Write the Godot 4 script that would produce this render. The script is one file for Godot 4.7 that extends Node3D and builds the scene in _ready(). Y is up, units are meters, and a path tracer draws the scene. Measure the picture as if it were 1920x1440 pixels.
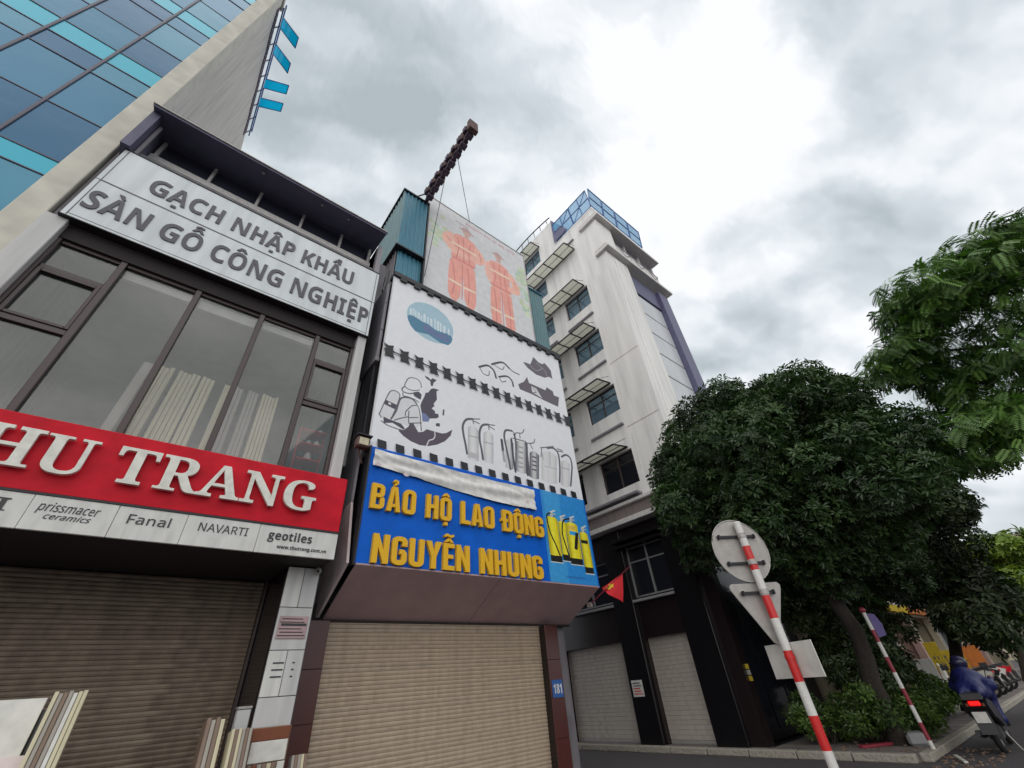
extends Node3D
# A street corner: tile shop, safety-equipment shop and corner building under an overcast sky. Units are metres, y is up, the shop fronts run along x.

var rng := RandomNumberGenerator.new()
var M := {}
var T := {}
var taken := {}
var origin := {}
var meshes := {}

# ---------------------------------------------------------------- naming and placing
func numbered(called: String) -> String:
	if not taken.has(called):
		taken[called] = 0
		return called
	taken[called] += 1
	return "%s_%03d" % [called, taken[called]]

func tag(o: Node3D, label: String, category: String, group := "", kind := "") -> void:
	if label: o.set_meta("label", label)
	if category: o.set_meta("category", category)
	if group: o.set_meta("group", group)
	if kind: o.set_meta("kind", kind)

func thing(called: String, label: String, category: String, at: Vector3, group := "", turn := 0.0) -> Node3D:
	var o := Node3D.new()
	o.name = numbered(called)
	add_child(o)
	o.position = at
	o.rotation.y = turn
	origin[o] = at
	tag(o, label, category, group)
	return o

# a mesh whose vertices are given round c, c in world axes (parent things are not turned)
func part(parent: Node3D, called: String, mesh: Mesh, mat: Material, c := Vector3.ZERO, b := Basis()) -> MeshInstance3D:
	var o := MeshInstance3D.new()
	o.mesh = mesh
	o.material_override = mat
	o.name = called
	if parent == self:
		o.name = numbered(called)
		add_child(o)
	else:
		parent.add_child(o, true)
	o.transform = Transform3D(b, c - origin.get(parent, Vector3.ZERO))
	origin[o] = c
	return o

func structure(called: String, mesh: Mesh, mat: Material, c := Vector3.ZERO) -> MeshInstance3D:
	var o := part(self, called, mesh, mat, c)
	o.set_meta("kind", "structure")
	return o

# ---------------------------------------------------------------- shapes
func begin() -> SurfaceTool:
	var st := SurfaceTool.new()
	st.begin(Mesh.PRIMITIVE_TRIANGLES)
	st.set_smooth_group(-1)
	return st

func finish(st: SurfaceTool) -> ArrayMesh:
	st.generate_normals()
	return st.commit()

func tri(st: SurfaceTool, a: Vector3, b: Vector3, c: Vector3, out: Vector3) -> void:
	if (a - c).cross(a - b).dot(out) < 0.0:
		var t := b
		b = c
		c = t
	st.add_vertex(a); st.add_vertex(b); st.add_vertex(c)

func quad(st: SurfaceTool, a: Vector3, b: Vector3, c: Vector3, d: Vector3, out: Vector3) -> void:
	tri(st, a, b, c, out)
	tri(st, a, c, d, out)

func add_box(st: SurfaceTool, c: Vector3, s: Vector3, bev := 0.0, bs := Basis()) -> void:
	var h := s * 0.5
	var v := func(x: float, y: float, z: float) -> Vector3: return c + bs * Vector3(x, y, z)
	var hx := h.x - bev; var hy := h.y - bev; var hz := h.z - bev
	for k in [-1.0, 1.0]:
		quad(st, v.call(k * h.x, -hy, -hz), v.call(k * h.x, hy, -hz), v.call(k * h.x, hy, hz), v.call(k * h.x, -hy, hz), bs.x * k)
		quad(st, v.call(-hx, k * h.y, -hz), v.call(hx, k * h.y, -hz), v.call(hx, k * h.y, hz), v.call(-hx, k * h.y, hz), bs.y * k)
		quad(st, v.call(-hx, -hy, k * h.z), v.call(hx, -hy, k * h.z), v.call(hx, hy, k * h.z), v.call(-hx, hy, k * h.z), bs.z * k)
	if bev <= 0.0: return
	for i in [-1.0, 1.0]:
		for j in [-1.0, 1.0]:
			quad(st, v.call(i * h.x, j * hy, -hz), v.call(i * h.x, j * hy, hz), v.call(i * hx, j * h.y, hz), v.call(i * hx, j * h.y, -hz), bs * Vector3(i, j, 0))
			quad(st, v.call(i * h.x, -hy, j * hz), v.call(i * h.x, hy, j * hz), v.call(i * hx, hy, j * h.z), v.call(i * hx, -hy, j * h.z), bs * Vector3(i, 0, j))
			quad(st, v.call(-hx, i * h.y, j * hz), v.call(hx, i * h.y, j * hz), v.call(hx, i * hy, j * h.z), v.call(-hx, i * hy, j * h.z), bs * Vector3(0, i, j))
			for k in [-1.0, 1.0]:
				tri(st, v.call(i * h.x, j * hy, k * hz), v.call(i * hx, j * h.y, k * hz), v.call(i * hx, j * hy, k * h.z), bs * Vector3(i, j, k))

func box_mesh(s: Vector3, bev := 0.0) -> Mesh:
	var key := "b%.3f_%.3f_%.3f_%.3f" % [s.x, s.y, s.z, bev]
	if not meshes.has(key):
		var st := begin()
		add_box(st, Vector3.ZERO, s, minf(bev, 0.3 * minf(s.x, minf(s.y, s.z))))
		meshes[key] = finish(st)
	return meshes[key]

# a box from one corner to the other
func bx(parent: Node3D, called: String, a: Vector3, b: Vector3, mat: Material, bev := 0.006) -> MeshInstance3D:
	var s := (b - a).abs()
	return part(parent, called, box_mesh(s, bev), mat, (a + b) * 0.5)

# a bar of square or round section between two points
func add_tube(st: SurfaceTool, pts: Array, radii: Array, sides := 8, smooth := true) -> void:
	st.set_smooth_group(0 if smooth else -1)
	var rings := []
	var up := Vector3(0.13, 0.97, 0.21)
	for i in pts.size():
		var d: Vector3 = (pts[mini(i + 1, pts.size() - 1)] - pts[maxi(i - 1, 0)])
		d = d.normalized()
		var u := d.cross(up if absf(d.dot(up)) < 0.95 else Vector3.RIGHT).normalized()
		var w := u.cross(d).normalized()
		var ring := []
		for k in sides:
			var an := TAU * (k + 0.5) / sides
			ring.append(pts[i] + (u * cos(an) + w * sin(an)) * radii[i])
		rings.append(ring)
	for i in pts.size() - 1:
		var mid: Vector3 = (pts[i] + pts[i + 1]) * 0.5
		for k in sides:
			var k2 := (k + 1) % sides
			var o: Vector3 = (rings[i][k] + rings[i][k2] + rings[i + 1][k] + rings[i + 1][k2]) * 0.25 - mid
			quad(st, rings[i][k], rings[i][k2], rings[i + 1][k2], rings[i + 1][k], o)
	st.set_smooth_group(-1)
	for e in [0, pts.size() - 1]:
		var out: Vector3 = (pts[e] - pts[1 if e == 0 else e - 1])
		for k in sides:
			tri(st, pts[e], rings[e][k], rings[e][(k + 1) % sides], out)

func tube(parent: Node3D, called: String, pts: Array, radii: Array, mat: Material, sides := 8) -> MeshInstance3D:
	var st := begin()
	var local := []
	var c: Vector3 = pts[0]
	for q in pts: local.append(q - c)
	add_tube(st, local, radii, sides)
	return part(parent, called, finish(st), mat, c)

func bar(parent: Node3D, called: String, a: Vector3, b: Vector3, w: float, mat: Material, sides := 4) -> MeshInstance3D:
	return tube(parent, called, [a, b], [w, w], mat, sides)

# flat outline given by 2-D points in axes u, v, thickened along n
func add_prism(st: SurfaceTool, pts: PackedVector2Array, c: Vector3, u: Vector3, v: Vector3, n: Vector3) -> void:
	var idx := Geometry2D.triangulate_polygon(pts)
	for i in range(0, idx.size(), 3):
		var a := c + u * pts[idx[i]].x + v * pts[idx[i]].y
		var b := c + u * pts[idx[i + 1]].x + v * pts[idx[i + 1]].y
		var d := c + u * pts[idx[i + 2]].x + v * pts[idx[i + 2]].y
		tri(st, a + n, b + n, d + n, n)
		tri(st, a, b, d, -n)
	var ccw := not Geometry2D.is_polygon_clockwise(pts)
	for i in pts.size():
		var p := pts[i]
		var q := pts[(i + 1) % pts.size()]
		var e := q - p
		var o2 := Vector2(e.y, -e.x) if ccw else Vector2(-e.y, e.x)
		var a := c + u * p.x + v * p.y
		var b := c + u * q.x + v * q.y
		quad(st, a, b, b + n, a + n, u * o2.x + v * o2.y)

func prism(parent: Node3D, called: String, pts: PackedVector2Array, c: Vector3, u: Vector3, v: Vector3, n: Vector3, mat: Material) -> MeshInstance3D:
	var st := begin()
	add_prism(st, pts, Vector3.ZERO, u, v, n)
	return part(parent, called, finish(st), mat, c)

# a wall of thickness t (along -n) with rectangular openings, corner at c, axes u and v
func wall_mesh(w: float, h: float, t: float, holes: Array, u: Vector3, v: Vector3, n: Vector3) -> ArrayMesh:
	var xs := [0.0, w]
	var ys := [0.0, h]
	for r in holes:
		for q in [r.position.x, r.end.x]:
			if q > 0.001 and q < w - 0.001 and not xs.has(q): xs.append(q)
		for q in [r.position.y, r.end.y]:
			if q > 0.001 and q < h - 0.001 and not ys.has(q): ys.append(q)
	xs.sort(); ys.sort()
	var solid := func(i: int, j: int) -> bool:
		if i < 0 or j < 0 or i >= xs.size() - 1 or j >= ys.size() - 1: return false
		var m := Vector2((xs[i] + xs[i + 1]) * 0.5, (ys[j] + ys[j + 1]) * 0.5)
		for r in holes:
			if r.has_point(m): return false
		return true
	var st := begin()
	for i in xs.size() - 1:
		for j in ys.size() - 1:
			if not solid.call(i, j): continue
			var a: Vector3 = u * xs[i] + v * ys[j]
			var b: Vector3 = u * xs[i + 1] + v * ys[j]
			var c: Vector3 = u * xs[i + 1] + v * ys[j + 1]
			var d: Vector3 = u * xs[i] + v * ys[j + 1]
			var k := -n * t
			quad(st, a, b, c, d, n)
			quad(st, a + k, b + k, c + k, d + k, -n)
			if not solid.call(i - 1, j): quad(st, a, d, d + k, a + k, -u)
			if not solid.call(i + 1, j): quad(st, b, c, c + k, b + k, u)
			if not solid.call(i, j - 1): quad(st, a, b, b + k, a + k, -v)
			if not solid.call(i, j + 1): quad(st, d, c, c + k, d + k, v)
	return finish(st)

# a corrugated sheet in axes u (across the ribs) and v, facing n
func corrugated(parent: Node3D, called: String, c: Vector3, u: Vector3, v: Vector3, n: Vector3, w: float, h: float, pitch: float, mat: Material) -> MeshInstance3D:
	var st := begin()
	var k := 0.0
	while k < w - 0.001:
		var e := minf(pitch, w - k)
		var a := c * 0.0 + u * k
		var b := u * (k + e * 0.45)
		var d := u * (k + e * 0.6)
		var f := u * (k + e * 0.85)
		var g := u * (k + e)
		var r := n * 0.035
		for q in [[a, b], [b, d + r], [d + r, f + r], [f + r, g]]:
			quad(st, q[0], q[1], q[1] + v * h, q[0] + v * h, n)
			quad(st, q[0] - n * 0.004, q[1] - n * 0.004, q[1] + v * h - n * 0.004, q[0] + v * h - n * 0.004, -n)
		k += pitch
	return part(parent, called, finish(st), mat, c)

# ---------------------------------------------------------------- materials
func lin(r: float, g: float, b: float, a := 1.0) -> Color:
	var c := Color(r, g, b).linear_to_srgb()
	c.a = a
	return c

# grey multiplier texture: noise between lo and 1; stretch > 1 draws it out downwards
func grain(key: String, freq: float, lo: float, power: float, seed_: int, size := 512, stretch := 1, octaves := 5) -> ImageTexture:
	if T.has(key): return T[key]
	var n := FastNoiseLite.new()
	n.seed = seed_
	n.noise_type = FastNoiseLite.TYPE_SIMPLEX_SMOOTH
	n.frequency = freq
	n.fractal_octaves = octaves
	var im := n.get_seamless_image(size, maxi(8, size / stretch), false, false, 0.12)
	im.convert(Image.FORMAT_L8)
	if stretch > 1: im.resize(size, size, Image.INTERPOLATE_CUBIC)
	var d := im.get_data()
	for i in d.size():
		d[i] = int(255.0 * (lo + (1.0 - lo) * pow(d[i] / 255.0, power)))
	im = Image.create_from_data(size, size, false, Image.FORMAT_L8, d)
	im.generate_mipmaps()
	T[key] = ImageTexture.create_from_image(im)
	return T[key]

func bumps(key: String, freq: float, strength: float, seed_: int, stretch := 1) -> ImageTexture:
	if T.has(key): return T[key]
	var n := FastNoiseLite.new()
	n.seed = seed_
	n.frequency = freq
	n.fractal_octaves = 4
	var im := n.get_seamless_image(256, maxi(8, 256 / stretch), false, false, 0.1)
	if stretch > 1: im.resize(256, 256, Image.INTERPOLATE_CUBIC)
	im.convert(Image.FORMAT_RGBA8)
	im.bump_map_to_normal_map(strength)
	T[key] = ImageTexture.create_from_image(im)
	return T[key]

func mat(key: String, c: Color, rough: float, texture: Texture2D = null, metres := 1.0, metal := 0.0, bump: Texture2D = null, depth := 0.5) -> StandardMaterial3D:
	var m := StandardMaterial3D.new()
	m.resource_name = key
	m.albedo_color = c
	m.roughness = rough
	m.metallic = metal
	if texture or bump:
		m.uv1_triplanar = true
		m.uv1_world_triplanar = true
		m.uv1_scale = Vector3.ONE / metres
	if texture: m.albedo_texture = texture
	if bump:
		m.normal_enabled = true
		m.normal_texture = bump
		m.normal_scale = depth
	M[key] = m
	return m

func glass(key: String, c: Color, rough := 0.03, metal := 0.0, specular := 0.5) -> StandardMaterial3D:
	var m := mat(key, c, rough)
	m.metallic = metal
	m.metallic_specular = specular
	if c.a < 1.0: m.transparency = BaseMaterial3D.TRANSPARENCY_ALPHA
	return m

func make_materials() -> void:
	var fine := grain("fine", 0.03, 0.86, 0.9, 3)
	var soft := grain("soft", 0.008, 0.86, 0.8, 7)
	var streak := grain("streak", 0.02, 0.87, 0.7, 11, 512, 12)
	var aged := grain("aged", 0.03, 0.85, 0.55, 13, 512, 16)
	var dirt := grain("dirt", 0.012, 0.62, 0.6, 19, 512, 6)
	var speck := grain("speck", 0.12, 0.3, 1.1, 23, 512, 1, 3)
	var rough := bumps("rough", 0.05, 6.0, 5)
	var wavy := bumps("wavy", 0.008, 1.2, 9)
	var fold := bumps("fold", 0.012, 3.0, 14)
	mat("asphalt", lin(0.19, 0.17, 0.185), 0.9, speck, 0.7, 0.0, rough, 0.7)
	mat("kerb", lin(0.36, 0.33, 0.28), 0.85, fine, 1.3, 0.0, rough, 0.5)
	mat("pavement", lin(0.24, 0.21, 0.2), 0.85, dirt, 2.0, 0.0, rough, 0.5)
	mat("joint", lin(0.05, 0.045, 0.045), 0.95)
	mat("beige_render", lin(0.66, 0.64, 0.56), 0.85, soft, 3.0)
	mat("grey_render", lin(0.62, 0.59, 0.55), 0.88, aged, 3.5)
	mat("white_render", lin(0.85, 0.84, 0.825), 0.85, aged, 7.0)
	mat("white_trim", lin(0.78, 0.76, 0.74), 0.7, fine, 2.0)
	mat("pale_grey", lin(0.56, 0.56, 0.56), 0.6, streak, 2.6)
	mat("old_plaster", lin(0.22, 0.21, 0.23), 0.85, dirt, 2.4)
	mat("dark_cladding", lin(0.26, 0.25, 0.28), 0.55, streak, 1.6)
	mat("dark_steel", lin(0.02, 0.02, 0.026), 0.5, fine, 0.6, 0.2)
	mat("brown_frame", lin(0.055, 0.036, 0.036), 0.4, fine, 0.5)
	mat("soffit_indigo", lin(0.12, 0.12, 0.19), 0.7, soft, 2.0)
	mat("soffit_mauve", lin(0.46, 0.32, 0.33), 0.6, soft, 3.0)
	mat("pale_pink", lin(0.72, 0.62, 0.62), 0.6, soft, 2.0)
	mat("concrete", lin(0.34, 0.33, 0.32), 0.9, soft, 2.0)
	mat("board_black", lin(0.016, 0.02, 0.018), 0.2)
	mat("room_wall", lin(0.33, 0.34, 0.34), 0.9, soft, 2.0)
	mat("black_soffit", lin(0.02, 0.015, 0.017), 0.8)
	mat("red_granite", lin(0.22, 0.06, 0.05), 0.22, speck, 0.35)
	mat("dark_granite", lin(0.038, 0.022, 0.025), 0.25, speck, 0.5)
	mat("black_granite", lin(0.016, 0.014, 0.018), 0.25, speck, 0.5)
	mat("shutter_brown", lin(0.25, 0.19, 0.14), 0.55, dirt, 1.9, 0.15)
	mat("shutter_brown_pale", lin(0.275, 0.215, 0.16), 0.55, dirt, 2.3, 0.15)
	mat("shutter_tan", lin(0.48, 0.38, 0.28), 0.55, aged, 2.1, 0.1)
	mat("shutter_tan_dull", lin(0.455, 0.365, 0.275), 0.55, aged, 2.6, 0.1)
	mat("shutter_grey", lin(0.50, 0.45, 0.40), 0.5, streak, 1.8, 0.1)
	mat("shutter_grey_dull", lin(0.485, 0.435, 0.39), 0.5, streak, 2.2, 0.1)
	mat("sign_white", lin(0.66, 0.71, 0.74), 0.35, streak, 3.0)
	mat("sign_strip", lin(0.66, 0.66, 0.63), 0.4, streak, 1.4)
	mat("sign_red", lin(0.60, 0.012, 0.028), 0.5, soft, 1.5)
	mat("letter_white", lin(0.74, 0.74, 0.68), 0.35, soft, 0.7)
	mat("letter_grey", lin(0.045, 0.045, 0.06), 0.4)
	mat("letter_black", lin(0.03, 0.03, 0.035), 0.5)
	mat("sign_blue", lin(0.006, 0.13, 0.66), 0.5, soft, 2.5)
	mat("letter_gold", lin(0.88, 0.51, 0.035), 0.4, fine, 0.4)
	mat("letter_gold_edge", lin(0.24, 0.11, 0.01), 0.4)
	mat("cloth_white", lin(0.80, 0.79, 0.77), 0.8, soft, 0.8)
	mat("banner_back", lin(0.6, 0.6, 0.62), 0.7)
	mat("teal_sheet", lin(0.06, 0.22, 0.31), 0.5, streak, 1.2, 0.1)
	mat("teal_sheet_faded", lin(0.14, 0.26, 0.29), 0.5, streak, 1.2, 0.1)
	mat("rusty", lin(0.16, 0.10, 0.09), 0.85, dirt, 0.5, 0.0, rough, 0.6)
	mat("rusty_purple", lin(0.14, 0.10, 0.15), 0.8, dirt, 0.6, 0.0, rough, 0.6)
	mat("purple_paint", lin(0.12, 0.12, 0.22), 0.5, soft, 1.5)
	mat("mullion", lin(0.06, 0.055, 0.09), 0.4)
	glass("tower_glass", lin(0.03, 0.15, 0.26), 0.06, 0.3)
	glass("tower_glass_deep", lin(0.018, 0.10, 0.20), 0.06, 0.3)
	glass("tower_glass_pale", lin(0.05, 0.20, 0.30), 0.07, 0.3)
	glass("tower_spandrel", lin(0.015, 0.38, 0.52), 0.15, 0.1)
	for k in ["tower_glass", "tower_glass_deep", "tower_glass_pale"]:
		M[k].normal_enabled = true
		M[k].normal_texture = wavy
		M[k].normal_scale = 0.25
		M[k].uv1_triplanar = true
		M[k].uv1_world_triplanar = true
		M[k].uv1_scale = Vector3.ONE / 3.0
	var cy := glass("cyan_glass", lin(0.01, 0.55, 0.78), 0.15)
	cy.backlight_enabled = true
	cy.backlight = Color(0.02, 0.9, 1.0)
	for k in ["sign_blue", "sign_red", "letter_gold"]: M[k].metallic_specular = 0.25
	glass("roof_glass", lin(0.14, 0.45, 0.75, 0.6), 0.08, 0.0)
	glass("shop_pane", lin(0.05, 0.08, 0.075, 0.2), 0.03, 0.0, 0.9)
	glass("blue_pane", lin(0.20, 0.31, 0.41), 0.05, 0.6)
	glass("loggia_pane", lin(0.14, 0.15, 0.21), 0.06, 0.6)
	glass("dark_pane", lin(0.02, 0.022, 0.03), 0.08, 0.3)
	mat("canopy_sheet", lin(0.75, 0.74, 0.70), 0.5)
	M["canopy_sheet"].backlight_enabled = true
	M["canopy_sheet"].backlight = Color(0.95, 0.95, 0.92)
	mat("board_cream", lin(0.60, 0.55, 0.38), 0.5, streak, 0.8)
	mat("board_white", lin(0.68, 0.67, 0.63), 0.4, soft, 0.8)
	mat("board_grey", lin(0.36, 0.33, 0.29), 0.5, streak, 0.6)
	mat("board_brown", lin(0.22, 0.15, 0.11), 0.5, streak, 0.5)
	mat("board_orange", lin(0.50, 0.14, 0.05), 0.5, speck, 0.4)
	mat("pole_white", lin(0.70, 0.69, 0.66), 0.4, fine, 0.3)
	mat("pole_red", lin(0.62, 0.02, 0.02), 0.35, fine, 0.4)
	mat("pole_red_old", lin(0.28, 0.03, 0.05), 0.45, fine, 0.4)
	mat("zinc", lin(0.42, 0.40, 0.38), 0.5, soft, 0.5, 0.3)
	mat("plate_blue", lin(0.02, 0.10, 0.34), 0.35)
	mat("flag_red", lin(0.60, 0.02, 0.03), 0.8)
	mat("flag_yellow", lin(0.75, 0.50, 0.03), 0.8)
	mat("bark", lin(0.05, 0.04, 0.032), 0.95, dirt, 0.6, 0.0, rough, 1.0)
	for k in [["leaf_dark", 0.045], ["leaf_fresh", 0.085], ["leaf_bright", 0.13]]:
		var m := mat(k[0], Color.WHITE, 0.45)
		m.vertex_color_use_as_albedo = true
		m.backlight_enabled = true
		m.backlight = Color(0.5, 0.6, 0.25)
		m.cull_mode = BaseMaterial3D.CULL_DISABLED
	mat("scooter_black", lin(0.012, 0.012, 0.014), 0.3)
	mat("scooter_dark", lin(0.03, 0.03, 0.034), 0.5)
	mat("rubber", lin(0.015, 0.015, 0.016), 0.9)
	mat("chrome", lin(0.6, 0.6, 0.6), 0.25, null, 1.0, 0.9)
	mat("raincoat", lin(0.012, 0.016, 0.10), 0.45, null, 0.5, 0.0, fold, 2.5)
	mat("skin", lin(0.35, 0.2, 0.14), 0.6)
	mat("helmet", lin(0.02, 0.02, 0.06), 0.25)
	var tl := mat("tail_lamp", lin(0.7, 0.02, 0.02), 0.3)
	tl.emission_enabled = true
	tl.emission = Color(1.0, 0.02, 0.03)
	tl.emission_energy_multiplier = 0.5
	mat("paint_yellow", lin(0.50, 0.36, 0.02), 0.5, soft, 1.2)
	mat("paint_orange", lin(0.55, 0.17, 0.03), 0.5, soft, 1.2)
	mat("paint_violet", lin(0.10, 0.07, 0.22), 0.5)
	mat("moulding_brown", lin(0.24, 0.20, 0.19), 0.8, aged, 2.0)
	mat("infill_grey", lin(0.60, 0.63, 0.66), 0.3, streak, 2.0)
	mat("wall_cream", lin(0.40, 0.35, 0.26), 0.85, streak, 3.0)
	mat("wall_rose", lin(0.38, 0.25, 0.22), 0.85, streak, 3.0)
	mat("wall_grey", lin(0.30, 0.30, 0.31), 0.85, streak, 3.0)

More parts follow.
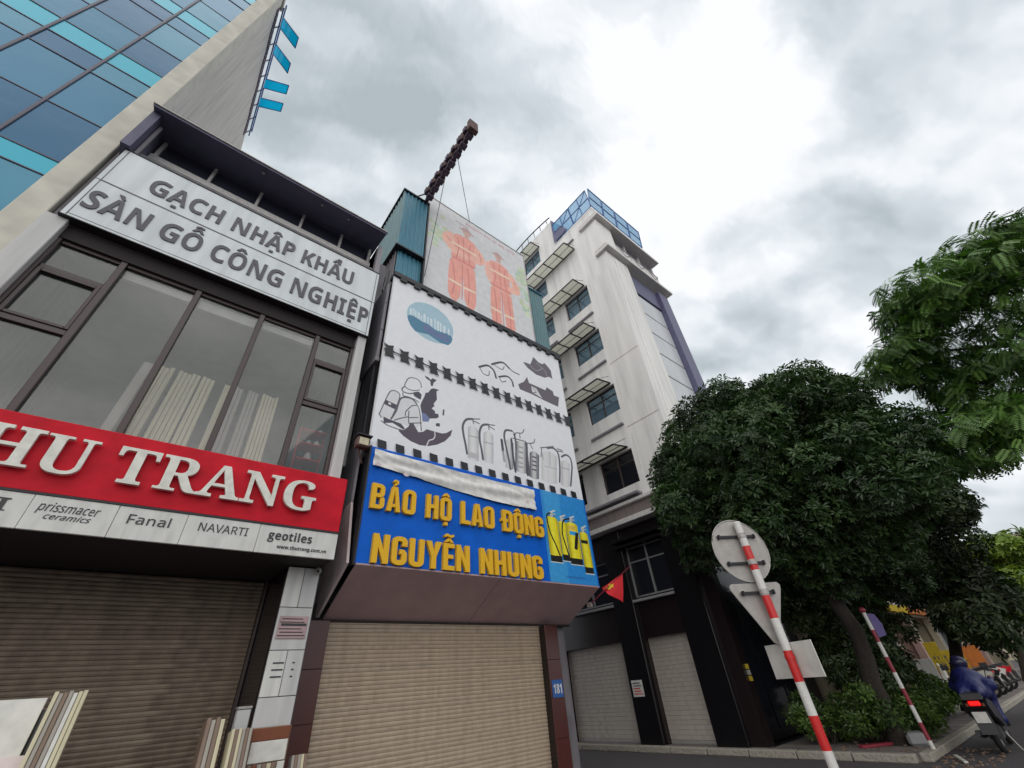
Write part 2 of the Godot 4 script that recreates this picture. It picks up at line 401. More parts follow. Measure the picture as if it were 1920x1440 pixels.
const BANNER_PRINT := [
	["p", [0.66, 0.67, 0.7], 0, [0.26, 3.5, 0.33, 3.43, 0.43, 3.43, 0.49, 3.52, 0.43, 3.84, 0.36, 4.11, 0.16, 4.14, 0.11, 4.08, 0.12, 4.04, 0.2, 3.71]],
	["p", [0.66, 0.67, 0.7], 0, [0.51, 3.56, 0.62, 3.48, 0.77, 3.48, 0.87, 3.55, 0.98, 3.83, 1.01, 4.01, 0.91, 4.16, 0.74, 4.17, 0.36, 4.11, 0.44, 3.9]],
	["p", [0.07, 0.06, 0.09], 0, [0.99, 3.48, 1.05, 3.3, 1.07, 3.2, 1.14, 3.16, 1.2, 3.04, 1.26, 3.0, 1.4, 2.99, 1.34, 3.06, 1.36, 3.27, 1.28, 3.42, 1.31, 3.46, 1.24, 3.55, 1.33, 3.6, 1.32, 3.65, 1.41, 3.64, 1.42, 3.72, 1.36, 3.77, 1.18, 3.83, 1.03, 3.85, 0.97, 3.58]],
	["p", [0.16, 0.2, 0.38], 0, [1.01, 3.73, 1.11, 3.74, 1.21, 3.82, 1.18, 3.91, 1.04, 3.95]],
	["p", [0.07, 0.06, 0.09], 0, [1.02, 2.74, 1.12, 2.75, 1.18, 2.8, 1.21, 2.73, 1.33, 2.74, 1.25, 2.86, 1.24, 2.95, 1.19, 2.96, 1.17, 2.84, 1.06, 2.8]],
	["p", [0.09, 0.07, 0.1], 0, [0.53, 4.32, 0.65, 4.41, 0.82, 4.48, 1.02, 4.51, 1.21, 4.48, 1.41, 4.39, 1.59, 4.26, 1.73, 4.08, 1.77, 3.92, 1.62, 4.05, 1.52, 4.09, 1.34, 4.1, 1.15, 4.1, 1.08, 4.18, 0.97, 4.23, 0.91, 4.16, 0.84, 4.06, 0.76, 4.09, 0.74, 4.17, 0.65, 4.27]],
	["p", [0.07, 0.06, 0.09], 0, [0.2, 4.11, 0.31, 4.13, 0.57, 4.15, 0.67, 4.23, 0.64, 4.27, 0.58, 4.25, 0.4, 4.19, 0.22, 4.25]],
	["p", [0.07, 0.06, 0.09], 0, [0.2, 3.71, 0.46, 3.75, 0.43, 3.87, 0.18, 3.82]],
	["p", [0.66, 0.67, 0.7], 0, [0.27, 3.74, 0.32, 3.75, 0.32, 3.8, 0.26, 3.79]],
	["p", [0.07, 0.06, 0.09], 0, [0.78, 3.3, 0.9, 3.23, 0.98, 3.28, 0.97, 3.42, 0.89, 3.41, 0.8, 3.38]],
	["p", [0.07, 0.06, 0.09], 0, [1.36, 3.89, 1.45, 3.86, 1.46, 3.94, 1.36, 3.96]],
	["p", [0.07, 0.06, 0.09], 0, [1.52, 3.48, 1.56, 3.47, 1.55, 3.63, 1.51, 3.64]],
	["s", [0.1, 0.1, 0.12], 0.014, [0.57, 3.23, 0.58, 3.14, 0.64, 2.98, 0.75, 2.92, 0.86, 2.92, 0.94, 2.99, 0.96, 3.1]],
	["s", [0.1, 0.1, 0.12], 0.022, [0.57, 3.23, 0.52, 3.31, 0.55, 3.37, 0.67, 3.37, 0.8, 3.32]],
	["s", [0.1, 0.1, 0.12], 0.016, [0.58, 3.22, 0.66, 3.26, 0.79, 3.25, 0.92, 3.18]],
	["s", [0.1, 0.1, 0.12], 0.014, [0.55, 3.4, 0.56, 3.47, 0.68, 3.46, 0.82, 3.47, 0.92, 3.5]],
	["s", [0.1, 0.1, 0.12], 0.014, [0.36, 4.11, 0.43, 3.84, 0.49, 3.52, 0.43, 3.43, 0.33, 3.43, 0.26, 3.5, 0.2, 3.71, 0.12, 4.04, 0.11, 4.08, 0.16, 4.14]],
	["s", [0.1, 0.1, 0.12], 0.03, [0.36, 4.11, 0.44, 3.9, 0.47, 3.73, 0.51, 3.57, 0.62, 3.49, 0.77, 3.48, 0.87, 3.55]],
	["s", [0.1, 0.1, 0.12], 0.018, [0.87, 3.55, 0.94, 3.66, 0.98, 3.83, 1.01, 4.04, 1.03, 4.17]],
	["s", [0.1, 0.1, 0.12], 0.012, [0.65, 3.94, 0.65, 3.85, 0.7, 3.76, 0.78, 3.65, 0.88, 3.6]],
	["s", [0.1, 0.1, 0.12], 0.014, [0.72, 3.8, 0.72, 3.92, 0.74, 4.09]],
	["s", [0.1, 0.1, 0.12], 0.018, [0.43, 4.12, 0.56, 4.03, 0.72, 3.94]],
	["s", [0.1, 0.1, 0.12], 0.008, [0.73, 3.96, 0.93, 3.89]],
	["s", [0.1, 0.1, 0.12], 0.008, [0.74, 4.09, 1.02, 3.99]],
	["s", [0.1, 0.1, 0.12], 0.012, [0.17, 4.22, 0.29, 4.27, 0.45, 4.29, 0.64, 4.29]],
	["s", [0.66, 0.67, 0.7], 0.02, [1.34, 4.09, 1.35, 4.21, 1.31, 4.29, 1.22, 4.35, 1.17, 4.49]],
	["p", [0.5, 0.5, 0.52], 0, [2.18, 3.74, 2.22, 3.69, 2.21, 4.51, 2.17, 4.49]],
	["p", [0.62, 0.62, 0.64], 0, [2.22, 3.69, 2.26, 3.66, 2.25, 4.53, 2.21, 4.51]],
	["p", [0.7, 0.7, 0.72], 0, [2.26, 3.66, 2.31, 3.64, 2.29, 4.53, 2.25, 4.53]],
	["p", [0.72, 0.72, 0.74], 0, [2.31, 3.64, 2.35, 3.64, 2.33, 4.53, 2.29, 4.53]],
	["p", [0.68, 0.68, 0.7000000000000001], 0, [2.35, 3.64, 2.39, 3.66, 2.37, 4.53, 2.33, 4.53]],
	["p", [0.6, 0.6, 0.62], 0, [2.39, 3.66, 2.44, 3.69, 2.41, 4.52, 2.37, 4.53]],
	["p", [0.5, 0.5, 0.52], 0, [2.44, 3.69, 2.48, 3.73, 2.46, 4.5, 2.41, 4.52]],
	["s", [0.1, 0.1, 0.12], 0.045, [2.31, 3.47, 2.14, 3.54, 2.04, 3.73, 2.06, 3.96, 2.11, 4.18, 2.15, 4.4]],
	["s", [0.1, 0.1, 0.12], 0.022, [2.27, 3.48, 2.52, 3.4]],
	["s", [0.1, 0.1, 0.12], 0.022, [2.32, 3.51, 2.5, 3.53]],
	["s", [0.1, 0.1, 0.12], 0.022, [2.31, 3.48, 2.34, 3.59]],
	["s", [0.35, 0.35, 0.38], 0.02, [2.19, 3.94, 2.46, 3.92]],
	["p", [0.5, 0.49, 0.51], 0, [2.19, 4.34, 2.46, 4.33, 2.45, 4.47, 2.2, 4.47]],
	["p", [0.52, 0.52, 0.54], 0, [2.61, 3.75, 2.66, 3.7, 2.63, 4.47, 2.58, 4.45]],
	["p", [0.62, 0.62, 0.64], 0, [2.66, 3.7, 2.71, 3.67, 2.67, 4.49, 2.63, 4.47]],
	["p", [0.7, 0.7, 0.72], 0, [2.71, 3.67, 2.76, 3.66, 2.72, 4.49, 2.67, 4.49]],
	["p", [0.7, 0.7, 0.72], 0, [2.76, 3.66, 2.81, 3.66, 2.77, 4.49, 2.72, 4.49]],
	["p", [0.64, 0.64, 0.66], 0, [2.81, 3.66, 2.85, 3.69, 2.81, 4.48, 2.77, 4.49]],
	["p", [0.52, 0.52, 0.54], 0, [2.85, 3.69, 2.9, 3.74, 2.86, 4.46, 2.81, 4.48]],
	["s", [0.1, 0.1, 0.12], 0.045, [2.77, 3.47, 2.6, 3.54, 2.51, 3.72, 2.5, 3.97, 2.54, 4.19, 2.57, 4.43]],
	["s", [0.1, 0.1, 0.12], 0.022, [2.73, 3.48, 2.96, 3.43]],
	["s", [0.1, 0.1, 0.12], 0.022, [2.78, 3.51, 2.94, 3.55]],
	["s", [0.1, 0.1, 0.12], 0.022, [2.77, 3.48, 2.78, 3.61]],
	["s", [0.35, 0.35, 0.38], 0.02, [2.61, 3.98, 2.88, 3.97]],
	["s", [0.07, 0.06, 0.09], 0.06, [3.14, 3.78, 3.16, 4.08]],
	["s", [0.35, 0.35, 0.38], 0.05, [3.16, 4.08, 3.18, 4.32]],
	["p", [0.5, 0.5, 0.52], 0, [3.25, 3.78, 3.3, 3.72, 3.24, 4.48, 3.2, 4.46]],
	["p", [0.6, 0.6, 0.62], 0, [3.3, 3.72, 3.36, 3.69, 3.29, 4.49, 3.24, 4.48]],
	["p", [0.62, 0.62, 0.64], 0, [3.36, 3.69, 3.41, 3.69, 3.34, 4.5, 3.29, 4.49]],
	["p", [0.45, 0.45, 0.47000000000000003], 0, [3.41, 3.69, 3.46, 3.72, 3.39, 4.48, 3.34, 4.5]],
	["p", [0.3, 0.3, 0.32], 0, [3.46, 3.72, 3.51, 3.77, 3.44, 4.46, 3.39, 4.48]],
	["s", [0.1, 0.1, 0.12], 0.045, [3.49, 3.42, 3.29, 3.47, 3.23, 3.67, 3.27, 3.97, 3.32, 4.25, 3.35, 4.48]],
	["s", [0.1, 0.1, 0.12], 0.022, [3.51, 3.43, 3.6, 3.5]],
	["p", [0.15, 0.15, 0.16999999999999998], 0, [3.56, 3.72, 3.62, 3.67, 3.54, 4.48, 3.49, 4.46]],
	["p", [0.35, 0.35, 0.37], 0, [3.62, 3.67, 3.68, 3.64, 3.59, 4.5, 3.54, 4.48]],
	["p", [0.6, 0.6, 0.62], 0, [3.68, 3.64, 3.74, 3.63, 3.64, 4.51, 3.59, 4.5]],
	["p", [0.65, 0.65, 0.67], 0, [3.74, 3.63, 3.79, 3.62, 3.69, 4.51, 3.64, 4.51]],
	["p", [0.62, 0.62, 0.64], 0, [3.79, 3.62, 3.85, 3.64, 3.75, 4.5, 3.69, 4.51]],
	["p", [0.4, 0.4, 0.42000000000000004], 0, [3.85, 3.64, 3.9, 3.67, 3.81, 4.49, 3.75, 4.5]],
	["p", [0.12, 0.12, 0.13999999999999999], 0, [3.9, 3.67, 3.96, 3.71, 3.86, 4.47, 3.81, 4.49]],
	["s", [0.1, 0.1, 0.12], 0.045, [3.56, 3.51, 3.58, 3.65, 3.58, 3.88]],
	["s", [0.1, 0.1, 0.12], 0.022, [3.5, 3.62, 3.92, 3.6]],
	["s", [0.1, 0.1, 0.12], 0.022, [3.53, 3.52, 3.64, 3.43, 3.81, 3.39, 3.9, 3.26]],
	["s", [0.1, 0.1, 0.12], 0.022, [3.74, 3.42, 3.74, 3.55]],
	["s", [0.35, 0.35, 0.38], 0.035, [3.65, 3.81, 3.79, 3.81]],
	["s", [0.35, 0.35, 0.38], 0.035, [3.63, 3.95, 3.78, 3.95]],
	["s", [0.35, 0.35, 0.38], 0.035, [3.62, 4.1, 3.76, 4.1]],
	["s", [0.35, 0.35, 0.38], 0.035, [3.6, 4.24, 3.74, 4.24]],
	["s", [0.35, 0.35, 0.38], 0.035, [3.59, 4.35, 3.73, 4.35]],
	["s", [0.07, 0.06, 0.09], 0.05, [3.45, 3.66, 3.46, 4.11, 3.5, 4.51]],
	["s", [0.07, 0.06, 0.09], 0.05, [3.94, 3.64, 3.91, 4.13, 3.87, 4.51]],
	["p", [0.14, 0.14, 0.16], 0, [4.01, 3.89, 4.07, 3.84, 3.97, 4.55, 3.93, 4.53]],
	["p", [0.3, 0.3, 0.32], 0, [4.07, 3.84, 4.12, 3.81, 4.02, 4.56, 3.97, 4.55]],
	["p", [0.55, 0.55, 0.5700000000000001], 0, [4.12, 3.81, 4.18, 3.8, 4.07, 4.57, 4.02, 4.56]],
	["p", [0.55, 0.55, 0.5700000000000001], 0, [4.18, 3.8, 4.23, 3.81, 4.12, 4.56, 4.07, 4.57]],
	["p", [0.3, 0.3, 0.32], 0, [4.23, 3.81, 4.28, 3.84, 4.18, 4.55, 4.12, 4.56]],
	["p", [0.12, 0.12, 0.13999999999999999], 0, [4.28, 3.84, 4.33, 3.88, 4.23, 4.53, 4.18, 4.55]],
	["s", [0.1, 0.1, 0.12], 0.045, [3.92, 3.64, 3.92, 3.85, 3.93, 4.15, 3.93, 4.51]],
	["s", [0.1, 0.1, 0.12], 0.022, [3.88, 3.65, 4.17, 3.57, 4.24, 3.44]],
	["s", [0.1, 0.1, 0.12], 0.022, [4.06, 3.62, 4.13, 3.75]],
	["s", [0.07, 0.06, 0.09], 0.03, [4.1, 3.97, 4.22, 3.97]],
	["s", [0.07, 0.06, 0.09], 0.03, [4.08, 4.09, 4.2, 4.09]],
	["s", [0.07, 0.06, 0.09], 0.03, [4.07, 4.2, 4.19, 4.2]],
	["s", [0.07, 0.06, 0.09], 0.03, [4.05, 4.32, 4.17, 4.32]],
	["p", [0.6, 0.6, 0.62], 0, [4.43, 3.77, 4.5, 3.73, 4.37, 4.54, 4.31, 4.52]],
	["p", [0.68, 0.68, 0.7000000000000001], 0, [4.5, 3.73, 4.57, 3.7, 4.43, 4.55, 4.37, 4.54]],
	["p", [0.7, 0.7, 0.72], 0, [4.57, 3.7, 4.64, 3.68, 4.5, 4.56, 4.43, 4.55]],
	["p", [0.66, 0.66, 0.68], 0, [4.64, 3.68, 4.72, 3.67, 4.56, 4.56, 4.5, 4.56]],
	["p", [0.7, 0.7, 0.72], 0, [4.72, 3.67, 4.78, 3.68, 4.63, 4.56, 4.56, 4.56]],
	["p", [0.7, 0.7, 0.72], 0, [4.78, 3.68, 4.85, 3.69, 4.69, 4.56, 4.63, 4.56]],
	["p", [0.64, 0.64, 0.66], 0, [4.85, 3.69, 4.92, 3.72, 4.76, 4.54, 4.69, 4.56]],
	["p", [0.56, 0.56, 0.5800000000000001], 0, [4.92, 3.72, 4.98, 3.76, 4.83, 4.53, 4.76, 4.54]],
	["s", [0.1, 0.1, 0.12], 0.045, [4.66, 3.58, 4.87, 3.52, 5.03, 3.61, 5.05, 3.85, 5.01, 4.15, 4.94, 4.46]],
	["s", [0.1, 0.1, 0.12], 0.022, [4.41, 3.64, 4.9, 3.47]],
	["s", [0.1, 0.1, 0.12], 0.022, [4.45, 3.65, 4.39, 3.9]],
	["s", [0.46, 0.47, 0.5], 0.03, [4.73, 3.69, 4.68, 4.08]],
	["s", [0.46, 0.47, 0.5], 0.02, [4.48, 4.13, 4.91, 4.12]],
	["s", [0.4, 0.4, 0.42], 0.03, [4.45, 3.82, 4.46, 3.94]],
	["p", [0.5, 0.5, 0.52], 0, [5.11, 3.86, 5.18, 3.81, 5.04, 4.54, 4.98, 4.52]],
	["p", [0.64, 0.64, 0.66], 0, [5.18, 3.81, 5.25, 3.78, 5.09, 4.55, 5.04, 4.54]],
	["p", [0.7, 0.7, 0.72], 0, [5.25, 3.78, 5.32, 3.78, 5.15, 4.55, 5.09, 4.55]],
	["p", [0.68, 0.68, 0.7000000000000001], 0, [5.32, 3.78, 5.38, 3.81, 5.22, 4.54, 5.15, 4.55]],
	["p", [0.6, 0.6, 0.62], 0, [5.38, 3.81, 5.43, 3.86, 5.28, 4.52, 5.22, 4.54]],
	["s", [0.1, 0.1, 0.12], 0.045, [5.16, 3.7, 5.34, 3.6, 5.49, 3.66, 5.51, 3.88, 5.42, 4.2, 5.33, 4.48]],
	["s", [0.1, 0.1, 0.12], 0.022, [4.96, 3.57, 5.25, 3.54]],
	["s", [0.1, 0.1, 0.12], 0.022, [5.03, 3.5, 5.22, 3.5]],
	["s", [0.35, 0.35, 0.38], 0.018, [5.08, 4.03, 5.38, 4.02]],
	["s", [0.07, 0.06, 0.09], 0.05, [2.55, 1.8, 2.82, 1.63, 3.02, 1.71, 3.09, 1.93]],
	["s", [0.07, 0.06, 0.09], 0.02, [2.57, 1.83, 2.68, 1.97, 2.84, 1.95, 2.87, 1.8]],
	["s", [0.07, 0.06, 0.09], 0.05, [2.97, 1.52, 3.34, 1.28, 3.58, 1.39]],
	["s", [0.07, 0.06, 0.09], 0.03, [3.58, 1.39, 3.73, 1.45, 3.93, 1.46]],
	["s", [0.07, 0.06, 0.09], 0.02, [3.07, 1.51, 3.32, 1.54, 3.4, 1.4]],
	["s", [0.07, 0.06, 0.09], 0.045, [3.19, 1.85, 3.48, 1.71, 3.64, 1.8, 3.67, 1.97]],
	["s", [0.07, 0.06, 0.09], 0.02, [3.21, 1.86, 3.28, 1.98, 3.43, 1.89]],
	["p", [0.13, 0.11, 0.14], 0, [4.13, 0.91, 4.25, 0.87, 4.42, 0.86, 4.59, 0.49, 4.79, 0.61, 4.96, 0.61, 5.04, 0.51, 5.14, 0.57, 5.29, 0.71, 5.3, 1.03, 5.15, 1.01, 4.96, 1.13, 4.62, 1.16, 4.47, 1.11, 4.31, 1.06]],
	["p", [0.12, 0.1, 0.13], 0, [3.86, 1.82, 4.08, 1.65, 4.23, 1.41, 4.28, 1.61, 4.92, 1.61, 4.99, 1.47, 5.23, 1.53, 5.25, 1.67, 5.46, 1.66, 5.35, 2.04, 4.9, 2.02, 4.35, 1.98, 3.9, 1.98]],
	["p", [0.66, 0.67, 0.7], 0, [4.35, 1.69, 4.54, 1.7, 4.74, 1.97, 4.36, 1.9]],
	["s", [0.07, 0.06, 0.09], 0.015, [4.42, 1.73, 4.52, 1.84, 4.4, 1.89]],
	["s", [0.35, 0.35, 0.38], 0.012, [4.41, 0.9, 4.65, 0.99, 4.93, 0.79]],
	["s", [0.35, 0.35, 0.38], 0.012, [4.69, 0.69, 5.01, 0.83, 5.06, 1.01]],
	["p", [0.36, 0.53, 0.63], 0, [1.75, 1.01, 1.74, 1.11, 1.72, 1.21, 1.68, 1.3, 1.62, 1.38, 1.56, 1.46, 1.48, 1.52, 1.39, 1.57, 1.29, 1.61, 1.19, 1.63, 1.09, 1.64, 0.99, 1.63, 0.89, 1.61, 0.79, 1.57, 0.7, 1.52, 0.62, 1.46, 0.56, 1.38, 0.5, 1.3, 0.46, 1.21, 0.44, 1.11, 0.43, 1.01, 0.44, 0.92, 0.46, 0.82, 0.5, 0.73, 0.56, 0.65, 0.62, 0.57, 0.7, 0.51, 0.79, 0.46, 0.89, 0.42, 0.99, 0.4, 1.09, 0.39, 1.19, 0.4, 1.29, 0.42, 1.39, 0.46, 1.48, 0.51, 1.56, 0.57, 1.62, 0.65, 1.68, 0.73, 1.72, 0.82, 1.74, 0.92]],
	["p", [0.07, 0.21, 0.33], 0, [0.45, 1.14, 0.53, 1.08, 0.65, 1.07, 0.84, 1.12, 1.02, 1.11, 1.23, 1.19, 1.55, 1.14, 1.68, 1.17, 1.73, 1.24, 1.7, 1.38, 1.61, 1.52, 1.4, 1.55, 1.25, 1.51, 1.04, 1.45, 0.86, 1.5, 0.7, 1.54, 0.56, 1.42, 0.48, 1.27]],
	["p", [0.12, 0.17, 0.33], 0, [0.89, 1.17, 1.05, 1.16, 1.25, 1.27, 1.53, 1.2, 1.66, 1.27, 1.59, 1.45, 1.31, 1.43, 1.07, 1.38, 0.91, 1.39]],
	["s", [0.62, 0.72, 0.78], 0.05, [0.53, 0.86, 0.54, 1.04]],
	["s", [0.62, 0.72, 0.78], 0.03, [0.6, 0.81, 0.62, 1.02]],
	["s", [0.62, 0.72, 0.78], 0.03, [0.66, 0.85, 0.67, 1.06]],
	["s", [0.62, 0.72, 0.78], 0.05, [0.74, 0.88, 0.75, 1.05]],
	["s", [0.62, 0.72, 0.78], 0.03, [0.82, 0.94, 0.83, 1.07]],
	["s", [0.62, 0.72, 0.78], 0.05, [0.9, 0.84, 0.91, 1.07]],
	["s", [0.62, 0.72, 0.78], 0.03, [1.0, 0.88, 1.01, 1.08]],
	["s", [0.62, 0.72, 0.78], 0.05, [1.09, 0.9, 1.11, 1.11]],
	["s", [0.62, 0.72, 0.78], 0.03, [1.2, 0.82, 1.22, 1.17]],
	["s", [0.62, 0.72, 0.78], 0.05, [1.29, 0.87, 1.3, 1.16]],
	["s", [0.62, 0.72, 0.78], 0.04, [1.37, 0.89, 1.38, 1.16]],
	["s", [0.62, 0.72, 0.78], 0.06, [1.48, 0.94, 1.48, 1.14]],
	["s", [0.62, 0.72, 0.78], 0.04, [1.61, 0.97, 1.61, 1.14]],
]
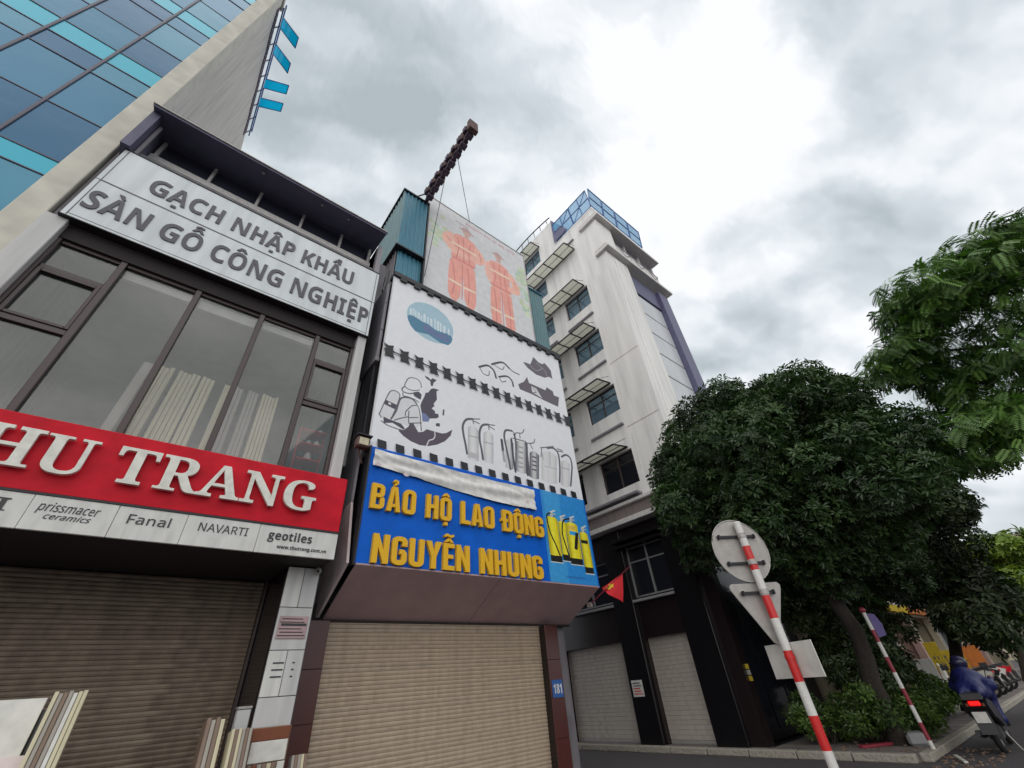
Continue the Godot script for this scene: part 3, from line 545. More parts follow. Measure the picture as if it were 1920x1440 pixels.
const POSTER_PRINT := [
	["p", [0.6, 0.68, 0.5], 0, [0.63, 2.25, 0.57, 2.29, 0.51, 2.33, 0.44, 2.36, 0.37, 2.34, 0.29, 2.26, 0.3, 2.19, 0.38, 2.12, 0.45, 2.09, 0.5, 2.08, 0.56, 2.12, 0.63, 2.19]],
	["p", [0.6, 0.68, 0.5], 0, [0.83, 1.84, 0.82, 1.9, 0.76, 1.94, 0.65, 1.96, 0.58, 1.93, 0.53, 1.85, 0.54, 1.77, 0.62, 1.7, 0.68, 1.66, 0.73, 1.66, 0.78, 1.69, 0.82, 1.77]],
	["p", [0.55, 0.62, 0.45], 0, [0.77, 0.92, 0.69, 0.97, 0.63, 0.99, 0.58, 0.99, 0.54, 0.96, 0.5, 0.92, 0.5, 0.86, 0.53, 0.78, 0.57, 0.76, 0.63, 0.79, 0.7, 0.83, 0.77, 0.87]],
	["p", [0.6, 0.68, 0.5], 0, [0.21, 2.47, 0.16, 2.54, 0.09, 2.57, 0.0, 2.56, -0.06, 2.52, -0.09, 2.46, -0.09, 2.41, -0.04, 2.37, 0.03, 2.34, 0.12, 2.32, 0.18, 2.34, 0.22, 2.4]],
	["p", [0.6, 0.68, 0.5], 0, [0.5, 2.58, 0.47, 2.67, 0.41, 2.71, 0.33, 2.7, 0.27, 2.66, 0.23, 2.58, 0.25, 2.52, 0.31, 2.48, 0.37, 2.44, 0.42, 2.4, 0.46, 2.42, 0.5, 2.5]],
	["p", [0.6, 0.68, 0.5], 0, [0.72, 2.09, 0.65, 2.17, 0.59, 2.2, 0.52, 2.19, 0.46, 2.16, 0.4, 2.09, 0.4, 2.02, 0.45, 1.95, 0.52, 1.92, 0.62, 1.91, 0.69, 1.94, 0.74, 2.01]],
	["p", [0.42, 0.58, 0.44], 0, [0.48, 1.58, 0.48, 1.63, 0.42, 1.67, 0.32, 1.68, 0.26, 1.65, 0.25, 1.59, 0.26, 1.53, 0.3, 1.49, 0.35, 1.48, 0.4, 1.48, 0.44, 1.5, 0.46, 1.54]],
	["p", [0.6, 0.68, 0.5], 0, [0.92, 2.03, 0.9, 2.07, 0.84, 2.11, 0.75, 2.15, 0.7, 2.13, 0.68, 2.05, 0.69, 1.96, 0.73, 1.87, 0.78, 1.83, 0.84, 1.84, 0.89, 1.89, 0.92, 1.97]],
	["p", [0.5, 0.64, 0.52], 0, [0.64, 1.88, 0.59, 1.95, 0.51, 1.97, 0.42, 1.95, 0.36, 1.91, 0.33, 1.87, 0.33, 1.8, 0.36, 1.71, 0.43, 1.68, 0.52, 1.71, 0.59, 1.75, 0.64, 1.82]],
	["p", [0.5, 0.64, 0.52], 0, [0.89, 1.86, 0.83, 1.9, 0.76, 1.94, 0.68, 1.98, 0.61, 1.96, 0.53, 1.87, 0.54, 1.79, 0.62, 1.72, 0.7, 1.7, 0.78, 1.73, 0.84, 1.77, 0.9, 1.81]],
	["p", [0.5, 0.64, 0.52], 0, [0.71, 2.28, 0.68, 2.33, 0.61, 2.35, 0.51, 2.35, 0.45, 2.33, 0.43, 2.28, 0.43, 2.22, 0.46, 2.17, 0.51, 2.13, 0.6, 2.11, 0.66, 2.13, 0.7, 2.21]],
	["p", [0.55, 0.62, 0.45], 0, [0.53, 2.87, 0.48, 2.91, 0.42, 2.94, 0.33, 2.95, 0.28, 2.93, 0.25, 2.87, 0.25, 2.82, 0.28, 2.76, 0.32, 2.72, 0.37, 2.71, 0.43, 2.74, 0.51, 2.81]],
	["p", [0.6, 0.68, 0.5], 0, [0.55, 2.32, 0.51, 2.39, 0.45, 2.43, 0.37, 2.44, 0.33, 2.41, 0.34, 2.33, 0.35, 2.26, 0.37, 2.21, 0.42, 2.18, 0.5, 2.19, 0.55, 2.22, 0.56, 2.27]],
	["p", [0.42, 0.58, 0.44], 0, [0.61, 1.99, 0.6, 2.05, 0.56, 2.07, 0.5, 2.06, 0.45, 2.03, 0.41, 1.99, 0.4, 1.94, 0.44, 1.9, 0.49, 1.85, 0.57, 1.8, 0.61, 1.83, 0.62, 1.92]],
	["p", [0.6, 0.68, 0.5], 0, [0.64, 1.96, 0.63, 2.01, 0.59, 2.06, 0.52, 2.1, 0.48, 2.08, 0.45, 1.99, 0.46, 1.91, 0.49, 1.85, 0.53, 1.81, 0.6, 1.78, 0.64, 1.81, 0.64, 1.9]],
	["p", [0.55, 0.62, 0.45], 0, [0.43, 1.91, 0.36, 1.95, 0.29, 1.97, 0.24, 1.97, 0.19, 1.95, 0.16, 1.91, 0.17, 1.84, 0.2, 1.76, 0.25, 1.72, 0.3, 1.74, 0.36, 1.78, 0.43, 1.85]],
	["p", [0.42, 0.58, 0.44], 0, [0.42, 2.18, 0.37, 2.24, 0.3, 2.26, 0.22, 2.24, 0.16, 2.21, 0.11, 2.17, 0.11, 2.12, 0.17, 2.05, 0.23, 2.01, 0.29, 2.0, 0.35, 2.03, 0.41, 2.11]],
	["p", [0.55, 0.62, 0.45], 0, [0.3, 1.56, 0.26, 1.61, 0.2, 1.64, 0.15, 1.67, 0.1, 1.64, 0.05, 1.57, 0.04, 1.51, 0.09, 1.45, 0.14, 1.43, 0.21, 1.45, 0.27, 1.48, 0.31, 1.52]],
	["p", [0.55, 0.62, 0.45], 0, [0.85, 1.57, 0.84, 1.66, 0.8, 1.69, 0.72, 1.66, 0.65, 1.62, 0.59, 1.55, 0.59, 1.5, 0.66, 1.45, 0.73, 1.41, 0.8, 1.37, 0.84, 1.39, 0.85, 1.48]],
	["p", [0.6, 0.68, 0.5], 0, [0.62, 2.25, 0.58, 2.32, 0.51, 2.35, 0.43, 2.36, 0.38, 2.33, 0.37, 2.26, 0.37, 2.2, 0.39, 2.16, 0.43, 2.14, 0.51, 2.12, 0.58, 2.14, 0.62, 2.19]],
	["p", [0.42, 0.58, 0.44], 0, [0.68, 2.0, 0.67, 2.04, 0.63, 2.06, 0.55, 2.09, 0.49, 2.07, 0.45, 2.01, 0.45, 1.94, 0.47, 1.86, 0.52, 1.81, 0.6, 1.81, 0.65, 1.85, 0.67, 1.94]],
	["p", [0.5, 0.64, 0.52], 0, [0.45, 2.54, 0.42, 2.61, 0.36, 2.64, 0.29, 2.62, 0.25, 2.59, 0.26, 2.54, 0.26, 2.48, 0.25, 2.41, 0.3, 2.37, 0.4, 2.34, 0.46, 2.37, 0.47, 2.46]],
	["p", [0.42, 0.58, 0.44], 0, [0.7, 2.28, 0.69, 2.35, 0.64, 2.39, 0.58, 2.4, 0.52, 2.36, 0.47, 2.28, 0.48, 2.22, 0.53, 2.18, 0.59, 2.16, 0.64, 2.14, 0.68, 2.16, 0.7, 2.21]],
	["p", [0.55, 0.62, 0.45], 0, [0.58, 2.27, 0.55, 2.35, 0.48, 2.36, 0.39, 2.33, 0.34, 2.29, 0.31, 2.26, 0.32, 2.2, 0.35, 2.11, 0.41, 2.07, 0.49, 2.09, 0.55, 2.13, 0.58, 2.2]],
	["p", [0.6, 0.68, 0.5], 0, [0.88, 2.05, 0.84, 2.13, 0.78, 2.16, 0.7, 2.14, 0.65, 2.1, 0.63, 2.04, 0.63, 1.97, 0.64, 1.91, 0.69, 1.89, 0.78, 1.9, 0.84, 1.93, 0.88, 1.98]],
	["p", [0.55, 0.62, 0.45], 0, [0.65, 2.0, 0.63, 2.06, 0.59, 2.08, 0.52, 2.08, 0.46, 2.06, 0.39, 2.0, 0.38, 1.94, 0.43, 1.87, 0.49, 1.82, 0.57, 1.8, 0.62, 1.84, 0.65, 1.93]],
	["p", [0.5, 0.64, 0.52], 0, [4.77, 2.01, 4.72, 2.07, 4.65, 2.09, 4.56, 2.07, 4.52, 2.04, 4.51, 1.99, 4.52, 1.94, 4.54, 1.86, 4.58, 1.84, 4.64, 1.86, 4.7, 1.9, 4.76, 1.95]],
	["p", [0.55, 0.62, 0.45], 0, [4.72, 1.71, 4.66, 1.75, 4.6, 1.78, 4.52, 1.81, 4.47, 1.79, 4.44, 1.72, 4.44, 1.66, 4.46, 1.6, 4.52, 1.57, 4.62, 1.58, 4.69, 1.61, 4.73, 1.66]],
	["p", [0.5, 0.64, 0.52], 0, [4.75, 2.09, 4.72, 2.13, 4.68, 2.15, 4.63, 2.15, 4.58, 2.13, 4.53, 2.09, 4.51, 2.04, 4.54, 1.98, 4.59, 1.94, 4.67, 1.91, 4.72, 1.94, 4.75, 2.02]],
	["p", [0.55, 0.62, 0.45], 0, [4.62, 2.13, 4.59, 2.21, 4.54, 2.23, 4.47, 2.2, 4.42, 2.15, 4.39, 2.11, 4.39, 2.04, 4.42, 1.96, 4.46, 1.93, 4.53, 1.93, 4.58, 1.97, 4.61, 2.05]],
	["p", [0.5, 0.64, 0.52], 0, [4.63, 1.73, 4.59, 1.77, 4.53, 1.81, 4.44, 1.85, 4.36, 1.83, 4.3, 1.75, 4.31, 1.69, 4.39, 1.65, 4.45, 1.61, 4.51, 1.56, 4.57, 1.58, 4.62, 1.66]],
	["p", [0.55, 0.62, 0.45], 0, [4.61, 1.69, 4.6, 1.78, 4.56, 1.81, 4.48, 1.79, 4.4, 1.74, 4.33, 1.68, 4.33, 1.6, 4.4, 1.51, 4.47, 1.48, 4.56, 1.51, 4.61, 1.55, 4.61, 1.61]],
	["p", [0.42, 0.58, 0.44], 0, [4.64, 1.4, 4.59, 1.49, 4.54, 1.52, 4.48, 1.5, 4.41, 1.46, 4.34, 1.39, 4.33, 1.31, 4.38, 1.22, 4.45, 1.2, 4.54, 1.23, 4.6, 1.27, 4.65, 1.32]],
	["p", [0.5, 0.64, 0.52], 0, [4.73, 1.36, 4.68, 1.44, 4.62, 1.48, 4.56, 1.47, 4.48, 1.43, 4.4, 1.35, 4.39, 1.27, 4.45, 1.18, 4.52, 1.15, 4.6, 1.19, 4.67, 1.23, 4.73, 1.29]],
	["p", [0.42, 0.58, 0.44], 0, [4.8, 2.72, 4.75, 2.8, 4.68, 2.84, 4.57, 2.84, 4.52, 2.8, 4.53, 2.72, 4.53, 2.65, 4.52, 2.58, 4.56, 2.55, 4.64, 2.56, 4.71, 2.59, 4.79, 2.65]],
	["p", [0.6, 0.68, 0.5], 0, [4.73, 1.18, 4.65, 1.22, 4.58, 1.26, 4.51, 1.31, 4.44, 1.29, 4.39, 1.21, 4.39, 1.12, 4.44, 1.04, 4.5, 1.01, 4.57, 1.05, 4.65, 1.09, 4.73, 1.14]],
	["p", [0.42, 0.58, 0.44], 0, [4.42, 1.75, 4.36, 1.84, 4.3, 1.86, 4.23, 1.82, 4.18, 1.77, 4.13, 1.73, 4.13, 1.68, 4.18, 1.61, 4.23, 1.58, 4.31, 1.59, 4.37, 1.63, 4.42, 1.68]],
	["p", [0.55, 0.62, 0.45], 0, [4.73, 1.46, 4.65, 1.56, 4.57, 1.59, 4.49, 1.57, 4.44, 1.52, 4.42, 1.45, 4.43, 1.37, 4.47, 1.27, 4.53, 1.24, 4.61, 1.26, 4.68, 1.3, 4.74, 1.38]],
	["p", [0.55, 0.62, 0.45], 0, [4.58, 1.29, 4.58, 1.37, 4.53, 1.41, 4.45, 1.43, 4.4, 1.39, 4.37, 1.29, 4.38, 1.23, 4.43, 1.19, 4.49, 1.15, 4.54, 1.11, 4.57, 1.13, 4.58, 1.21]],
	["p", [0.6, 0.68, 0.5], 0, [4.44, 1.94, 4.42, 2.01, 4.38, 2.06, 4.33, 2.08, 4.29, 2.04, 4.27, 1.95, 4.27, 1.85, 4.29, 1.76, 4.33, 1.72, 4.38, 1.74, 4.42, 1.78, 4.44, 1.86]],
	["p", [0.55, 0.62, 0.45], 0, [4.4, 2.55, 4.37, 2.63, 4.32, 2.65, 4.26, 2.61, 4.21, 2.57, 4.17, 2.53, 4.16, 2.49, 4.2, 2.46, 4.25, 2.41, 4.32, 2.37, 4.37, 2.38, 4.4, 2.47]],
	["p", [0.55, 0.62, 0.45], 0, [4.75, 1.12, 4.74, 1.18, 4.69, 1.2, 4.6, 1.21, 4.53, 1.18, 4.48, 1.12, 4.49, 1.07, 4.56, 1.03, 4.64, 1.01, 4.72, 1.02, 4.76, 1.04, 4.76, 1.08]],
	["p", [0.55, 0.62, 0.45], 0, [4.52, 1.44, 4.5, 1.49, 4.46, 1.51, 4.37, 1.51, 4.32, 1.49, 4.31, 1.45, 4.31, 1.38, 4.32, 1.31, 4.37, 1.28, 4.45, 1.29, 4.5, 1.33, 4.52, 1.39]],
	["p", [0.6, 0.68, 0.5], 0, [4.83, 1.94, 4.79, 2.0, 4.72, 2.03, 4.62, 2.02, 4.56, 1.99, 4.54, 1.94, 4.54, 1.88, 4.57, 1.83, 4.61, 1.79, 4.68, 1.77, 4.75, 1.79, 4.81, 1.87]],
	["p", [0.55, 0.62, 0.45], 0, [4.69, 1.84, 4.65, 1.93, 4.58, 1.95, 4.49, 1.9, 4.43, 1.85, 4.41, 1.82, 4.41, 1.78, 4.45, 1.73, 4.51, 1.69, 4.58, 1.66, 4.64, 1.68, 4.69, 1.76]],
	["p", [0.6, 0.68, 0.5], 0, [4.65, 1.13, 4.58, 1.2, 4.51, 1.24, 4.43, 1.27, 4.39, 1.23, 4.39, 1.14, 4.39, 1.06, 4.4, 0.99, 4.44, 0.97, 4.53, 0.99, 4.6, 1.03, 4.66, 1.07]],
	["p", [0.42, 0.58, 0.44], 0, [4.54, 1.5, 4.5, 1.53, 4.44, 1.56, 4.36, 1.56, 4.3, 1.55, 4.24, 1.5, 4.25, 1.45, 4.31, 1.38, 4.38, 1.36, 4.46, 1.39, 4.52, 1.42, 4.55, 1.46]],
	["p", [0.55, 0.62, 0.45], 0, [4.75, 2.58, 4.71, 2.64, 4.64, 2.66, 4.55, 2.66, 4.48, 2.63, 4.43, 2.58, 4.44, 2.52, 4.5, 2.44, 4.56, 2.4, 4.61, 2.4, 4.67, 2.44, 4.74, 2.52]],
	["p", [0.5, 0.64, 0.52], 0, [4.65, 2.57, 4.61, 2.63, 4.55, 2.66, 4.47, 2.65, 4.41, 2.62, 4.38, 2.56, 4.38, 2.49, 4.41, 2.4, 4.45, 2.35, 4.52, 2.35, 4.58, 2.4, 4.64, 2.49]],
	["p", [0.42, 0.58, 0.44], 0, [4.58, 1.96, 4.52, 2.0, 4.45, 2.05, 4.37, 2.1, 4.3, 2.08, 4.26, 1.99, 4.26, 1.92, 4.31, 1.87, 4.36, 1.84, 4.41, 1.82, 4.48, 1.84, 4.57, 1.91]],
	["p", [0.55, 0.62, 0.45], 0, [4.41, 2.0, 4.39, 2.07, 4.34, 2.12, 4.24, 2.15, 4.18, 2.12, 4.16, 2.02, 4.16, 1.93, 4.17, 1.83, 4.23, 1.79, 4.33, 1.81, 4.39, 1.85, 4.41, 1.93]],
	["p", [0.5, 0.64, 0.52], 0, [4.69, 2.84, 4.66, 2.87, 4.61, 2.9, 4.54, 2.9, 4.49, 2.89, 4.44, 2.84, 4.43, 2.8, 4.46, 2.76, 4.51, 2.71, 4.59, 2.67, 4.65, 2.69, 4.69, 2.77]],
	["p", [0.55, 0.62, 0.45], 0, [4.65, 3.53, 4.61, 3.58, 4.55, 3.61, 4.48, 3.64, 4.42, 3.62, 4.38, 3.54, 4.38, 3.46, 4.41, 3.37, 4.46, 3.34, 4.53, 3.39, 4.59, 3.43, 4.64, 3.48]],
	["p", [0.55, 0.62, 0.45], 0, [4.75, 3.54, 4.73, 3.58, 4.69, 3.62, 4.64, 3.67, 4.58, 3.65, 4.5, 3.57, 4.49, 3.48, 4.55, 3.39, 4.62, 3.36, 4.69, 3.37, 4.74, 3.42, 4.75, 3.49]],
	["p", [0.55, 0.62, 0.45], 0, [4.62, 3.65, 4.59, 3.69, 4.54, 3.73, 4.48, 3.77, 4.42, 3.75, 4.36, 3.67, 4.36, 3.61, 4.4, 3.57, 4.46, 3.53, 4.54, 3.5, 4.59, 3.52, 4.63, 3.59]],
	["p", [0.42, 0.58, 0.44], 0, [4.53, 3.71, 4.51, 3.8, 4.46, 3.84, 4.4, 3.83, 4.36, 3.78, 4.33, 3.7, 4.32, 3.62, 4.34, 3.53, 4.4, 3.48, 4.49, 3.48, 4.53, 3.52, 4.54, 3.62]],
	["p", [0.6, 0.68, 0.5], 0, [4.71, 3.95, 4.68, 3.99, 4.63, 4.03, 4.57, 4.08, 4.51, 4.06, 4.44, 3.97, 4.44, 3.88, 4.51, 3.79, 4.58, 3.75, 4.65, 3.77, 4.7, 3.82, 4.72, 3.89]],
	["p", [0.42, 0.58, 0.44], 0, [4.75, 3.06, 4.71, 3.14, 4.66, 3.16, 4.61, 3.13, 4.56, 3.1, 4.5, 3.05, 4.51, 2.99, 4.57, 2.92, 4.63, 2.88, 4.69, 2.85, 4.73, 2.88, 4.76, 2.97]],
	["p", [0.55, 0.62, 0.45], 0, [4.48, 3.32, 4.49, 3.38, 4.45, 3.42, 4.37, 3.43, 4.31, 3.4, 4.27, 3.33, 4.27, 3.25, 4.31, 3.17, 4.37, 3.14, 4.43, 3.17, 4.47, 3.21, 4.47, 3.27]],
	["p", [0.42, 0.58, 0.44], 0, [4.73, 3.63, 4.67, 3.69, 4.59, 3.72, 4.5, 3.7, 4.44, 3.67, 4.43, 3.62, 4.44, 3.55, 4.46, 3.46, 4.52, 3.43, 4.6, 3.45, 4.67, 3.49, 4.73, 3.56]],
	["p", [0.55, 0.62, 0.45], 0, [4.47, 3.47, 4.43, 3.54, 4.38, 3.57, 4.31, 3.55, 4.26, 3.51, 4.23, 3.46, 4.22, 3.39, 4.23, 3.31, 4.28, 3.27, 4.37, 3.26, 4.43, 3.3, 4.47, 3.39]],
	["p", [0.6, 0.68, 0.5], 0, [4.69, 3.47, 4.65, 3.55, 4.59, 3.6, 4.51, 3.61, 4.45, 3.56, 4.42, 3.47, 4.43, 3.4, 4.49, 3.35, 4.54, 3.31, 4.59, 3.3, 4.64, 3.32, 4.69, 3.39]],
	["p", [0.55, 0.62, 0.45], 0, [4.41, 3.34, 4.37, 3.39, 4.33, 3.42, 4.29, 3.45, 4.24, 3.42, 4.2, 3.35, 4.19, 3.29, 4.22, 3.26, 4.27, 3.22, 4.33, 3.18, 4.37, 3.2, 4.41, 3.28]],
	["p", [0.8, 0.36, 0.3], 0, [1.13, 2.9, 1.39, 2.9, 1.52, 3.17, 1.5, 3.73, 1.47, 4.31, 1.41, 4.94, 1.27, 5.24, 1.06, 5.21, 0.94, 4.9, 0.93, 4.3, 0.94, 3.73, 0.98, 3.17]],
	["p", [0.8, 0.36, 0.3], 0, [1.65, 2.89, 1.94, 2.86, 2.08, 3.14, 2.1, 3.71, 2.1, 4.31, 2.08, 4.94, 1.97, 5.26, 1.74, 5.29, 1.6, 4.97, 1.57, 4.33, 1.54, 3.73, 1.52, 3.17]],
	["p", [0.8, 0.36, 0.3], 0, [1.2, 1.41, 1.4, 1.34, 1.61, 1.3, 1.84, 1.3, 2.01, 1.35, 2.14, 1.45, 2.18, 1.7, 2.12, 2.1, 2.1, 2.49, 2.1, 2.86, 1.83, 3.06, 1.27, 3.09, 1.02, 2.9, 1.08, 2.5, 1.1, 2.09, 1.1, 1.66]],
	["p", [0.84, 0.47, 0.38], 0, [1.03, 1.49, 0.84, 1.58, 0.71, 1.74, 0.62, 1.98, 0.62, 2.19, 0.71, 2.36, 0.85, 2.41, 1.05, 2.34, 1.16, 2.21, 1.19, 2.04, 1.18, 1.82, 1.14, 1.57]],
	["p", [0.84, 0.47, 0.38], 0, [2.18, 1.51, 2.34, 1.64, 2.47, 1.8, 2.57, 2.0, 2.58, 2.2, 2.49, 2.4, 2.34, 2.54, 2.11, 2.61, 1.96, 2.57, 1.89, 2.43, 1.9, 2.29, 2.0, 2.16, 2.06, 1.94, 2.09, 1.61]],
	["p", [0.84, 0.47, 0.38], 0, [0.85, 2.4, 1.05, 2.3, 1.3, 2.27, 1.6, 2.33, 1.8, 2.41, 1.9, 2.54, 1.86, 2.63, 1.69, 2.69, 1.48, 2.71, 1.23, 2.71, 1.01, 2.64, 0.84, 2.51]],
	["p", [0.62, 0.4, 0.34], 0, [1.63, 1.12, 1.81, 1.12, 1.83, 1.33, 1.61, 1.33]],
	["p", [0.62, 0.4, 0.34], 0, [1.91, 0.95, 1.9, 1.02, 1.87, 1.09, 1.83, 1.14, 1.78, 1.18, 1.72, 1.19, 1.66, 1.18, 1.61, 1.14, 1.57, 1.09, 1.54, 1.02, 1.53, 0.95, 1.54, 0.88, 1.57, 0.81, 1.61, 0.76, 1.66, 0.72, 1.72, 0.71, 1.78, 0.72, 1.83, 0.76, 1.87, 0.81, 1.9, 0.88]],
	["p", [0.52, 0.34, 0.33], 0, [1.49, 0.83, 1.51, 0.75, 1.57, 0.69, 1.67, 0.65, 1.77, 0.65, 1.87, 0.69, 1.93, 0.75, 1.95, 0.83, 1.84, 0.87, 1.6, 0.87]],
	["s", [0.52, 0.34, 0.33], 0.07, [1.42, 0.87, 2.02, 0.87]],
	["p", [0.8, 0.36, 0.3], 0, [2.92, 3.2, 3.16, 3.2, 3.27, 3.5, 3.23, 4.1, 3.21, 4.7, 3.19, 5.3, 3.08, 5.59, 2.88, 5.56, 2.77, 5.26, 2.73, 4.69, 2.74, 4.1, 2.78, 3.5]],
	["p", [0.8, 0.36, 0.3], 0, [3.42, 3.19, 3.67, 3.16, 3.8, 3.46, 3.81, 4.09, 3.83, 4.7, 3.84, 5.3, 3.74, 5.61, 3.53, 5.64, 3.4, 5.34, 3.38, 4.71, 3.34, 4.1, 3.31, 3.5]],
	["p", [0.8, 0.36, 0.3], 0, [2.83, 1.81, 2.97, 1.72, 3.16, 1.68, 3.39, 1.66, 3.58, 1.71, 3.74, 1.8, 3.8, 2.04, 3.77, 2.41, 3.77, 2.79, 3.8, 3.16, 3.55, 3.36, 3.02, 3.39, 2.78, 3.2, 2.82, 2.8, 2.82, 2.41, 2.77, 2.04]],
	["p", [0.84, 0.47, 0.38], 0, [2.73, 1.91, 2.63, 2.04, 2.57, 2.25, 2.56, 2.55, 2.59, 2.83, 2.68, 3.08, 2.77, 3.18, 2.87, 3.12, 2.92, 2.9, 2.9, 2.5, 2.87, 2.19, 2.81, 1.96]],
	["p", [0.84, 0.47, 0.38], 0, [3.87, 1.94, 4.04, 2.11, 4.18, 2.34, 4.29, 2.61, 4.31, 2.84, 4.24, 3.01, 4.09, 3.11, 3.86, 3.14, 3.73, 3.09, 3.67, 2.96, 3.72, 2.85, 3.88, 2.75, 3.89, 2.6, 3.78, 2.4, 3.73, 2.19, 3.77, 1.96]],
	["p", [0.62, 0.4, 0.34], 0, [3.19, 1.43, 3.37, 1.43, 3.39, 1.63, 3.17, 1.63]],
	["p", [0.62, 0.4, 0.34], 0, [3.45, 1.28, 3.44, 1.35, 3.42, 1.41, 3.38, 1.46, 3.33, 1.49, 3.28, 1.5, 3.23, 1.49, 3.18, 1.46, 3.14, 1.41, 3.12, 1.35, 3.11, 1.28, 3.12, 1.21, 3.14, 1.15, 3.18, 1.1, 3.23, 1.07, 3.28, 1.06, 3.33, 1.07, 3.38, 1.1, 3.42, 1.15, 3.44, 1.21]],
	["p", [0.52, 0.34, 0.33], 0, [3.07, 1.17, 3.08, 1.1, 3.14, 1.04, 3.23, 1.0, 3.33, 1.0, 3.42, 1.04, 3.48, 1.1, 3.49, 1.17, 3.39, 1.2, 3.17, 1.2]],
	["s", [0.52, 0.34, 0.33], 0.07, [3.0, 1.2, 3.55, 1.2]],
	["s", [0.66, 0.22, 0.2], 0.035, [1.3, 1.6, 1.35, 2.2, 1.25, 2.9]],
	["s", [0.66, 0.22, 0.2], 0.035, [1.9, 1.6, 1.8, 2.2, 1.85, 2.9]],
	["s", [0.66, 0.22, 0.2], 0.035, [1.55, 1.45, 1.58, 2.9]],
	["s", [0.66, 0.22, 0.2], 0.035, [1.1, 3.3, 1.2, 4.2, 1.1, 5.0]],
	["s", [0.66, 0.22, 0.2], 0.035, [1.75, 3.2, 1.8, 4.2, 1.75, 5.1]],
	["s", [0.66, 0.22, 0.2], 0.035, [0.8, 1.9, 1.0, 2.1]],
	["s", [0.66, 0.22, 0.2], 0.035, [2.3, 1.8, 2.4, 2.3]],
	["s", [0.66, 0.22, 0.2], 0.035, [3.0, 1.9, 3.05, 2.6, 2.95, 3.2]],
	["s", [0.66, 0.22, 0.2], 0.035, [3.6, 1.9, 3.5, 2.6, 3.6, 3.2]],
	["s", [0.66, 0.22, 0.2], 0.035, [3.3, 1.8, 3.3, 3.2]],
	["s", [0.66, 0.22, 0.2], 0.035, [2.95, 3.5, 3.0, 4.4, 2.95, 5.4]],
	["s", [0.66, 0.22, 0.2], 0.035, [3.6, 3.5, 3.65, 4.4, 3.6, 5.4]],
	["s", [0.66, 0.22, 0.2], 0.035, [4.0, 2.4, 4.15, 2.8]],
	["s", [0.66, 0.22, 0.2], 0.035, [1.52, 3.1, 1.5, 5.0]],
	["s", [0.66, 0.22, 0.2], 0.035, [3.3, 3.4, 3.28, 5.4]],
	["s", [0.86, 0.66, 0.52], 0.09, [1.0, 4.3, 1.45, 4.32]],
	["s", [0.86, 0.66, 0.52], 0.09, [1.6, 4.35, 2.05, 4.3]],
	["s", [0.86, 0.66, 0.52], 0.09, [2.78, 4.6, 3.2, 4.62]],
	["s", [0.86, 0.66, 0.52], 0.09, [3.4, 4.65, 3.82, 4.6]],
	["s", [0.86, 0.66, 0.52], 0.09, [1.08, 2.1, 2.1, 2.08]],
	["s", [0.86, 0.66, 0.52], 0.09, [2.84, 2.35, 3.74, 2.33]],
	["s", [0.66, 0.22, 0.2], 0.06, [1.1, 2.95, 2.05, 2.92]],
	["s", [0.66, 0.22, 0.2], 0.06, [2.8, 3.25, 3.8, 3.22]],
	["s", [0.55, 0.3, 0.32], 0.035, [1.7, 0.27, 1.72, 0.41]],
	["s", [0.55, 0.3, 0.32], 0.035, [1.77, 0.27, 1.79, 0.4]],
	["s", [0.55, 0.3, 0.32], 0.035, [1.85, 0.27, 1.87, 0.37]],
	["s", [0.55, 0.3, 0.32], 0.035, [1.92, 0.27, 1.94, 0.42]],
	["s", [0.55, 0.3, 0.32], 0.035, [2.0, 0.27, 2.02, 0.41]],
	["s", [0.55, 0.3, 0.32], 0.035, [2.08, 0.27, 2.1, 0.41]],
	["s", [0.55, 0.3, 0.32], 0.035, [2.15, 0.27, 2.15, 0.4]],
	["s", [0.55, 0.3, 0.32], 0.035, [2.23, 0.27, 2.23, 0.38]],
	["s", [0.55, 0.3, 0.32], 0.035, [2.3, 0.27, 2.3, 0.37]],
	["s", [0.55, 0.3, 0.32], 0.035, [2.38, 0.27, 2.38, 0.37]],
	["s", [0.55, 0.3, 0.32], 0.035, [2.45, 0.27, 2.47, 0.37]],
	["s", [0.55, 0.3, 0.32], 0.035, [2.6, 0.27, 2.62, 0.42]],
	["s", [0.55, 0.3, 0.32], 0.035, [2.67, 0.27, 2.7, 0.37]],
	["s", [0.55, 0.3, 0.32], 0.035, [2.75, 0.27, 2.77, 0.37]],
	["s", [0.55, 0.3, 0.32], 0.035, [2.83, 0.27, 2.84, 0.37]],
	["s", [0.55, 0.3, 0.32], 0.035, [2.9, 0.27, 2.9, 0.41]],
	["s", [0.55, 0.3, 0.32], 0.035, [3.05, 0.27, 3.06, 0.39]],
	["s", [0.55, 0.3, 0.32], 0.035, [3.12, 0.27, 3.13, 0.39]],
	["s", [0.55, 0.3, 0.32], 0.035, [3.2, 0.27, 3.22, 0.41]],
	["s", [0.55, 0.3, 0.32], 0.035, [3.35, 0.27, 3.38, 0.39]],
	["s", [0.55, 0.3, 0.32], 0.035, [3.42, 0.27, 3.43, 0.42]],
	["s", [0.55, 0.3, 0.32], 0.035, [3.5, 0.27, 3.51, 0.38]],
	["s", [0.55, 0.3, 0.32], 0.035, [3.58, 0.27, 3.6, 0.39]],
	["s", [0.55, 0.3, 0.32], 0.035, [3.65, 0.27, 3.66, 0.41]],
	["s", [0.55, 0.3, 0.32], 0.035, [3.8, 0.27, 3.81, 0.39]],
	["s", [0.55, 0.3, 0.32], 0.035, [3.88, 0.27, 3.89, 0.38]],
	["s", [0.55, 0.3, 0.32], 0.035, [3.95, 0.27, 3.95, 0.4]],
	["s", [0.55, 0.3, 0.32], 0.035, [4.02, 0.27, 4.04, 0.37]],
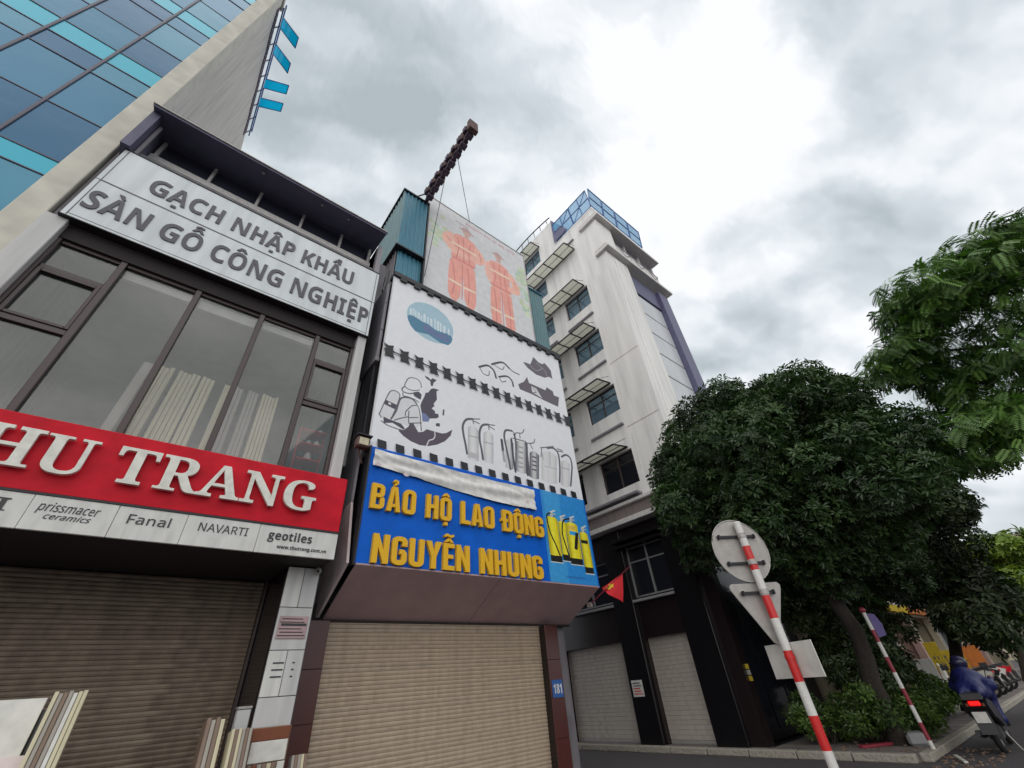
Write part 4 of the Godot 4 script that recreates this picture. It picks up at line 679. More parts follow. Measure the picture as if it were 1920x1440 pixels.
	["s", [0.55, 0.3, 0.32], 0.035, [4.1, 0.27, 4.12, 0.41]],
	["s", [0.55, 0.3, 0.32], 0.035, [4.17, 0.27, 4.19, 0.41]],
	["s", [0.45, 0.38, 0.42], 0.025, [1.2, 0.52, 1.2, 0.6]],
	["s", [0.45, 0.38, 0.42], 0.025, [1.24, 0.52, 1.24, 0.6]],
	["s", [0.45, 0.38, 0.42], 0.025, [1.28, 0.52, 1.28, 0.6]],
	["s", [0.45, 0.38, 0.42], 0.025, [1.32, 0.52, 1.32, 0.6]],
	["s", [0.45, 0.38, 0.42], 0.025, [1.36, 0.52, 1.36, 0.6]],
	["s", [0.45, 0.38, 0.42], 0.025, [1.4, 0.52, 1.4, 0.6]],
	["s", [0.45, 0.38, 0.42], 0.025, [1.44, 0.52, 1.44, 0.6]],
	["s", [0.45, 0.38, 0.42], 0.025, [1.48, 0.52, 1.48, 0.6]],
	["s", [0.45, 0.38, 0.42], 0.025, [1.52, 0.52, 1.52, 0.6]],
	["s", [0.45, 0.38, 0.42], 0.025, [1.56, 0.52, 1.56, 0.6]],
	["s", [0.45, 0.38, 0.42], 0.025, [1.6, 0.52, 1.6, 0.6]],
	["s", [0.45, 0.38, 0.42], 0.025, [1.64, 0.52, 1.64, 0.6]],
	["s", [0.45, 0.38, 0.42], 0.025, [1.68, 0.52, 1.68, 0.6]],
	["s", [0.45, 0.38, 0.42], 0.025, [1.72, 0.52, 1.72, 0.6]],
	["s", [0.45, 0.38, 0.42], 0.025, [1.76, 0.52, 1.76, 0.6]],
	["s", [0.45, 0.38, 0.42], 0.025, [1.8, 0.52, 1.8, 0.6]],
]
const CYLINDER_PRINT := [
	["p", [0.03, 0.26, 0.66], 0, [0, 0, 1.49, 0, 1.49, 2.01, 0, 2.01]],
	["p", [0.05, 0.33, 0.7], 0, [0.1, 0, 0.62, 0, 0.55, 2.01, 0.02, 2.01]],
	["p", [0.02, 0.12, 0.3], 0, [0.47, 0.73, 0.51, 0.66, 0.56, 0.63, 0.62, 0.63, 0.67, 0.66, 0.71, 0.73, 0.73, 0.96, 0.73, 1.37, 0.66, 1.57, 0.52, 1.57, 0.45, 1.37, 0.45, 0.96]],
	["p", [0.52, 0.44, 0.02], 0, [0.46, 0.7, 0.5, 0.68, 0.5, 1.42, 0.46, 1.42]],
	["p", [0.74, 0.66, 0.03], 0, [0.5, 0.68, 0.55, 0.66, 0.55, 1.42, 0.5, 1.42]],
	["p", [0.86, 0.8, 0.06], 0, [0.55, 0.66, 0.59, 0.66, 0.59, 1.42, 0.55, 1.42]],
	["p", [0.84, 0.76, 0.04], 0, [0.59, 0.66, 0.63, 0.66, 0.63, 1.42, 0.59, 1.42]],
	["p", [0.8, 0.7, 0.03], 0, [0.63, 0.66, 0.68, 0.68, 0.68, 1.42, 0.63, 1.42]],
	["p", [0.62, 0.52, 0.02], 0, [0.68, 0.68, 0.72, 0.7, 0.72, 1.42, 0.68, 1.42]],
	["p", [0.02, 0.02, 0.02], 0, [0.46, 1.42, 0.72, 1.42, 0.71, 1.55, 0.47, 1.55]],
	["s", [0.6, 0.62, 0.6], 0.012, [0.46, 1.56, 0.72, 1.56]],
	["p", [0.5, 0.52, 0.5], 0, [0.54, 0.57, 0.65, 0.57, 0.64, 0.68, 0.55, 0.68]],
	["s", [0.62, 0.64, 0.62], 0.03, [0.57, 0.57, 0.72, 0.51]],
	["s", [0.45, 0.47, 0.46], 0.025, [0.59, 0.6, 0.72, 0.6]],
	["p", [0.02, 0.12, 0.3], 0, [0.11, 0.67, 0.17, 0.6, 0.23, 0.57, 0.31, 0.57, 0.37, 0.6, 0.43, 0.67, 0.47, 0.93, 0.47, 1.39, 0.37, 1.62, 0.17, 1.62, 0.07, 1.39, 0.07, 0.93]],
	["p", [0.52, 0.44, 0.02], 0, [0.09, 0.66, 0.15, 0.62, 0.15, 1.47, 0.09, 1.47]],
	["p", [0.74, 0.66, 0.03], 0, [0.15, 0.62, 0.21, 0.61, 0.21, 1.47, 0.15, 1.47]],
	["p", [0.86, 0.8, 0.06], 0, [0.21, 0.61, 0.27, 0.6, 0.27, 1.47, 0.21, 1.47]],
	["p", [0.84, 0.76, 0.04], 0, [0.27, 0.6, 0.33, 0.61, 0.33, 1.47, 0.27, 1.47]],
	["p", [0.8, 0.7, 0.03], 0, [0.33, 0.61, 0.39, 0.62, 0.39, 1.47, 0.33, 1.47]],
	["p", [0.62, 0.52, 0.02], 0, [0.39, 0.62, 0.45, 0.66, 0.45, 1.47, 0.39, 1.47]],
	["p", [0.02, 0.02, 0.02], 0, [0.09, 1.47, 0.45, 1.47, 0.44, 1.6, 0.1, 1.6]],
	["s", [0.6, 0.62, 0.6], 0.012, [0.09, 1.61, 0.45, 1.61]],
	["p", [0.5, 0.52, 0.5], 0, [0.22, 0.51, 0.33, 0.51, 0.32, 0.62, 0.23, 0.62]],
	["s", [0.62, 0.64, 0.62], 0.03, [0.25, 0.51, 0.4, 0.45]],
	["s", [0.45, 0.47, 0.46], 0.025, [0.27, 0.54, 0.4, 0.54]],
	["s", [0.02, 0.02, 0.02], 0.032, [0.24, 0.53, 0.12, 0.62, 0.16, 0.95, 0.3, 1.25, 0.4, 1.5]],
	["p", [0.02, 0.12, 0.3], 0, [0.72, 0.71, 0.79, 0.64, 0.86, 0.61, 0.94, 0.61, 1.01, 0.64, 1.08, 0.71, 1.11, 0.96, 1.11, 1.4, 1.01, 1.62, 0.79, 1.62, 0.68, 1.4, 0.68, 0.96]],
	["p", [0.52, 0.44, 0.02], 0, [0.7, 0.7, 0.77, 0.67, 0.77, 1.47, 0.7, 1.47]],
	["p", [0.74, 0.66, 0.03], 0, [0.77, 0.67, 0.83, 0.65, 0.83, 1.47, 0.77, 1.47]],
	["p", [0.86, 0.8, 0.06], 0, [0.83, 0.65, 0.9, 0.64, 0.9, 1.47, 0.83, 1.47]],
	["p", [0.84, 0.76, 0.04], 0, [0.9, 0.64, 0.97, 0.65, 0.97, 1.47, 0.9, 1.47]],
	["p", [0.8, 0.7, 0.03], 0, [0.97, 0.65, 1.03, 0.67, 1.03, 1.47, 0.97, 1.47]],
	["p", [0.62, 0.52, 0.02], 0, [1.03, 0.67, 1.1, 0.7, 1.1, 1.47, 1.03, 1.47]],
	["p", [0.02, 0.02, 0.02], 0, [0.7, 1.47, 1.1, 1.47, 1.09, 1.6, 0.71, 1.6]],
	["s", [0.6, 0.62, 0.6], 0.012, [0.7, 1.61, 1.1, 1.61]],
	["p", [0.5, 0.52, 0.5], 0, [0.85, 0.55, 0.96, 0.55, 0.95, 0.66, 0.86, 0.66]],
	["s", [0.62, 0.64, 0.62], 0.03, [0.88, 0.55, 1.03, 0.49]],
	["s", [0.45, 0.47, 0.46], 0.025, [0.9, 0.58, 1.03, 0.58]],
	["s", [0.02, 0.02, 0.02], 0.032, [0.86, 0.57, 0.64, 0.66, 0.56, 0.95, 0.62, 1.25, 0.7, 1.52]],
	["p", [0.02, 0.12, 0.3], 0, [1.14, 0.89, 1.19, 0.82, 1.25, 0.79, 1.3, 0.79, 1.36, 0.82, 1.41, 0.89, 1.43, 1.14, 1.43, 1.56, 1.35, 1.78, 1.19, 1.78, 1.11, 1.56, 1.11, 1.14]],
	["p", [0.52, 0.44, 0.02], 0, [1.13, 0.87, 1.18, 0.84, 1.18, 1.63, 1.13, 1.63]],
	["p", [0.74, 0.66, 0.03], 0, [1.18, 0.84, 1.23, 0.82, 1.23, 1.63, 1.18, 1.63]],
	["p", [0.86, 0.8, 0.06], 0, [1.23, 0.82, 1.27, 0.82, 1.27, 1.63, 1.23, 1.63]],
	["p", [0.84, 0.76, 0.04], 0, [1.27, 0.82, 1.32, 0.82, 1.32, 1.63, 1.27, 1.63]],
	["p", [0.8, 0.7, 0.03], 0, [1.32, 0.82, 1.37, 0.84, 1.37, 1.63, 1.32, 1.63]],
	["p", [0.62, 0.52, 0.02], 0, [1.37, 0.84, 1.42, 0.87, 1.42, 1.63, 1.37, 1.63]],
	["p", [0.02, 0.02, 0.02], 0, [1.13, 1.63, 1.42, 1.63, 1.41, 1.76, 1.14, 1.76]],
	["s", [0.6, 0.62, 0.6], 0.012, [1.13, 1.77, 1.42, 1.77]],
	["p", [0.5, 0.52, 0.5], 0, [1.22, 0.73, 1.33, 0.73, 1.32, 0.84, 1.23, 0.84]],
	["s", [0.62, 0.64, 0.62], 0.03, [1.25, 0.73, 1.4, 0.67]],
	["s", [0.45, 0.47, 0.46], 0.025, [1.27, 0.76, 1.4, 0.76]],
	["p", [0.04, 0.35, 0.75], 0, [0.8, 0.86, 1.06, 0.86, 1.05, 0.95, 0.8, 0.95]],
	["p", [0.02, 0.02, 0.02], 0, [1.0, 0.88, 1.1, 0.88, 0.98, 1.28, 0.88, 1.26]],
	["p", [0.02, 0.02, 0.02], 0, [1.15, 1.02, 1.38, 1.02, 1.38, 1.1, 1.15, 1.1]],
	["p", [0.75, 0.5, 0.1], 0, [0.78, 0.74, 1.0, 0.72, 1.02, 0.82, 0.8, 0.84]],
	["p", [0.03, 0.18, 0.5], 0, [0.5, 1.86, 1.1, 1.86, 1.1, 1.9, 0.5, 1.9]],
]
const FEATHERY := [[12.8, 8.86, 1.06], [11.77, 8.5, 1.51], [12.92, 9.35, 2.29], [12.54, 9.09, 2.79], [12.43, 8.83, 3.1], [12.57, 8.57, 0.67], [12.22, 7.96, 1.33], [13.1, 8.74, 2.22], [12.26, 7.99, 2.54], [12.42, 7.57, 0.67], [13.24, 7.38, 1.13], [12.91, 7.35, 2.01], [11.99, 6.28, 1.76], [13.03, 7.16, 0.1], [12.24, 7.18, -0.2], [13.68, 6.93, 0.49], [13.79, 6.88, 1.26], [12.91, 5.98, 1.37], [13.83, 6.16, -0.17], [11.99, 5.23, 0.21], [12.99, 5.39, 0.77], [11.94, 4.99, -0.63], [12.82, 4.93, -0.27], [12.01, 4.6, 0.76], [12.07, 5.1, 0.98], [13.21, 5.93, 0.7], [12.34, 7.45, 0.2], [11.95, 8.05, 1.62], [12.09, 8.35, 2.42]]
const BEHIND := [[18.45, 5.18, -1.89], [18.83, 4.67, -1.69], [18.06, 4.15, -1.34], [19.22, 4.35, -2.79], [18.8, 3.71, -2.35], [18.92, 3.33, -1.94], [18.58, 2.83, -1.69], [19.62, 3.17, -3.22], [19.04, 2.61, -2.74], [17.86, 2.22, -2.17], [19.54, 2.58, -1.6], [20.08, 3.58, -3.55], [18.96, 5.16, -1.3], [20.13, 5.82, -1.29], [18.43, 5.71, -1.88], [19.09, 2.04, -2.1]]
const FAR := [[33.74, 4.6, -1.62], [33.8, 4.95, -0.92], [34.78, 3.95, -1.8], [34.02, 3.29, -2.42], [35.29, 3.06, -2.18], [34.04, 3.8, -2.53], [32.72, 3.97, -1.32]]

# ---------------------------------------------------------------- flat print
func fill_poly(im: Image, p: PackedVector2Array, c: Color) -> void:
	var lo := im.get_height()
	var hi := 0
	for q in p:
		lo = mini(lo, int(q.y))
		hi = maxi(hi, int(q.y) + 1)
	for y in range(maxi(lo, 0), mini(hi, im.get_height())):
		var xs := []
		var fy := y + 0.5
		for i in p.size():
			var a := p[i]
			var b := p[(i + 1) % p.size()]
			if (a.y <= fy) != (b.y <= fy): xs.append(a.x + (fy - a.y) / (b.y - a.y) * (b.x - a.x))
		xs.sort()
		for i in range(0, xs.size() - 1, 2):
			im.fill_rect(Rect2i(int(round(xs[i])), y, maxi(1, int(round(xs[i + 1] - xs[i]))), 1), c)

func stroke(im: Image, p: PackedVector2Array, w: float, c: Color) -> void:
	for i in p.size() - 1:
		var d := (p[i + 1] - p[i]).normalized().orthogonal() * w * 0.5
		fill_poly(im, PackedVector2Array([p[i] + d, p[i + 1] + d, p[i + 1] - d, p[i] - d]), c)
	for q in p:
		var ring := PackedVector2Array()
		for k in 10: ring.append(q + Vector2.from_angle(TAU * k / 10.0) * w * 0.5)
		fill_poly(im, ring, c)

func paint(ops: Array, w: float, h: float, ppm: float, ground: Color, mottle: float, seed_: int) -> StandardMaterial3D:
	var im := Image.create(int(w * ppm), int(h * ppm), false, Image.FORMAT_RGB8)
	im.fill(ground)
	for o in ops:
		var pts := PackedVector2Array()
		for i in range(0, o[3].size(), 2): pts.append(Vector2(o[3][i], o[3][i + 1]) * ppm)
		var c := lin(o[1][0], o[1][1], o[1][2])
		if o[0] == "p": fill_poly(im, pts, c)
		else:
			if pts.size() > 2:
				var fine := PackedVector2Array()
				for i in pts.size() - 1:
					for k in 6: fine.append(pts[i].cubic_interpolate(pts[i + 1], pts[maxi(i - 1, 0)], pts[mini(i + 2, pts.size() - 1)], k / 6.0))
				fine.append(pts[pts.size() - 1])
				pts = fine
			stroke(im, pts, maxf(o[2] * 1.25, 0.022) * ppm, c)
	# worn, uneven ink
	var n := FastNoiseLite.new()
	n.seed = seed_
	n.frequency = 0.012
	n.fractal_octaves = 4
	var d := im.get_data()
	var W := im.get_width()
	for y in im.get_height():
		for x in range(0, W, 2):
			var k := 1.0 + mottle * n.get_noise_2d(x, y)
			for e in range((y * W + x) * 3, mini((y * W + x + 2) * 3, d.size())): d[e] = clampi(int(d[e] * k), 0, 255)
	im = Image.create_from_data(W, im.get_height(), false, Image.FORMAT_RGB8, d)
	im.generate_mipmaps()
	var m := StandardMaterial3D.new()
	m.albedo_texture = ImageTexture.create_from_image(im)
	m.roughness = 0.6
	return m

# a stretched sheet of printed vinyl facing +z, slightly slack, with a hem
func printed_sheet(parent: Node3D, called: String, a: Vector2, b: Vector2, z: float, m: Material, slack: float, seed_: int) -> MeshInstance3D:
	var st := begin()
	st.set_smooth_group(0)
	var n := FastNoiseLite.new()
	n.seed = seed_
	n.frequency = 0.35
	var nx := 30
	var ny := 26
	var at := func(i: int, j: int) -> Vector3:
		var s := float(i) / nx
		var t := float(j) / ny
		var p := Vector2(lerpf(a.x, b.x, s), lerpf(a.y, b.y, t))
		var edge := minf(1.0, 6.0 * minf(minf(s, 1 - s), minf(t, 1 - t)))
		return Vector3(p.x, p.y, n.get_noise_2d(p.x * 1.5, p.y * 1.5) * slack * edge)
	for i in nx:
		for j in ny:
			for q in [[0, 0, 0, 1, 1, 1], [0, 0, 1, 1, 1, 0]]:
				for k in 3:
					var ii: int = i + q[k * 2]
					var jj: int = j + q[k * 2 + 1]
					st.set_uv(Vector2(float(ii) / nx, 1.0 - float(jj) / ny))
					st.add_vertex(at.call(ii, jj) - Vector3(a.x, a.y, 0))
	st.generate_normals()
	return part(parent, called, st.commit(), m, Vector3(a.x, a.y, z))

# ---------------------------------------------------------------- lettering
func offset_path(p: PackedVector2Array, t: float, closed: bool) -> Array:
	var left := PackedVector2Array()
	var right := PackedVector2Array()
	var n := p.size()
	for i in n:
		var a := p[(i - 1 + n) % n] if (closed or i > 0) else p[i] * 2.0 - p[i + 1]
		var b := p[(i + 1) % n] if (closed or i < n - 1) else p[i] * 2.0 - p[i - 1]
		var d1 := (p[i] - a).normalized()
		var d2 := (b - p[i]).normalized()
		var m := (d1 + d2).normalized().orthogonal()
		var k := 1.0 / maxf(0.4, m.dot(d1.orthogonal()))
		left.append(p[i] + m * t * 0.5 * k)
		right.append(p[i] - m * t * 0.5 * k)
	return [left, right]

func round_path(p: Array, r: float) -> PackedVector2Array:
	var o := PackedVector2Array([p[0]])
	for i in range(1, p.size() - 1):
		var q: Vector2 = p[i]
		var a: Vector2 = q + (p[i - 1] - q).normalized() * minf(r, q.distance_to(p[i - 1]) * 0.5)
		var b: Vector2 = q + (p[i + 1] - q).normalized() * minf(r, q.distance_to(p[i + 1]) * 0.5)
		for k in 5:
			var s := k / 4.0
			o.append(a.lerp(q, s).lerp(q.lerp(b, s), s))
	o.append(p[p.size() - 1])
	return o

func strip(st: SurfaceTool, p: PackedVector2Array, t: float, closed: bool, sc: Vector3) -> void:
	var lr := offset_path(p, t, closed)
	var n := p.size()
	var V := func(q: Vector2, z: float) -> Vector3: return Vector3(q.x * sc.x, q.y * sc.y, z * sc.z)
	for i in (n if closed else n - 1):
		var j := (i + 1) % n
		var a: Vector2 = lr[0][i]; var b: Vector2 = lr[0][j]; var c: Vector2 = lr[1][j]; var d: Vector2 = lr[1][i]
		quad(st, V.call(a, 1), V.call(b, 1), V.call(c, 1), V.call(d, 1), Vector3.BACK)
		var o := a - d
		quad(st, V.call(a, 0), V.call(b, 0), V.call(b, 1), V.call(a, 1), Vector3(o.x, o.y, 0))
		quad(st, V.call(d, 0), V.call(c, 0), V.call(c, 1), V.call(d, 1), Vector3(-o.x, -o.y, 0))
	if not closed:
		for e in [0, n - 1]:
			var o: Vector2 = p[e] - p[1 if e == 0 else n - 2]
			quad(st, V.call(lr[0][e], 0), V.call(lr[1][e], 0), V.call(lr[1][e], 1), V.call(lr[0][e], 1), Vector3(o.x, o.y, 0))

const BLOCK_WIDTH := {"B": 0.48, "A": 0.5, "O": 0.48, "H": 0.48, "L": 0.4, "Đ": 0.5, "N": 0.5, "G": 0.48, "U": 0.48, "Y": 0.5, "E": 0.4, " ": 0.26}

# condensed heavy capitals, height 1, built of bars and rounded strokes
func block_letter(ch: String, marks: Array, sc: Vector3) -> ArrayMesh:
	var st := begin()
	var t := 0.165
	var h := t * 0.5
	var w: float = BLOCK_WIDTH[ch]
	var v := func(a: Array) -> PackedVector2Array:
		var o := PackedVector2Array()
		for i in range(0, a.size(), 2): o.append(Vector2(a[i], a[i + 1]))
		return o
	var poly := func(a: Array) -> void:
		var p := PackedVector2Array()
		for i in range(0, a.size(), 2): p.append(Vector2(a[i] * sc.x, a[i + 1] * sc.y))
		add_prism(st, p, Vector3.ZERO, Vector3.RIGHT, Vector3.UP, Vector3(0, 0, sc.z))
	var rect := func(x0: float, y0: float, x1: float, y1: float) -> void: poly.call([x0, y0, x1, y0, x1, y1, x0, y1])
	match ch:
		"O":
			var r := round_path([Vector2(w / 2, h), Vector2(w - h, h), Vector2(w - h, 1 - h), Vector2(h, 1 - h), Vector2(h, h), Vector2(w / 2, h)], 0.14)
			r.remove_at(r.size() - 1)
			strip(st, r, t, true, sc)
		"G": strip(st, round_path([Vector2(w - h, 0.66), Vector2(w - h, 1 - h), Vector2(h, 1 - h), Vector2(h, h), Vector2(w - h, h), Vector2(w - h, 0.46), Vector2(w * 0.5, 0.46)], 0.13), t, false, sc)
		"U": strip(st, round_path([Vector2(h, 1), Vector2(h, h), Vector2(w - h, h), Vector2(w - h, 1)], 0.14), t, false, sc)
		"B":
			rect.call(0, 0, t, 1)
			strip(st, round_path([Vector2(t, 1 - h), Vector2(w - h - 0.02, 1 - h), Vector2(w - h - 0.02, 0.53), Vector2(t, 0.53)], 0.12), t * 0.92, false, sc)
			strip(st, round_path([Vector2(w - h - 0.03, 0.45), Vector2(w - h, 0.38), Vector2(w - h, h), Vector2(t, h)], 0.12), t * 0.92, false, sc)
		"Đ":
			rect.call(0, 0, t, 1)
			strip(st, round_path([Vector2(t, 1 - h), Vector2(w - h, 1 - h), Vector2(w - h, h), Vector2(t, h)], 0.14), t, false, sc)
			rect.call(-0.09, 0.44, 0, 0.57)
			rect.call(t, 0.44, t + 0.09, 0.57)
		"H":
			rect.call(0, 0, t, 1); rect.call(w - t, 0, w, 1); rect.call(t, 0.42, w - t, 0.58)
		"L":
			rect.call(0, 0, t, 1); rect.call(t, 0, w, t)
		"E":
			rect.call(0, 0, t, 1); rect.call(t, 0, w, t); rect.call(t, 0.43, w - 0.04, 0.57); rect.call(t, 1 - t, w, 1)
		"N":
			rect.call(0, 0, t, 1); rect.call(w - t, 0, w, 1); poly.call([t, 0.95, t, 0.55, w - t, 0.05, w - t, 0.45])
		"A":
			poly.call([0, 0, t, 0, w / 2, 0.86, w / 2, 1, w / 2 - 0.1, 1])
			poly.call([w, 0, w - t, 0, w / 2, 0.86, w / 2, 1, w / 2 + 0.1, 1])
			poly.call([t + 0.022, 0.17, w - t - 0.022, 0.17, w - t - 0.04, 0.3, t + 0.04, 0.3])
		"Y":
			rect.call(w / 2 - h, 0, w / 2 + h, 0.42)
			poly.call([w / 2 - h, 0.42, w / 2, 0.42, w / 2, 0.6, t, 1, -0.02, 1])
			poly.call([w / 2 + h, 0.42, w / 2, 0.42, w / 2, 0.6, w - t, 1, w + 0.02, 1])
	for m in marks:
		match m:
			"dot": rect.call(w / 2 - 0.07, -0.2, w / 2 + 0.07, -0.07)
			"hat":
				poly.call([w / 2 - 0.17, 1.04, w / 2 - 0.05, 1.04, w / 2, 1.1, w / 2, 1.19, w / 2 - 0.05, 1.19])
				poly.call([w / 2 + 0.17, 1.04, w / 2 + 0.05, 1.04, w / 2, 1.1, w / 2, 1.19, w / 2 + 0.05, 1.19])
			"tilde": strip(st, v.call([w / 2 - 0.17, 1.26, w / 2 - 0.08, 1.33, w / 2 + 0.08, 1.27, w / 2 + 0.17, 1.34]), 0.09, false, sc)
			"hook": strip(st, v.call([w / 2 - 0.08, 1.2, w / 2 - 0.02, 1.27, w / 2 + 0.07, 1.25, w / 2 + 0.07, 1.16, w / 2, 1.12, w / 2, 1.05]), 0.075, false, sc)
	return finish(st)

const SPLIT := {"Ả": ["A", ["hook"]], "Ộ": ["O", ["hat", "dot"]], "Ễ": ["E", ["hat", "tilde"]]}

func block_line(parent: Node3D, s: String, x0: float, x1: float, y: float, cap: float, z: float, depth: float, m: Material) -> void:
	var gap := 0.085
	var total := -gap
	for ch in s:
		var b: String = SPLIT[ch][0] if SPLIT.has(ch) else ch
		total += BLOCK_WIDTH[b] + gap
	var k := (x1 - x0) / total
	var x := x0
	for ch in s:
		var b: String = SPLIT[ch][0] if SPLIT.has(ch) else ch
		if b != " ":
			part(parent, "letter", block_letter(b, SPLIT[ch][1] if SPLIT.has(ch) else [], Vector3(k, cap, depth)), m, Vector3(x, y, z))
		x += (BLOCK_WIDTH[b] + gap) * k

func face(family: String, weight: int) -> SystemFont:
	var f := SystemFont.new()
	f.font_names = PackedStringArray([family])
	f.font_weight = weight
	return f

const PIECES := {"Ạ": ["A", ["dot"]], "Ậ": ["Â", ["dot"]], "Ẩ": ["Â", ["hook"]], "Ỗ": ["Ô", ["tilde"]], "Ệ": ["Ê", ["dot"]]}

# one mesh per letter, between x0 and x1 on the base line y, facing +z
func text_line(parent: Node3D, s: String, f: Font, cap: float, x0: float, x1: float, y: float, z: float, depth: float, m: Material, called := "letter", lean := 0.0) -> void:
	var size := 64
	var px := cap / (0.72 * size)
	var total := 0.0
	var bases := []
	for ch in s:
		var b: String = PIECES[ch][0] if PIECES.has(ch) else ch
		var adv := f.get_string_size(b, HORIZONTAL_ALIGNMENT_LEFT, -1, size).x * px
		bases.append([b, adv, PIECES[ch][1] if PIECES.has(ch) else []])
		total += adv
	var k := (x1 - x0) / total
	var x := x0
	for q in bases:
		if q[0] != " ":
			var key := "t%s_%s_%.3f_%.3f_%d" % [f.font_names[0], q[0], cap, depth, f.font_weight]
			if not meshes.has(key):
				var tm := TextMesh.new()
				tm.font = f
				tm.font_size = size
				tm.pixel_size = px
				tm.depth = depth
				tm.curve_step = 1.0
				tm.horizontal_alignment = HORIZONTAL_ALIGNMENT_LEFT
				tm.text = q[0]
				meshes[key] = tm
			var b := Basis(Vector3(k, 0, 0), Vector3(lean, 1, 0), Vector3(0, 0, 1))
			var o := part(parent, called, meshes[key], m, Vector3(x, y + 0.345 * size * px, z + depth * 0.5), b)
			if q[2].size() > 0:
				var st := begin()
				var c: float = q[1] * k * 0.5
				for mk in q[2]:
					if mk == "dot": add_box(st, Vector3(c, -0.2 * cap, 0), Vector3(0.17 * cap, 0.13 * cap, depth))
					elif mk == "tilde":
						for e in [[-0.2, 1.34, -0.02, 1.4], [-0.02, 1.4, 0.2, 1.38]]:
							var a := Vector2(c + e[0] * cap * k, e[1] * cap)
							var d := Vector2(c + e[2] * cap * k, e[3] * cap)
							add_prism(st, PackedVector2Array([a, d, d + Vector2(0, 0.09 * cap), a + Vector2(0, 0.09 * cap)]), Vector3(0, 0, -depth * 0.5), Vector3.RIGHT, Vector3.UP, Vector3(0, 0, depth))
					else:
						add_box(st, Vector3(c + 0.1 * cap, 1.42 * cap, 0), Vector3(0.2 * cap, 0.09 * cap, depth))
						add_box(st, Vector3(c + 0.16 * cap, 1.32 * cap, 0), Vector3(0.09 * cap, 0.1 * cap, depth))
				part(parent, "accent", finish(st), m, Vector3(x, y, z + depth * 0.5))
		x += q[1] * k

# ---------------------------------------------------------------- air and light
func cloudy_sky() -> Sky:
	var big := FastNoiseLite.new()
	big.seed = 41
	big.noise_type = FastNoiseLite.TYPE_SIMPLEX_SMOOTH
	big.frequency = 0.6
	big.fractal_octaves = 6
	big.fractal_gain = 0.55
	big.domain_warp_enabled = true
	big.domain_warp_amplitude = 0.5
	big.domain_warp_frequency = 0.5
	var wide := FastNoiseLite.new()
	wide.seed = 8
	wide.frequency = 0.22
	wide.fractal_octaves = 3
	var W := 1024
	var H := 512
	var im := Image.create(W, H, false, Image.FORMAT_RGBF)
	for j in H:
		var th := PI * (j + 0.5) / H
		var y := cos(th)
		var s := sin(th)
		for i in W:
			var az := (float(i) + 0.5) / W * TAU - PI
			var d := Vector3(sin(az) * s, y, -cos(az) * s)
			var c := Color(0.3, 0.3, 0.31)
			if y > -0.03:
				var k := 1.0 / (maxf(y, 0.0) + 0.30)
				var q := Vector2(d.x, d.z) * k * 2.6
				q = Vector2(q.x * 0.9 + q.y * 0.5, q.y * 1.5 - q.x * 0.7)
				var v := 1.0 * big.get_noise_2d(q.x, q.y) + 0.5 * wide.get_noise_2d(q.x + 9.0, q.y)
				var t := clampf(0.66 + 1.3 * v, 0.0, 1.0)
				var a := Color(0.37, 0.425, 0.455).lerp(Color(0.555, 0.61, 0.645), clampf(t * 2.0, 0, 1)).lerp(Color(0.82, 0.84, 0.88), clampf(t * 2.0 - 1.0, 0, 1))
				c = a.lerp(Color(0.74, 0.755, 0.79), 0.5 * clampf(1.0 - y * 3.0, 0.0, 1.0))
			im.set_pixel(i, j, c)
	var pm := PanoramaSkyMaterial.new()
	pm.panorama = ImageTexture.create_from_image(im)
	var sky := Sky.new()
	sky.sky_material = pm
	return sky

func air_and_camera() -> void:
	var cam := Camera3D.new()
	cam.name = "camera"
	add_child(cam)
	var yaw := deg_to_rad(41.666)
	var pit := deg_to_rad(36.5525)
	var rol := deg_to_rad(-5.115)
	var f := Vector3(sin(yaw) * cos(pit), sin(pit), -cos(yaw) * cos(pit))
	var r := Vector3(cos(yaw), 0, sin(yaw))
	var u := r.cross(f)
	var r2 := r * cos(rol) + u * sin(rol)
	var u2 := u * cos(rol) - r * sin(rol)
	cam.transform = Transform3D(Basis(r2, u2, -f), Vector3(0, 1.55, 0))
	cam.fov = 86.012
	cam.near = 0.05
	cam.far = 600.0
	cam.current = true
	var we := WorldEnvironment.new()
	we.name = "world_environment"
	var e := Environment.new()
	e.background_mode = Environment.BG_SKY
	e.sky = cloudy_sky()
	e.background_energy_multiplier = 1.0
	e.tonemap_mode = Environment.TONE_MAPPER_LINEAR
	e.tonemap_exposure = 1.2
	e.sdfgi_enabled = true
	e.ssao_enabled = true
	e.ssil_enabled = true
	we.environment = e
	add_child(we)
	var sun := DirectionalLight3D.new()
	sun.name = "sun"
	sun.light_color = Color(1.0, 0.97, 0.93)
	sun.light_energy = 0.5
	sun.light_angular_distance = 95.0
	sun.shadow_enabled = true
	add_child(sun)
	sun.look_at_from_position(Vector3.ZERO, -Vector3(-0.56, 0.78, 0.56), Vector3.UP)

